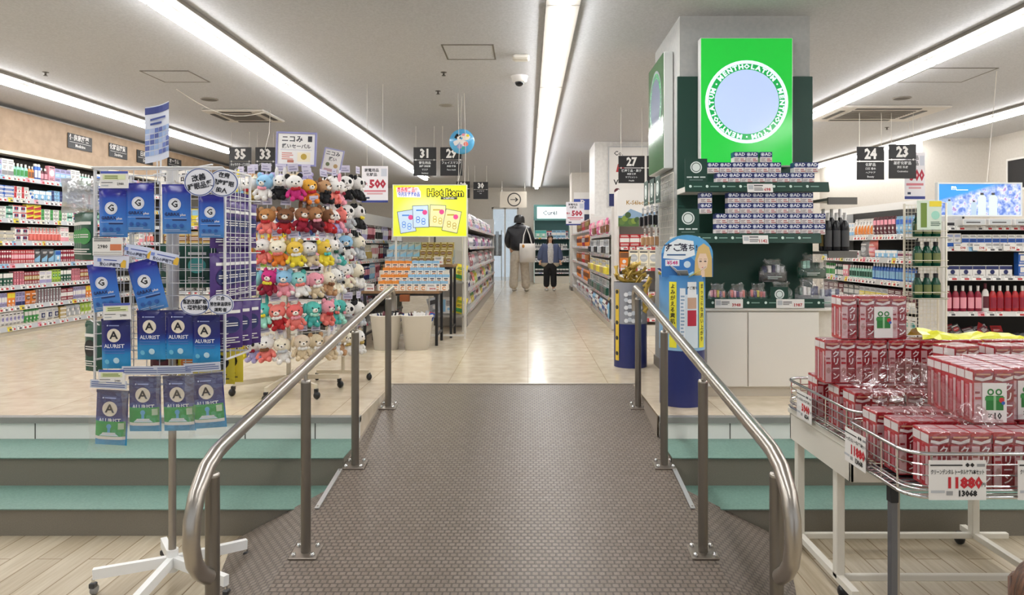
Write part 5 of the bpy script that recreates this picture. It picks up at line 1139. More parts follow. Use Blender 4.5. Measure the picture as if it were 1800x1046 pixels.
@cached
def plush(head, body, ear, acc, kind):
    H, B, E, A = fuzz(head), fuzz(body), fuzz(ear), fuzz(acc)
    b = MB(); b.ball((0, 0, .04), (.034, .03, .04), B, 12, 8)
    for s_ in (-1, 1):
        b.tube([(s_ * .024, 0, .06), (s_ * .044, -.01, .045), (s_ * .05, -.018, .03)], [.012, .013, .011], B, 8); b.ball((s_ * .05, -.018, .03), .0135, B, 8, 6)
        b.tube([(s_ * .018, -.005, .02), (s_ * .024, -.03, .008)], [.014, .014], B, 8); b.ball((s_ * .025, -.034, .01), .0155, B, 8, 6)
    h = MB(); h.ball((0, 0, .105), (.05, .043, .044), H, 16, 10); h.ball((0, -.037, .096), (.019, .013, .014), M('#f1e9df', .8) if kind != 'panda' else H, 8, 6); h.ball((0, -.05, .1), (.005, .004, .004), BK, 8, 5)
    for s_ in (-1, 1): h.ball((s_ * .02, -.0395, .11), .0052, BK, 8, 5)
    if kind == 'panda':
        for s_ in (-1, 1): h.ball((s_ * .021, -.036, .111), (.012, .008, .014), M('black', .9), 8, 6)
    parts = [('body', b.mesh('body'))]; sub = []
    for s_ in (-1, 1):
        e = MB()
        if kind == 'bunny': e.ball((s_ * .022, 0, .165), (.012, .009, .034), E, 8, 6)
        elif kind == 'dog': e.ball((s_ * .05, 0, .105), (.012, .016, .032), E, 8, 6)
        elif kind == 'cat': e.lathe([(.016, 0), (.01, .014), (.001, .026)], E, 8, (s_ * .03, 0, .138))
        else: e.ball((s_ * .036, 0, .143), (.017, .01, .017), E, 10, 6)
        sub.append(('ear', e.mesh('ear')))
    parts.append(('head', h.mesh('head'), sub))
    a = MB(); a.ball((0, -.034, .068), (.016, .008, .01), A, 8, 6); a.ball((-.018, -.03, .07), (.012, .006, .011), A, 8, 6); a.ball((.018, -.03, .07), (.012, .006, .011), A, 8, 6); parts.append(('bow', a.mesh('bow')))
    t = MB(); t.box(-.03, .03, -.001, .001, .17, .215, M('#c9c4d8', .4)); t.rect(-.022, .022, .18, .187, -.002, M('#8d87a8')); t.rect(-.022, .01, .195, .2, -.002, M('#8d87a8')); t.tube([(0, 0, .148), (0, .004, .172)], .0015, WH, 4); parts.append(('tag_card', t.mesh('tag_card')))
    return Kit('plush_toy', 'plush toy', parts)
TOY = [
    [('white', 'pink', 'cream', 'magenta', 'cat'), ('white', 'magenta', 'white', 'pink', 'bear'), ('cream', 'teal', 'yellow', 'skyblue', 'bunny'), ('white', 'skyblue', 'white', 'yellow', 'dog'), ('white', 'gold', 'cream', 'red', 'cat'), ('skyblue', 'white', 'skyblue', 'pink', 'bear'), ('white', 'black', 'white', 'black', 'bunny'), ('white', 'magenta', 'black', 'red', 'bear'), ('#e0a53a', 'orange', 'brown', 'red', 'dog'), ('tan', 'black', 'brown', 'black', 'cat'), ('white', 'coral', 'white', 'red', 'cat'), ('white', 'pink', 'pink', 'crimson', 'bunny')],
    [('brown', 'maroon', 'brown', 'red', 'bear'), ('#96694a', 'red', 'brown', 'pink', 'dog'), ('brown', 'coral', 'tan', 'red', 'bear'), ('#a3724a', 'maroon', 'brown', 'red', 'bear'), ('brown', 'lilac', 'brown', 'crimson', 'dog'), ('#b37a45', 'coral', 'tan', 'red', 'bear'), ('brown', 'red', 'brown', 'maroon', 'bear'), ('#96694a', 'crimson', 'brown', 'red', 'bunny'), ('#a3724a', 'maroon', 'brown', 'pink', 'bear'), ('brown', 'red', 'tan', 'coral', 'bear'), ('white', 'lilac', 'white', 'red', 'bunny'), ('coral', 'pink', 'coral', 'red', 'cat')],
    [('coral', 'magenta', 'orange', 'yellow', 'bear'), ('#d94a86', 'magenta', 'crimson', 'pink', 'cat'), ('skyblue', 'white', 'skyblue', 'pink', 'bear'), ('#d94a86', 'crimson', 'magenta', 'pink', 'bear'), ('orange', 'yellow', 'gold', 'red', 'dog'), ('white', 'coral', 'white', 'red', 'bunny'), ('cream', 'orange', 'cream', 'coral', 'cat'), ('#e3bd4a', 'yellow', 'gold', 'white', 'bear'), ('white', 'beige', 'silver', 'grey', 'dog'), ('#e3bd4a', 'yellow', 'yellow', 'teal', 'bear'), ('white', 'silver', 'grey', 'darkgreen', 'dog'), ('silver', 'teal', 'white', 'black', 'cat')],
    [('#c9a0a4', 'pink', 'lilac', 'white', 'dog'), ('pink', 'lilac', 'pink', 'white', 'bunny'), ('#8fd0d0', 'white', 'skyblue', 'coral', 'bear'), ('#d94a86', 'magenta', 'crimson', 'white', 'bear'), ('#8fd0d0', 'cream', 'skyblue', 'lilac', 'bear'), ('magenta', 'crimson', 'magenta', 'yellow', 'cat'), ('skyblue', 'pink', 'skyblue', 'coral', 'bear'), ('#8fd0d0', 'white', 'teal', 'coral', 'bear'), ('pink', 'beige', 'pink', 'white', 'dog'), ('cream', 'tan', 'cream', 'brown', 'bunny'), ('white', 'cream', 'white', 'grey', 'dog'), ('silver', 'white', 'grey', 'black', 'bear')],
    [('gold', 'teal', 'yellow', 'orange', 'bear'), ('cream', 'coral', 'yellow', 'pink', 'cat'), ('#5cc0b4', 'teal', 'mint', 'white', 'bear'), ('#5cc0b4', 'teal', 'teal', 'coral', 'dog'), ('coral', 'coral', 'red', 'white', 'bear'), ('#5cc0b4', 'mint', 'teal', 'yellow', 'bunny'), ('coral', 'red', 'coral', 'white', 'bear'), ('#e06a66', 'coral', 'coral', 'pink', 'cat'), ('#5cc0b4', 'teal', 'teal', 'mint', 'dog'), ('pink', 'coral', 'pink', 'red', 'bear'), ('#5cc0b4', 'teal', 'mint', 'coral', 'bear'), ('teal', 'mint', 'teal', 'pink', 'dog')],
    [('coral', 'mint', 'coral', 'red', 'bear'), ('mint', 'teal', 'mint', 'coral', 'bear'), ('coral', 'yellow', 'red', 'mint', 'cat'), ('#e3bd4a', 'yellow', 'black', 'coral', 'bear'), ('white', 'lilac', 'black', 'crimson', 'panda'), ('white', 'coral', 'white', 'brown', 'bear'), ('cream', 'white', 'white', 'silver', 'bunny'), ('#d9c8b2', 'beige', 'beige', 'white', 'dog'), ('beige', 'cream', 'tan', 'white', 'bear'), ('#d9c8b2', 'beige', 'white', 'tan', 'bunny'), ('white', 'white', 'cream', 'silver', 'dog'), ('beige', 'tan', 'white', 'white', 'bear')]]
HEX = {'#e0a53a': 'amber', '#96694a': 'mid brown', '#a3724a': 'light brown', '#b37a45': 'ginger', '#d94a86': 'bright pink', '#e3bd4a': 'golden', '#c9a0a4': 'dusty pink', '#8fd0d0': 'pale cyan', '#5cc0b4': 'aqua', '#e06a66': 'salmon', '#d9c8b2': 'sand'}
RN = ['top', 'second', 'third', 'fourth', 'fifth', 'lowest']
def cname(c): return HEX.get(c, say(c))
for t, row in enumerate(TOY):
    for i, sp_ in enumerate(row):
        a = R(-186 + i * 17.5 + (t % 2) * 5); rr = .335 + .012 * (i % 2); K = {'panda': 'panda'}.get(sp_[4], sp_[4])
        lab = f'{cname(sp_[0])} plush {K} in {cname(sp_[1])}, {RN[t]} ring of the toy stand'
        if lab in USED: lab = f'{cname(sp_[0])} plush {K} in {cname(sp_[1])}, later on the {RN[t]} ring'
        plush(*sp_).put(lab, (PX_ + .03 + rr * math.cos(a), PDp + rr * math.sin(a), tz[t] - .01 + rnd.uniform(-.012, .012)), rot=(R(rnd.uniform(-8, 8)), R(rnd.uniform(-9, 9)), a + PI / 2), sc=1.12)
# upper tag row, lilac and tan heads
for i, c in enumerate(('tan', 'lilac', 'lilac', 'beige', 'lilac')):
    plush(c, 'silver', c, 'white', 'bear').put(f'{say(c)} plush bear {("first", "second", "third", "fourth", "fifth")[i]} along the very top of the toy stand', (PX_ + .03 - .2 + i * .09, PDp - .12, 1.38), rot=(0, 0, R(rnd.uniform(-10, 10))))
# narrower stand to its right
QX, QD = X(603, 5.45), 5.45
o = thing('toy_stand', 'narrow cream-footed stand of pandas and white plush, right of the round one', 'display stand', (QX, QD, 0))
m = MB(); m.tube([(0, 0, .06), (0, 0, 1.5)], .014, M('#d9cfb8', .4), 12); m.build('pole', o)
for s_ in (-1, 1):
    m = MB(); m.bar((0, 0, .065), (s_ * .2, 0, .065), .025, .025, M('#d9cfb8', .4)); lg = m.build('leg', o); m = MB(); m.ball((s_ * .2, 0, .026), (.022, .024, .026), M('#141416', .3), 12, 8); m.box(s_ * .2 - .01, s_ * .2 + .01, -.01, .01, .045, .056, BK); m.build('caster', lg)
TZ = [Z(y, 5.4) for y in (352, 402, 455, 505, 572, 622)]
for z in TZ:
    m = MB(); m.tube([(.12 * math.cos(2 * PI * i / 16), .12 * math.sin(2 * PI * i / 16), z + .17) for i in range(17)], .003, WW, 6, False); m.tube([(-.12, 0, z + .17), (.12, 0, z + .17)], .003, WW, 5); m.build('ring', o)
TY2 = [[('white', 'black', 'black', 'white', 'panda')] * 4, [('white', 'black', 'black', 'lime', 'panda'), ('white', 'black', 'black', 'red', 'panda'), ('white', 'silver', 'black', 'white', 'panda'), ('white', 'black', 'black', 'yellow', 'panda')], [('silver', 'teal', 'white', 'skyblue', 'cat'), ('white', 'darkgreen', 'black', 'teal', 'dog'), ('skyblue', 'white', 'white', 'black', 'bear'), ('cream', 'silver', 'black', 'grey', 'cat')],
       [('white', 'silver', 'cream', 'grey', 'dog'), ('silver', 'white', 'silver', 'mint', 'bunny'), ('white', 'cream', 'white', 'pink', 'dog'), ('cream', 'white', 'silver', 'black', 'bear')], [('white', 'black', 'white', 'black', 'dog'), ('silver', 'black', 'white', 'grey', 'cat'), ('white', 'grey', 'black', 'silver', 'panda'), ('white', 'silver', 'black', 'black', 'bear')], [('white', 'gold', 'cream', 'gold', 'bunny'), ('white', 'tan', 'white', 'gold', 'dog'), ('cream', 'white', 'black', 'gold', 'cat'), ('white', 'white', 'beige', 'gold', 'bear')]]
for t, row in enumerate(TY2):
    for i, sp_ in enumerate(row):
        a = R((-175, -120, -65, -10)[i]); rr = .12
        if t <= 0: lab, g = 'white and black plush panda on the top ring of the narrow stand', 'plush pandas on the top ring'
        else: lab, g = f'{say(sp_[0])} plush {sp_[4]} in {say(sp_[1])} with {say(sp_[3])} bow, {RN[t]} ring, narrow stand', None
        plush(*sp_).put(lab, (QX + rr * math.cos(a), QD + rr * math.sin(a), TZ[t]), rot=(0, R(rnd.uniform(-8, 8)), a + PI / 2), sc=1.2, group=g)
# topper signs
def nik(q, y): q.text('ニコみ', M('#2a2a35'), .05, -.03, .175, y); q.text('揺いセーバル', M('#2a2a35'), .034, 0, .125, y); q.rect(.08, .11, .16, .2, y, M('#2a2a35')); q.rect(-.11, .11, .1, .102, y, M('#9a98b8')); lines(q, -.1, -.02, .03, .085, 4, y, M('#d07a6a')); q.rect(.01, .1, .02, .085, y, M('#eadfc0')); q.disc(.055, .055, .022, y - .001, M('#b89a3a'), 10); q.rect(-.06, -.015, .012, .03, y - .001, M('#b8705a'))
sheet('topper_card', 'purple-framed white notice standing above the toy stand', 'sign', .26, .215, (X(520, 5.), 5.0, Z(289, 5.)), 0, nik, frame=(.012, M('#8a8ab8')), rot=(0, R(2), 0))
sheet('topper_card', 'smaller purple-framed white notice leaning above the narrow stand', 'sign', .13, .17, (X(580, 5.2), 5.2, Z(304, 5.2)), 0, lambda q, y: (q.text('ニコみ', M('#2a2a35'), .035, -.005, .14, y), q.text('揺い', M('#2a2a35'), .03, 0, .1, y), q.disc(-.03, .06, .015, y, M('#6f7a5a'), 10), q.disc(.03, .055, .016, y, M('#b89a6a'), 10), q.rect(-.05, .05, .01, .03, y, M('#c9a9b0'))), frame=(.008, M('#9a9ac0')), rot=(0, R(12), 0))
for i, (x, z) in enumerate(((X(520, 5.0), Z(289, 5.)), (X(575, 5.2), Z(306, 5.2)))):
    m = MB(); m.tube([(0, 0, 0), (0, .02, -.2)], .004, WW, 6); tag(m.build('card_stem', loc=(x, (5.0, 5.2)[i] + .01, z)), f'white clip stem under the {("larger", "smaller")[i]} purple-framed notice', 'clip')
# small white notice behind the stand top
sheet('coupon_poster', 'small white notice on the far shelving behind the wire stand top', 'poster', .42, .3, (X(322, 8.4), 8.29, 1.62), 0, lambda q, y: (q.text('化粧品', M('#2a2a33'), .1, -.03, .2, y), q.rect(-.15, .05, .08, .12, y, M('#b06a72')), q.rect(.1, .2, .05, .28, y, M('#9fc0dc'))))
# ================================================================ tables, lit sign, bins by the aisle
WD = noise_mat('walnut_laminate', '#7d5f43', '#94724f', 14, .4)
def table(label, x0, x1, y0, y1, h, shelf=True):
    o = thing('display_table', label, 'table', ((x0 + x1) / 2, (y0 + y1) / 2, 0)); w_, d = (x1 - x0) / 2, (y1 - y0) / 2
    m = MB(); m.box(-w_, w_, -d, d, h - .028, h, WD, .003); m.build('table_top', o)
    for sx in (-1, 1):
        for sy in (-1, 1):
            m = MB(); m.box(sx * (w_ - .03) - .014, sx * (w_ - .03) + .014, sy * (d - .03) - .014, sy * (d - .03) + .014, 0, h - .028, BK, .002); m.build('leg', o)
    m = MB()
    ring_frame(m, -w_ + .02, w_ - .02, -d + .02, d - .02, .02, h - .05, h - .0285, BK); m.build('frame', o)
    for sx in (-1, 1): m = MB(); m.box(sx * (w_ - .03) - .01, sx * (w_ - .03) + .01, -d + .045, d - .045, .1, .12, BK); m.build('stretcher', o)
T1x0, T1x1 = X(635, 7.3), X(772, 7.3)
table('low black-legged wooden table of orange and blue cartons beside the aisle', T1x0, T1x1, 7.3, 7.78, .565)
table('taller black-legged wooden table of gold packs behind the low table', -1.62, -.83, 7.92, 8.38, .82)
# orange / blue C cartons on stepped rows
def c_box(top):
    m = MB(); m.box(-.034, .034, 0, .06, 0, .1, M('#efe3d6', .35), .001); m.box(-.0345, .0345, -.0005, .0605, .072, .1005, M(top, .35)); m.rect(-.02, .02, .052, .064, -.0015, M('#3a3f4d'))
    m.ring(0, .026, .012, .02, -.0015, M('#d97f2c'), 16); m.rect(.006, .022, .018, .034, -.002, M('#efe3d6'))
    return Kit('drink_carton', 'carton', m.mesh('drink_carton'))
CO, CB = c_box('#df8a36'), c_box('#8fb9d6')
for row, (y, z, n) in enumerate(((7.315, .566, 10), (7.38, .63, 10), (7.445, .70, 9), (7.51, .77, 8))):
    if row:
        m = MB(); m.box(-.36, .37, 0, .062, 0, z - .567, M('#e3dccf', .5)); tag(m.build('display_riser', loc=(-1.21, y, .5655)), f'pale {("", "low", "middle", "tall")[row]} riser step under the cartons on the low table', 'riser')
    for i in range(n):
        x = -1.54 + row * .01 + i * .0715 + .035
        org = i < (3, 4, 4, 4)[row]; k = CO if org else CB
        k.put(f'{"orange" if org else "blue"}-topped white carton in the {("front", "second", "third", "back")[row]} row on the low table', (x, y, z), group=f'{"orange" if org else "blue"}-topped cartons, {("front", "second", "third", "back")[row]} row')
for i, x in enumerate((-1.63, -.99)):
    sheet('price_card', f'white price card at the {("far", "aisle")[i]} end of the low table', 'price card', .1, .075, (x, 7.307, .5655), 0, lambda q, y: (lines(q, -.04, .03, .045, .065, 2, y, M('darkgrey')), q.text('¥498', M('red'), .03, .01, .022, y)), t=.002)
carton(.07, .05, .13, 'cream', 'orange', 7).put('cream carton alone at the aisle end of the low table', (-.955, 7.42, .566)); carton(.07, .05, .13, 'beige', 'gold', 7).put('beige carton behind the cream one on the low table', (-.955, 7.5, .566))
# packs in a hanging clip under the table front
m = MB(); m.box(-.05, .05, -.02, .02, 0, .07, M('#8a4a25', .4), .003); tag(m.build('hanging_pack', loc=(X(711, 7.25), 7.27, .46)), 'brown pack clipped to the front edge of the low table', 'pack')
# gold + silver packs behind, on clear steps
for row, (y, z, c) in enumerate(((7.97, .821, 'front'), (8.08, .90, 'middle'), (8.19, .985, 'back'))):
    if row:
        m = MB(); m.box(-.37, .37, 0, .1, 0, z - .823, ACR); tag(m.build('acrylic_step', loc=(-1.22, y, .8215)), f'clear step under the {c} row of gold packs', 'riser')
    for i in range(10):
        sil = i < (4, 5, 5)[row]; k = carton(.072, .05, .085, 'silver' if sil else 'gold', 'skyblue' if sil else 'brown', 4 if sil else 3)
        k.put(f'{"silver-blue" if sil else "gold"} pack in the {c} row on the taller table', (-1.57 + i * .0755, y + .035, z), group=f'{"silver-blue" if sil else "gold"} packs in the {c} row')
sheet('price_card', 'white price card before the gold packs on the taller table', 'price card', .1, .09, (X(784, 7.94) - .08, 7.935, .8205), 0, lambda q, y: (lines(q, -.04, .03, .055, .08, 2, y, M('darkgrey')), q.text('¥980', M('red'), .03, .01, .025, y)), t=.002)
# yellow lit sign
d = 7.83; sx0, sx1 = X(692, d), X(820, d); sz0, sz1 = Z(415, d), Z(326, d); W2, H2 = sx1 - sx0, sz1 - sz0
def yell():
    mt, nt, b = nodes('lit_yellow_panel', .3); L = nt.links.new
    tc = N(nt, 'ShaderNodeTexCoord'); gr = N(nt, 'ShaderNodeTexGradient', gradient_type='SPHERICAL'); mp = N(nt, 'ShaderNodeMapping'); mp.inputs['Location'].default_value = (.12, 0, -.7); mp.inputs['Scale'].default_value = (1.6, 1, 2.6)
    rp = ramp(nt, [(0., '#dde61e'), (.5, '#e3ea50'), (1., '#e4f2c8')])
    L(tc.outputs['Object'], mp.inputs[0]); L(mp.outputs[0], gr.inputs[0]); L(gr.outputs[1], rp.inputs[0]); L(rp.outputs[0], b.inputs['Base Color']); L(rp.outputs[0], b.inputs['Emission Color']); b.inputs['Emission Strength'].default_value = .34
    return mt
def hot(q, y):
    e = lambda c: M(c, .3, 0, .28)
    q.text('Hot Item', M('#1a1c10'), .108, .17, H2 - .085, y, off=.095)
    q.text('Hot Item', e('#f7ee2a'), .108, .17, H2 - .085, y - .0015, off=.02)
    q.poly([(-.37, H2 - .025), (-.13, H2 - .02), (-.1, H2 - .07), (-.1, H2 - .135), (-.36, H2 - .13)], y, e('#f6f7fb'))
    q.text('店長推薦品!?', e('#e4506a'), .06, -.25, H2 - .052, y - .001, wmax=.22); q.text('今月おすすめ品', e('#3f57c0'), .055, -.23, H2 - .102, y - .001, wmax=.24)
    q.rect(.12, .3, H2 - .155, H2 - .13, y, e('#3d3d3d')); q.text('in SAPPORO', e('#ffffff'), .022, .21, H2 - .143, y - .001)
    for i, (x, z, a, c1, c2) in enumerate(((-.255, .16, .16, '#c8def5', '#4f8ed6'), (-.1, .215, 0.04, '#cfe4f8', '#3f7fcf'), (.085, .22, -.05, '#efe9b0', '#c7b64a'), (.24, .165, -.2, '#ece6a8', '#b9a63e'))):
        def rr(w_, h, yy, mt):
            c, s = math.cos(a), math.sin(a); pts = [(-w_, -h), (w_, -h), (w_, h), (-w_, h)]
            q.poly([(x + u * c - v * s, z + u * s + v * c) for u, v in pts], yy, mt)
        rr(.088, .122, y - .002 * (i + 1), e('#3c4048')); rr(.083, .117, y - .002 * (i + 1) - .0006, e(c1))
        for k in range(4):
            u, v = (-.03, .03, -.03, .03)[k], (-.03, -.05, .0, -.02)[k]
            q.ring(x + u, z + v - .02, .015, .022, y - .002 * (i + 1) - .0009 - k * .0001, e(c2), 12)
        q.rect(x - .05, x + .03, z + .06, z + .075, y - .002 * (i + 1) - .001, e(c2)); q.disc(x + .045, z + .045, .028, y - .002 * (i + 1) - .0014, e('#e0508f'), 9)
sheet('lit_panel', 'lit yellow sign reading Hot Item over the gold packs', 'lit sign', W2, H2, ((sx0 + sx1) / 2, d, sz0), 0, hot, t=.03, mt=yell(), frame=(.008, M('#e9ecd8', .4)))
for x in (sx1 - .09, sx1 - .02): cord([(x, d, sz1), (x + .01, d, 2.1), (x - .005, d, CZ)], f'thin white cord holding up the yellow sign, {"inner" if x < sx1 - .05 else "outer"} one', .0025)
# stand carrying the sign
o = thing('sign_stand', 'slim white metal stand holding up the yellow sign', 'stand', ((sx0 + sx1) / 2, d + .03, 0)); w_ = W2 / 2 - .02
for s_ in (-1, 1): m = MB(); m.box(s_ * w_ - .01, s_ * w_ + .01, -.01, .01, .0, sz1, M('#dddad2', .4)); m.build('upright', o)
m = MB(); m.box(-w_, w_, -.008, .008, .03, .05, M('#dddad2', .4)); m.build('crossbar', o)
# white waste-style bins with umbrellas-like packs
BW = M('#e6e2da', .45)
for i, (px_, lab) in enumerate(((679, 'farther from the aisle'), (733, 'nearest the aisle'))):
    o = thing('tapered_bin', f'white tapered bin of rolled goods before the low table, {lab}', 'bin', (X(px_, 7.1), 7.1, 0))
    m = MB(); m.lathe([(.001, .004), (.118, 0), (.158, .335), (.166, .337), (.166, .345), (.154, .345), (.114, .012), (.001, .014)], BW, 28); m.build('body', o)
    for k in range(9):
        c = (('red', 'white', 'navy', 'silver', 'white', 'navy', 'maroon', 'white', 'blue') if i else ('maroon', 'darkgrey', 'navy', 'black', 'maroon', 'blue', 'darkgrey', 'maroon', 'black'))[k]
        a = k * 2.4; kk = stick(.05, .03, .3, c, 'white' if c != 'white' else 'navy', 0)
        kk.put(f'{say(c)} slim pack standing in the white bin {lab}', (X(px_, 7.1) + .06 * math.cos(a), 7.1 + .06 * math.sin(a), .08), group=f'{say(c)} slim packs in the bin {lab}', rot=(R(16 * math.sin(a * 3)), R(18 * math.cos(a)), a))
# ---------------- wire side racks at the end of the left aisle shelving
o = thing('wire_rack', 'wire side rack of bagged goods at the end of the left aisle shelving', 'rack', (-.98, 8.69, 0))
m = MB()
for x in (-.2, .2): m.tube([(x, -.2, 0), (x, -.2, 1.55)], .009, M('#d4d0c8', .4), 8)
m.tube([(.24, -.28, 0.0), (.24, -.28, 1.6)], .012, M('#d4d0c8', .4), 8); m.build('upright', o)
for z in (.2, .6):
    m = MB()
    m.add([(-.2, -.26, z), (.24, -.26, z), (.24, .3, z + .02), (-.2, .3, z + .02), (-.2, -.26, z - .02), (.24, -.26, z - .02), (.24, .3, z), (-.2, .3, z)], [(0, 1, 2, 3), (7, 6, 5, 4), (0, 4, 5, 1), (1, 5, 6, 2), (2, 6, 7, 3), (3, 7, 4, 0)], M('#a9a6a0', .4))
    for i in range(8): y = -.26 + i * .08; m.tube([(.24, y, z), (.24, y + .03, z + .1)], .0025, CHROME, 5)
    m.build('shelf', o)
    for i in range(6):
        c = ('silver', 'white', 'yellow')[i % 3]; k = pouch(.13, .05, .2, c, ('darkgrey', 'skyblue', 'green')[i % 3], i % 8)
        k.put(f'{c} bagged pack heaped on the {"lower" if z < .5 else "upper"} shelf of the wire side rack', (-.98 - .12 + .13 * (i % 3), 8.51 + .1 * (i // 3), z + .02), group=f'{c} bagged packs, {"lower" if z < .5 else "upper"} wire shelf', rot=(R(-25), R(12 * (i % 3 - 1)), R(20 - 15 * (i % 3))))
# ================================================================ hanging number signs
def aisle_sign(px0, px1, py0, py1, d, num, lines_, label, rz=0):
    w_ = X(px1, d) - X(px0, d); z0, z1 = Z(py1, d), Z(py0, d); h = z1 - z0; xc = (X(px0, d) + X(px1, d)) / 2
    o = thing('aisle_sign', label, 'sign', (xc, d, z0), rz)
    for nm, a, b in (('number_board', h * .57, h), ('text_board', 0, h * .545)):
        m = MB(); m.box(-w_ / 2, w_ / 2, -.004, .004, a, b, M('#1c1b1d', .4))
        if nm == 'number_board': m.text(num, WH, h * .42, 0, h * .77, -.006, sx=.85, off=.045)
        else:
            for i, t in enumerate(lines_): m.text(t, M('#d9d9d9'), h * (.105 if i == 0 else .075), 0, h * (.45 - .12 * i), -.006, wmax=w_ * .86)
        m.build(nm, o)
    for s_ in (-.8, .8):
        m = MB(); m.box(s_ * w_ / 2 - .006, s_ * w_ / 2 + .006, -.007, .003, h * .53, h * .585, WH)
        m.tube([(s_ * w_ / 2, 0, h), (s_ * w_ / 2, 0, CZ - z0)], .003, M('#cfcac0'), 5); m.build('hanger', o)
aisle_sign(403, 442, 259, 315, 10.5, '35', ['キャラクターバス用品', 'Character', 'goods'], 'black hanging number sign above the plush toys, nearest the round notices')
aisle_sign(449, 484, 259, 315, 10.5, '33', ['バス用品', 'Bath'], 'black hanging number sign above the plush toys, touching the purple-framed notice')
aisle_sign(727, 767, 259, 309, 10., '31', ['衛生用品', '綿棒 絆創膏', 'マスク', 'Sanitary'], 'black hanging sign numbered 31 left of the blue balloon')
aisle_sign(774, 813, 259, 309, 10., '29', ['フェイスマスク', '美容 雑貨', 'Face mask'], 'black hanging sign numbered 29 behind the blue balloon')
aisle_sign(802, 826, 319, 348, 15., '28', ['スキンケア'], 'small black hanging sign beside the one numbered 30')
aisle_sign(832, 858, 320, 350, 15., '30', ['ヘアケア', 'Hair'], 'small far black hanging sign numbered 30 over the aisle')
aisle_sign(1087, 1133, 274, 322, 8.6, '27', ['健康食品・菓子', '美容 健康', 'サプリメント', 'Health'], 'black hanging sign numbered 27 left of the square column')
aisle_sign(1137, 1170, 274, 322, 8.6, '25', ['医薬品', '目薬'], 'black hanging sign half hidden by the square column')
aisle_sign(1506, 1554, 258, 316, 8.8, '24', ['化粧品', '口紅 香水', 'ヘアケア', 'Beauty'], 'black hanging sign numbered 24 right of the square column')
aisle_sign(1562, 1610, 254, 314, 8.8, '23', ['基礎化粧品', '洗顔 乳液', 'Cosmetics'], 'black hanging sign numbered 23 at the right')
# coupon posters
def coupon(q, y, w_, h):
    q.text('家電用品', M('#2a2a33'), h * .1, -w_ * .12, h * .88, y, wmax=w_ * .6); q.text('化粧品', M('#2a2a33'), h * .1, -w_ * .12, h * .76, y, wmax=w_ * .6); q.rect(w_ * .24, w_ * .46, h * .72, h * .93, y, M('#c8ccd8'))
    q.text('500', M('#b01f3a'), h * .3, w_ * .1, h * .5, y, wmax=w_ * .72, off=.05); q.text('最大', M('#b01f3a'), h * .1, -w_ * .38, h * .5, y, wmax=w_ * .2)
    q.rect(-w_ * .42, w_ * .42, h * .29, h * .34, y, M('#d07a86')); q.rect(-w_ * .3, w_ * .3, h * .22, h * .26, y, M('#d8a1a8')); q.rect(-w_ * .5, w_ * .5, .0, h * .06, y, M('#2f3b86')); q.rect(-w_ * .36, -w_ * .2, h * .1, h * .15, y, M('#2a3452'))
def coupon_sheet(px0, px1, py0, py1, d, label, rz=0):
    w_ = X(px1, d) - X(px0, d); z0, z1 = Z(py1, d), Z(py0, d); h = z1 - z0
    o = sheet('coupon_poster', label, 'poster', w_, h, ((X(px0, d) + X(px1, d)) / 2, d, z0), rz, lambda q, y: coupon(q, y, w_, h), mt=M('#ece9ee'))
    m = MB()
    for s_ in (-.3, .3): m.tube([(s_ * w_, 0, h), (s_ * w_, 0, CZ - z0)], .0018, M('#d9d5cc'), 5)
    m.build('hanging_line', o)
coupon_sheet(636, 682, 292, 356, 7.4, 'white coupon poster with red 500 hanging by the plush toys')
coupon_sheet(995, 1027, 355, 396, 13.5, 'small white coupon poster with red 500 hanging up the aisle')
coupon_sheet(1590, 1626, 268, 350, 9.2, 'white coupon poster with red 500 hanging beside sign 23')
# balloon
m = MB(); bm_ = noise_mat('blue_foil_print', '#4f9fd0', '#5fb0dc', 8, .2)
m.ball((0, 0, 0), (.142, .062, .142), bm_, 28, 14)
o = thing('foil_balloon', 'round blue foil balloon with white, yellow and pink patches floating in the aisle', 'balloon', (X(812, 8.), 8., Z(249, 8.))); m.build('body', o)
q = MB(); r = random.Random(3)
for i, (u, v, s_, c) in enumerate(((-.04, .05, .04, 'black'), (.0, .03, .05, 'white'), (.05, .05, .045, 'cream'), (-.06, -.02, .035, 'white'), (.03, -.03, .05, 'white'), (.05, -.035, .03, 'coral'), (-.02, -.06, .035, 'lilac'), (.07, .06, .02, 'yellow'), (.02, .07, .02, 'pink'), (.02, -.08, .02, 'teal'))):
    pts = []
    for k in range(9):
        a = 2 * PI * k / 9; x = u + s_ * math.cos(a) * r.uniform(.7, 1.1); z = v + s_ * math.sin(a) * r.uniform(.6, 1); rr = min(.97, (x * x + z * z) / .142 ** 2)
        pts.append((x, -.062 * math.sqrt(1 - rr) - .002 - i * .0005, z))
    q.add(pts, [tuple(range(9))], M(c, .25))
q.build('print', o); q = MB(); q.tube([(0, 0, -.142), (-.01, .01, -.3), (-.05, 0, -.5), (-.04, 0, -.72)], .0015, M('#eae7df'), 5); q.tube([(-.01, 0, .142), (-.012, 0, .3), (0, 0, CZ - Z(249, 8.))], .0015, M('#eae7df'), 5); q.build('string', o)
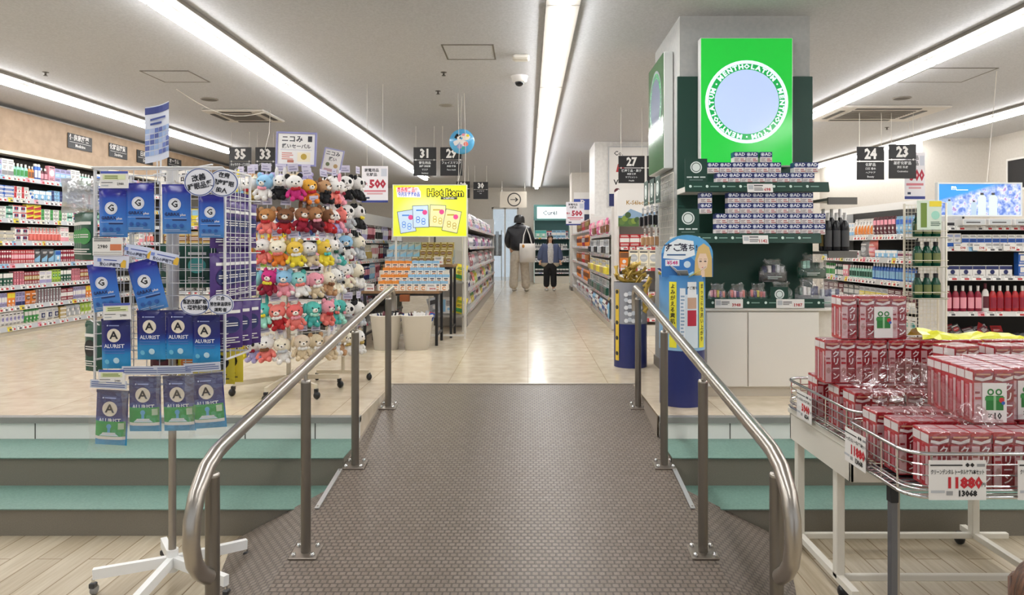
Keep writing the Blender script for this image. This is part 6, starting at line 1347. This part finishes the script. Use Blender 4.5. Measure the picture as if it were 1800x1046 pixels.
# arrow sign, exit strip, glazed doors at the far end
sheet('arrow_sign', 'round arrow sign high at the far end of the aisle', 'sign', .7, .42, (-.38, 18.6, Z(365, 18.6)), 0, lambda q, y: (q.ring(0.02, .21, .15, .18, y, M('#3a3733')), q.rect(-.08, .1, .2, .22, y, M('#3a3733')), q.poly([(.06, .15), (.13, .21), (.06, .27), (.04, .25), (.085, .21), (.04, .17)], y, M('#3a3733'))), mt=M('#d8cfc0'))
m = MB(); [m.tube([(s_, 0, .42), (s_, 0, CZ - Z(365, 18.6))], .006, STEEL, 5) for s_ in (-.3, .3)]; m.build('hanger', bpy.data.objects['arrow_sign'])
m = MB(); m.rect(0, 0, 0, 0, 0, BK)
o = thing('door_1', 'x', 'door', ((OX0 + OX1) / 2, DB + .05, 0)); del o['label']; del o['category']; o['kind'] = 'structure'
w_ = (OX1 - OX0) / 2; m = MB()
for a, b in ((-w_, -w_ + .04), (-.02, .02), (w_ - .04, w_)): m.box(a, b, -.02, .02, 0, 2.15, M('#c9c6c0', .4))
m.box(-w_, w_, -.02, .02, 2.09, 2.15, M('#c9c6c0', .4)); m.build('door_frame', o)
m = MB(); m.box(-w_ + .04, w_ - .04, -.004, .004, .02, 2.09, ACR); m.build('door_glass', o)
# goods seen outside through the far doors
for i, (x, z, c) in enumerate(((-.98, .0, 'darkgrey'), (-.36, 0, 'black'))):
    o = thing('garment_rail', f'{say(c)} clothes hanging on a rail outside the far glazed doors, {("left", "right")[i]} one', 'clothes rail', (x, DB + 1.2, 0))
    m = MB(); m.tube([(-.17, 0, 0), (-.17, 0, 1.5), (.17, 0, 1.5), (.17, 0, 0)], .015, STEEL, 8); m.build('rail', o)
    for k in range(4): m = MB(); pillow(m, .1, .75 - .1 * (k % 2), .3, M(c if k % 2 else 'silver', .8), .72); g = m.build('garment', o); g.location = (-.14 + .09 * k, 0, 0)
# ================================================================ front right: wire baskets of red toothpaste
def basket(label, x0, x1, y0, y1, zb, h, nx):
    o = thing('wire_basket', label, 'basket', ((x0 + x1) / 2, (y0 + y1) / 2, zb)); cx, cy = o.location.x, o.location.y; a, b = (x1 - x0) / 2, (y1 - y0) / 2; c = .07
    def loop(k, z):
        pts = []
        for (sx, sy, s) in ((-1, -1, 180), (1, -1, 270), (1, 1, 0), (-1, 1, 90)):
            for j in range(5): t = R(s + 22.5 * j); pts.append((sx * (a - c) + c * math.cos(t) + 0, sy * (b - c) + c * math.sin(t), z))
        return pts + [pts[0]]
    for nm, z, r in (('top_rail', h, .0065), ('bottom_rail', 0, .0065)):
        m = MB(); m.tube(loop(0, z), r, CHROME, 8, False)
        if nm == 'bottom_rail': m.tube([(p[0], p[1], .022) for p in loop(0, 0)], .004, CHROME, 6, False)
        m.build(nm, o)
    m = MB()
    for k in range(1, 4): m.tube(loop(0, h * k / 4), .0026, CHROME, 5, False)
    for px_ in (-a, a):
        for k in range(4): y = -b + c + (2 * b - 2 * c) * k / 3; m.tube([(px_, y, 0), (px_, y, h)], .0035, CHROME, 5)
    for k in range(nx): x = -a + c + (2 * a - 2 * c) * k / (nx - 1); m.tube([(x, -b, 0), (x, -b, h)], .0035, CHROME, 5); m.tube([(x, b, 0), (x, b, h)], .0035, CHROME, 5)
    m.build('side_wire', o)
    m = MB()
    for k in range(14): y = -b + .03 + (2 * b - .06) * k / 13; m.tube([(-a, y, 0), (a, y, 0)], .0025, CHROME, 5)
    m.build('floor_wire', o); return o
BX0 = 1.19
basket('near chrome wire basket heaped with red cartons, with the 11880 price tag', BX0, 2.45, 2.22, 2.67, .245, .135, 5)
basket('far chrome wire basket of red cartons on the white table', 1.255, 2.45, 2.73, 3.46, .262, .125, 5)
WT = M('#ddd8cc', .4)
o = thing('display_table', 'white metal table on casters carrying the far wire basket', 'table', (1.8, 3.12, LOW))
def L(p): return (p[0] - 1.8, p[1] - 3.12, p[2] - LOW)
def BB(m, x0, x1, y0, y1, z0, z1, mt, c=.003): m.box(x0 - 1.8, x1 - 1.8, y0 - 3.12, y1 - 3.12, z0 - LOW, z1 - LOW, mt, c)
m = MB(); BB(m, 1.26, 2.35, 2.78, 3.45, .225, .25, WT); m.build('table_top', o)
m = MB(); BB(m, 1.265, 2.34, 2.79, 2.805, .10, .225, WT); BB(m, 1.265, 2.34, 3.42, 3.435, .10, .225, WT); BB(m, 1.265, 1.28, 2.79, 3.435, .10, .225, WT); m.build('apron', o)
for (x, y) in ((1.285, 2.98), (1.285, 3.41), (2.12, 3.41), (2.12, 2.98)):
    m = MB(); BB(m, x - .0, x + .035, y - .02, y + .02, -.36, .10 if y < 3.2 else .1, WT, .003); m.build('leg', o)
for y in (2.98, 3.41):
    m = MB(); BB(m, 1.3, 2.3, y - .012, y + .012, -.372, -.345, WT); m.build('base_bar', o)
for x in (1.30, 2.14):
    m = MB(); m.bar(L((x, 3.58 if x < 2 else 3.5, -.355)), L((x, 2.82, -.355)), .03, .026, WT); b_ = m.build('base_bar', o)
for (x, y) in ((1.30, 3.43), (1.30, 2.93), (2.1, 3.46), (2.14, 2.93)):
    m = MB(); cx, cy, cz = L((x, y, LOW + .03)); m.ball((cx, cy, cz), (.024, .028, .028), M('#17171a', .35), 12, 8); m.box(cx - .012, cx + .012, cy - .012, cy + .012, cz + .02, cz + .032, BK); m.build('caster', o)
o = thing('basket_stand', 'grey and cream stand legs carrying the near wire basket', 'stand', (1.8, 2.45, LOW))
m = MB(); m.box(1.205 - 1.8, 1.228 - 1.8, -.09, -.065, 0, .62, M('#6d6e72', .35, .5), .002); m.box(1.203 - 1.8, 1.230 - 1.8, -.093, -.062, .60, .668, BK, .002); m.build('leg', o)
m = MB(); m.box(1.235 - 1.8, 1.262 - 1.8, -.04, -.015, 0, .668, M('#a79d8d', .4), .002); m.build('leg', o)
m = MB(); m.box(.5, .525, -.09, -.065, 0, .668, M('#6d6e72', .35, .5), .002); m.build('leg', o)
m = MB(); m.box(1.205 - 1.8, .525, -.09, .1, .655, .668, M('#6d6e72', .35, .5), .002); m.build('frame', o)
# toothpaste multipacks
RD = M('#b8242f', .22); RL2 = M('#c9404c', .25)
def paste(cols, rows, label=None, h=.18):
    w_, d = .066, .05; W, D = cols * w_, rows * d
    m = MB()
    for r_ in range(rows):
        for c in range(cols): x = -W / 2 + c * w_; m.box(x + .0006, x + w_ - .0006, r_ * d + .0006, (r_ + 1) * d - .0006, 0, h, RD, .0012)
    q = MB(); P1, P2, P3 = M('#d9b4b6', .3), M('#e6dcda', .3), M('#8f1420', .3)
    for c in range(cols):
        x = -W / 2 + c * w_ + w_ / 2; e = -.0008
        q.rect(x - .031, x - .006, h * .03, h * .76, e, P1); q.disc(x - .018, h * .3, .009, e - .0004, M('#b98d86', .4), 10, .013); q.rect(x - .028, x - .008, h * .45, h * .5, e - .0004, RD); q.rect(x - .028, x - .012, h * .56, h * .6, e - .0004, P3)
        q.rect(x - .003, x + .03, h * .03, h * .76, e, P3); q.vtext('クリーン', M('#f6ecec'), .031, x + .0135, h * .67, e - .0006, .98)
        q.poly([(x - .031, h * .79), (x, h * .77), (x + .031, h * .8), (x + .031, h * .95), (x - .031, h * .93)], e, P3); q.poly([(x - .029, h * .82), (x - .005, h * .79), (x + .027, h * .83), (x + .029, h * .9), (x, h * .84), (x - .028, h * .87)], e - .0005, P2); q.rect(x - .024, x + .022, h * .9, h * .93, e - .0006, M('#d89a7a', .3))
        for r_ in range(rows): y = r_ * d; q.add([(x - .029, y + .004, h + .0006), (x + .029, y + .004, h + .0006), (x + .029, y + d - .004, h + .0006), (x - .029, y + d - .004, h + .0006)], [(0, 1, 2, 3)], M('#d3a9ae', .25))
    for r_ in range(rows):
        y = r_ * d + d / 2; X0 = -W / 2 - .0008
        def side(a, b, u, v, mt, k=0): q.add([(X0 - k, y + b, u), (X0 - k, y + a, u), (X0 - k, y + a, v), (X0 - k, y + b, v)], [(0, 1, 2, 3)], mt)
        side(-.023, .023, h * .8, h * .95, P2); side(-.019, -.004, h * .06, h * .74, P1); side(.002, .02, h * .1, h * .7, M('#c66a74', .3))
    parts = [('carton_block', m.mesh('carton_block')), ('print', q.mesh('print'))]
    f = MB(); f.box(-W / 2 - .002, W / 2 + .002, -.002, D + .002, -.0, h + .002, FILM, .004); parts.append(('shrink_film', f.mesh('shrink_film')))
    if label:
        g = MB(); lw = .078; g.box(-lw / 2, lw / 2, -.0045, -.003, h * .04, h * .04 + .13, WH); y = -.0052; gz = h * .04 + .04
        g.rect(-.028, .028, gz, gz + .048, y, M('#2f7d3a')); g.rect(-.031, .031, gz + .032, gz + .044, y - .0004, M('#3c9448')); g.rect(-.004, .004, gz, gz + .048, y - .0006, M('#9cc79a'))
        for s_ in (-1, 1): g.ring(s_ * .013, gz + .06, .006, .011, y, M('#2f7d3a'), 12)
        g.disc(.022, gz + .034, .009, y - .0008, M('#c23a3a'), 10); g.disc(.027, gz + .024, .006, y - .001, M('#3a62b0'), 10); g.text(label, M('#1c1c1c'), .029, 0, h * .04 + .02, y)
        parts.append(('gift_label', g.mesh('gift_label')))
    return Kit('toothpaste_pack', 'toothpaste pack', parts)
P32, P22, P12 = paste(3, 2), paste(2, 2), paste(1, 2); P24 = paste(2, 6, '×10'); P3L = paste(3, 2, ' ')
P23 = paste(2, 2)
put = lambda k, x, y, z, lab, g=None, rz=0, rot=None, sc=1.: k.put(lab, (x, y, z), R(rz), g, rot, sc)
A1, A2, A3 = .272, .455, .638
G = 'in the far wire basket'
n = 0
def row(k, xs, y, z, lab, g): 
    for x in xs: put(k, x, y, z, lab, g, rnd.uniform(-1, 1))
row(P32, [1.38 + .205 * i for i in range(5)], 2.79, A1, 'red toothpaste pack, bottom layer, near side of the far basket', 'bottom near packs in the far basket')
row(P32, [1.38 + .205 * i for i in range(5)], 2.93, A1, 'red toothpaste pack, bottom layer, middle of the far basket', 'bottom middle packs in the far basket')
row(P32, [1.38 + .205 * i for i in range(5)], 3.15, A1, 'red toothpaste pack, bottom layer, far side of the far basket', 'bottom far packs in the far basket')
row(P32, [X(1516, 2.98), X(1516, 2.98) + .205], 2.97, A2, 'red toothpaste pack in the second layer behind the film bag', 'second layer packs behind the film bag')
row(P12, [X(1467, 2.98) - .012], 2.97, A2, 'narrow red toothpaste pack at the outer end of the second layer', None)
row(P3L, [X(1547, 3.0)], 2.975, A3, 'red toothpaste pack with white gift sticker on top of the heap', None)
row(P12, [X(1492, 3.0) - .01], 2.975, A3, 'narrow red toothpaste pack standing alone on top of the heap', None)
put(P23, 1.73, 2.80, A2 + .0, 'red toothpaste pack turned sideways right of the second layer', None, 20)
for i in range(3): put(P23, 1.90 + i * .14, 2.80, A2, f'red toothpaste pack {("first", "second", "third")[i]} behind the gift-labelled packs', None, 3)
B1, B2 = .256, .438
row(P32, [1.375 + .203 * i for i in range(5)], 2.26, B1, 'red toothpaste pack along the front rail of the near basket', 'front rail packs in the near basket')
row(P32, [1.35 + .203 * i for i in range(5)], 2.40, B1 - .0, 'red toothpaste pack in the middle of the near basket', 'middle packs in the near basket')
row(P32, [1.34 + .203 * i for i in range(5)], 2.535, B1, 'red toothpaste pack along the far rail of the near basket', 'far rail packs in the near basket')
put(P24, X(1740, 2.38), 2.36, B2, 'tall red pack with green gift label reading ×10, nearest the front rail', None, -3)
put(P24, X(1740, 2.38) + .145, 2.40, B2, 'tall red pack with green gift label reading ×10, beside the nearest one', None, -3)
put(P24, X(1740, 2.38) + .285, 2.40, B2, 'tall red pack with green gift label reading ×10, last in view', None, -3)
row(P32, [1.94, 2.1], 2.27, B1 + .0, 'spare', None) if False else None
# crumpled film bag over the near heap
def crumple(label, x0, x1, y0, y1, z, amp, seed, mt, nx=22, ny=16):
    r = random.Random(seed); g = [[r.uniform(-1, 1) for _ in range(nx + 1)] for _ in range(ny + 1)]; m = MB(); vs = []
    for j in range(ny + 1):
        for i in range(nx + 1):
            u, v = i / nx, j / ny; e = math.sin(PI * u) * math.sin(PI * v)
            vs.append((x0 + (x1 - x0) * u + r.uniform(-.006, .006), y0 + (y1 - y0) * v + r.uniform(-.006, .006), z(u, v) + amp * g[j][i] * .5 + amp * .9 * math.sin(u * 9 + v * 5) * e))
    m.add(vs, [(j * (nx + 1) + i, j * (nx + 1) + i + 1, (j + 1) * (nx + 1) + i + 1, (j + 1) * (nx + 1) + i) for j in range(ny) for i in range(nx)], mt, False)
    return tag(m.build('plastic_bag'), label, 'plastic bag')
pk = film_mat('pinkish_film', '#fbeef0', .22, .12)
crumple('large crumpled clear bag draped over the near heap of red packs', 1.235, 1.66, 2.38, 2.93, lambda u, v: .46 + .10 * math.sin(PI * min(1, u * 1.1)) * math.sin(PI * v) + .06 * v, .014, 3, pk)
crumple('small crumpled clear film between the red packs and the gift labels', 1.42, 1.56, 2.30, 2.46, lambda u, v: .447 + .05 * math.sin(PI * u) * math.sin(PI * v), .012, 5, pk, 12, 10)
crumple('yellow wrapping film lying across the packs at the back', 1.66, 2.3, 2.98, 3.12, lambda u, v: .64 + .035 * math.sin(PI * v) - .05 * u, .012, 8, M('#e3e23a', .25), 16, 6)
for i in range(3): put(P32, 1.80 + i * .21, 2.97, A2, f'red toothpaste pack {("first", "second", "third")[i]} under the yellow film', None, 0)
# price tags
def ptag(big_, small, name):
    def dr(q, y):
        q.rect(-.085, .015, .106, .110, y, M('#1b1b1b')); q.text('◆◆', M('#1b1b1b'), .014, .038, .108, y); q.rect(.06, .085, .104, .112, y, M('#8d8d8d'))
        q.text(name, M('#2a2a2a'), .0165, 0, .086, y, wmax=.165); q.text(big_, M('#c0202c'), .045, .02, .052, y, off=.05); q.text('円', M('#2a2a2a'), .013, .08, .047, y); q.text(small, M('#1b1b1b'), .024, .03, .02, y, off=.05); q.rect(-.083, -.04, .022, .03, y, M('silver')); q.rect(-.035, -.015, .015, .028, y, M('#9a9a9a'))
    return dr
NM = 'クリーンデンタル トータルケア6本セット'
sheet('price_tag', 'large white price tag reading 11880 on the front of the near basket', 'price tag', .178, .123, (X(1688, 2.19), 2.205, Z(882, 2.19)), 0, ptag('11880', '13068', NM), t=.002)
sheet('price_tag', 'white price tag reading 11880 on the left side of the near basket', 'price tag', .16, .123, (1.178, 2.56, Z(829, 2.5)), R(-90), ptag('11880', '13068', NM), t=.002)
sheet('price_tag', 'white price tag reading 5940 on the left side of the far basket', 'price tag', .17, .123, (1.243, 3.2, .245), R(-90), ptag('5940', '6534', NM), t=.002)
sheet('price_tag', 'white price tag at the edge of view on the front of the near basket', 'price tag', .178, .123, (X(1795, 2.19) + .089, 2.205, Z(882, 2.19)), 0, ptag('11880', '13068', NM), t=.002)
# ================================================================ people
def skinned(name, J, E, mt, parent, lv=2, root=0):
    me = bpy.data.meshes.new(name); me.from_pydata([j[:3] for j in J], E, []); o = bpy.data.objects.new(name, me); C.objects.link(o)
    md = o.modifiers.new('s', 'SKIN'); md.use_smooth_shade = True
    for i, j in enumerate(J):
        sv = me.skin_vertices[0].data[i]; r = j[3]; sv.radius = r if isinstance(r, tuple) else (r, r); sv.use_root = i == root
    sb = o.modifiers.new('u', 'SUBSURF'); sb.levels = lv; sb.render_levels = lv
    dg = bpy.context.evaluated_depsgraph_get(); dg.update()
    m2 = bpy.data.meshes.new_from_object(o.evaluated_get(dg)); m2.materials.clear(); m2.materials.append(mt); m2.name = name
    for p in m2.polygons: p.use_smooth = True; p.material_index = 0
    bpy.data.objects.remove(o); return link(name, m2, parent)
SKIN = M('#d9ab8c', .5)
def strand_mat(c1, c2):
    mt, nt, b = nodes('hair_strands', .42); tc = N(nt, 'ShaderNodeTexCoord'); mp = N(nt, 'ShaderNodeMapping'); mp.inputs['Scale'].default_value = (170, 170, 9); n = N(nt, 'ShaderNodeTexNoise', Scale=1., Detail=3.); rp = ramp(nt, [(.35, c2), (.65, c1)]); bp = N(nt, 'ShaderNodeBump', Strength=.7, Distance=.004); L = nt.links.new
    L(tc.outputs['Object'], mp.inputs[0]); L(mp.outputs[0], n.inputs['Vector']); L(n.outputs['Fac'], rp.inputs[0]); L(rp.outputs[0], b.inputs['Base Color']); L(n.outputs['Fac'], bp.inputs['Height']); L(bp.outputs[0], b.inputs['Normal'])
    return mt
def figure(label, loc, rz, h, hair_c, arms, hair_len, legs=None, face=True, hw=1.):
    """h standing height; y- is the way the figure faces. arms: {side: (elbow, wrist)} in head units of h"""
    o = thing('person', label, 'person', loc, rz); s = h / 1.66
    k = lambda x, y, z, r: (x * s, y * s, z * s, (r[0] * s, r[1] * s) if isinstance(r, tuple) else r * s)
    J = [k(0, 0, .93, (.14, .10)), k(0, 0, 1.1, (.12, .09)), k(0, 0, 1.28, (.14, .10)), k(0, .0, 1.39, (.07, .06)), k(0, 0, 1.46, .048), k(0, -.01, 1.54, (.075, .088)), k(0, -.005, 1.62, (.066, .075))]
    E = [(i, i + 1) for i in range(6)]
    legs = legs or {-1: ((-.09, 0, .5), (-.1, .02, .08)), 1: ((.09, 0, .5), (.1, 0, .08))}
    for sd in (-1, 1):
        kn, an = legs[sd]; b = len(J)
        J += [k(sd * .08, 0, .86, .085), k(*kn, .056), k(*an, .038), k(an[0], an[1] - .13, .03, .032)]; E += [(0, b), (b, b + 1), (b + 1, b + 2), (b + 2, b + 3)]
        el, wr = arms[sd]; b = len(J)
        J += [k(sd * .16, 0, 1.34, .052), k(*el, .04), k(*wr, .026)]; E += [(2, b), (b, b + 1), (b + 1, b + 2)]
        d = Vector(wr) - Vector(el); d.normalize(); pm = Vector(wr) + d * .05; b2 = len(J); J += [k(*pm, (.034, .016))]; E += [(b + 2, b2)]
        side_ = d.cross(Vector((0, 1, 0))).normalized() if abs(d.y) < .8 else Vector((1, 0, 0))
        for f in range(4):
            q0 = pm + side_ * (f - 1.5) * .017; L_ = (.065, .075, .07, .055)[f]; q1 = q0 + d * L_ * .6; q2 = q1 + (d + Vector((0, -.5, 0))).normalized() * L_ * .4; b3 = len(J); J += [k(*q1, .0085), k(*q2, .007)]; E += [(b2, b3), (b3, b3 + 1)]
        q1 = Vector(wr) + d * .03 - side_ * .035 * 1 + Vector((0, -.02, 0)); b3 = len(J); J += [k(*q1, .01), k(*(q1 + d * .03), .008)]; E += [(b2, b3), (b3, b3 + 1)]
    skinned('body', J, E, SKIN, o)
    f = MB()
    if face:
        for sd in (-1, 1):
            f.ball((sd * .03 * s, -.082 * s, 1.565 * s), (.010 * s, .005 * s, .0055 * s), M('#e9e2dc'), 10, 6); f.ball((sd * .03 * s, -.0865 * s, 1.565 * s), (.005 * s, .002 * s, .005 * s), M('#221a17'), 8, 6); f.box((sd * .03 - .014) * s, (sd * .03 + .014) * s, -.09 * s, -.083 * s, 1.583 * s, 1.587 * s, M(hair_c))
            f.ball((sd * .078 * s, 0, 1.55 * s), (.01 * s, .018 * s, .026 * s), SKIN, 8, 6)
        f.lathe([(.014 * s, 0), (.006 * s, .035 * s)], SKIN, 8, (0, -.09 * s, 1.53 * s)); f.ball((0, -.087 * s, 1.507 * s), (.02 * s, .006 * s, .006 * s), M('#b0605a'), 8, 6)
        f.build('face', o)
    # hair: cap and fall
    hm = strand_mat(hair_c, '#0f0c0a' if hair_c != '#6b4630' else '#38200f'); m = MB(); n, mm = 18, 10; vs = []
    for j in range(mm + 1):
        for i in range(n):
            a = 2 * PI * i / n; t = PI * j / mm * .62; fr = -math.sin(a)       # fr 1 at the face side
            z = 1.575 + .1 * math.cos(t); rr = math.sin(min(t, PI / 2)) 
            x = .098 * hw * rr * math.cos(a); y = .112 * (1 + (hw - 1) * .6) * rr * math.sin(a) + .008
            if t > PI * .36:
                dn = (t - PI * .36) / (PI * .26); z -= hair_len * dn * (0.0 if fr > .45 else 1); 
                if fr > .45: z = max(z, 1.61); y *= .93
            vs.append((x * s, y * s, z * s))
    m.add(vs, [(j * n + i, (j + 1) * n + i, (j + 1) * n + (i + 1) % n, j * n + (i + 1) % n) for j in range(mm) for i in range(n)], hm, True); m.build('hair', o)
    return o, s, k
# woman seen from behind, black puffer jacket
o, s, k = figure('person in a black puffer jacket and wide cream trousers standing with their back turned', (X(913, 16.1), 16.1, 0), R(165), 1.72, '#1a1614', {-1: ((-.25, -.02, 1.08), (-.2, -.2, 1.02)), 1: ((.25, .02, 1.08), (.24, -.14, .92))}, .05, hw=1.2, legs={-1: ((-.11, -.02, .5), (-.13, -.06, .08)), 1: ((.1, .02, .5), (.12, .05, .08))})
BKJ = noise_mat('black_quilted_nylon', '#17171a', '#232327', 12, .45, .6)
J = [k(0, .01, .86, (.22, .17)), k(0, .01, 1.02, (.23, .175)), k(0, .01, 1.2, (.225, .17)), k(0, .01, 1.33, (.19, .14)), k(0, .01, 1.45, (.1, .1)), k(0, .02, 1.5, (.095, .1)),
     k(.2, .01, 1.33, .095), k(.27, .02, 1.1, .085), k(.26, -.12, .95, .06), k(-.2, .01, 1.33, .095), k(-.27, -.02, 1.1, .085), k(-.22, -.18, 1.03, .06)]
skinned('jacket', J, [(0, 1), (1, 2), (2, 3), (3, 4), (4, 5), (3, 6), (6, 7), (7, 8), (3, 9), (9, 10), (10, 11)], BKJ, o)
CRM = noise_mat('cream_trouser_cloth', '#c9bfae', '#d8cfbf', 20, .8, .3)
J = [k(0, .0, .93, (.17, .13)), k(0, 0, .84, (.17, .13)), k(.1, .02, .7, .12), k(.11, .02, .45, .1), k(.12, .05, .2, .105), k(.12, .05, .04, .105), k(-.1, -.01, .7, .12), k(-.12, -.03, .45, .1), k(-.13, -.06, .2, .105), k(-.13, -.06, .04, .105)]
skinned('trousers', J, [(0, 1), (1, 2), (2, 3), (3, 4), (4, 5), (1, 6), (6, 7), (7, 8), (8, 9)], CRM, o)
for (x, y) in ((.12, .05), (-.13, -.06)): m = MB(); m.ball((x * s, (y - .06) * s, .035 * s), (.05 * s, .13 * s, .036 * s), M('#e3dcd0', .6), 12, 8); m.build('shoe', o)
m = MB(); m.lathe([(.09, 0), (.135, .03), (.13, .06), (.09, .08)], BKJ, 16, (0, .06 * s, 1.35 * s), .95, .6); m.build('hood', o)
# tote
o = thing('tote_bag', 'white canvas tote bag with an orange charm hanging from the puffer-jacketed shoulder', 'bag', (X(927, 15.95), 15.82, .66)); m = MB(); pillow(m, .34, .42, .12, M('#ddd9d2', .8), 0, 8, 8, -.05); m.build('body', o)
m = MB(); m.tube([(-.1, 0, .4), (-.08, .03, .6), (-.02, .06, .78), (.05, .03, .6), (.1, 0, .4)], .013, M('#ddd9d2', .8), 8); m.build('strap', o); m = MB(); m.ball((-.09, -.05, .36), (.03, .02, .04), M('#c98a3a', .7), 10, 8); m.build('charm', o)
# child facing the camera
o, s, k = figure('child with long brown hair in an open blue-grey jacket and black trousers', (X(967, 16.3), 16.3, 0), R(6), 1.27, '#3a241b', {-1: ((-.25, .0, 1.1), (-.3, -.05, .88)), 1: ((.25, .0, 1.1), (.3, -.05, .88))}, .3)
BJ = grad_mat('blue_grey_and_beige_jacket', [(0, '#b9ad98'), (.49, '#b9ad98'), (.51, '#505a78'), (1, '#505a78')], .44, .84, .8)
for sd in (-1, 1):
    J = [k(sd * .15, 0, .7, (.13, .16)), k(sd * .145, 0, .86, (.125, .16)), k(sd * .14, 0, 1.1, (.11, .15)), k(sd * .13, 0, 1.28, (.11, .14)), k(sd * .1, 0, 1.42, (.08, .1)), k(sd * .22, 0, 1.32, .1), k(sd * .29, .0, 1.1, .095), k(sd * .33, -.04, .9, .08)]
    skinned('jacket_half', J, [(0, 1), (1, 2), (2, 3), (3, 4), (3, 5), (5, 6), (6, 7)], BJ, o)
J = [k(0, -.01, .74, (.15, .12)), k(0, -.01, .9, (.15, .12)), k(0, -.015, 1.1, (.145, .12)), k(0, -.01, 1.3, (.14, .12)), k(0, -.0, 1.45, (.075, .075))]; skinned('shirt', J, [(0, 1), (1, 2), (2, 3), (3, 4)], noise_mat('pale_shirt', '#b9b6b3', '#d3d0cc', 40, .8), o)
J = [k(0, 0, .92, (.15, .12)), k(0, 0, .84, (.15, .12)), k(.1, 0, .7, .115), k(.1, 0, .45, .105), k(.11, 0, .09, .1), k(-.1, 0, .7, .115), k(-.1, 0, .45, .105), k(-.11, .02, .09, .1)]
skinned('trousers', J, [(0, 1), (1, 2), (2, 3), (3, 4), (1, 5), (5, 6), (6, 7)], M('#19181b', .8), o)
for x in (.11, -.11): m = MB(); m.ball((x * s, -.07 * s, .035 * s), (.05 * s, .12 * s, .038 * s), M('#dcd9d6', .6), 12, 8); m.build('shoe', o)
# small child at the very edge of view, only brown hair shows
o, s, k = figure('small person with brown hair at the bottom edge of the view beside the red cartons', (.68, .90, LOW), R(180), 1.05, '#6b4630', {-1: ((-.25, .0, 1.1), (-.24, -.05, .88)), 1: ((.25, .0, 1.1), (.24, -.05, .88))}, .3)
J = [k(0, .01, .86, (.2, .15)), k(0, .01, 1.1, (.18, .14)), k(0, .01, 1.33, (.16, .12)), k(0, .01, 1.42, (.09, .09)), k(.2, .01, 1.32, .08), k(.27, .0, 1.1, .075), k(.26, -.05, .93, .05), k(-.2, .01, 1.32, .08), k(-.27, 0, 1.1, .075), k(-.26, -.05, .93, .05)]
skinned('coat', J, [(0, 1), (1, 2), (2, 3), (2, 4), (4, 5), (5, 6), (2, 7), (7, 8), (8, 9)], M('#7b6a62', .8), o)
J = [k(0, 0, .9, (.13, .1)), k(0, 0, .84, (.13, .1)), k(.1, 0, .7, .1), k(.1, 0, .12, .08), k(-.1, 0, .7, .1), k(-.11, .02, .12, .08)]
skinned('trousers', J, [(0, 1), (1, 2), (2, 3), (1, 4), (4, 5)], M('#3a3f55', .8), o)
for x in (.11, -.11): m = MB(); m.ball((x * s, -.06 * s, .04 * s), (.05 * s, .12 * s, .04 * s), M('#c9c6c3', .6), 12, 8); m.build('shoe', o)
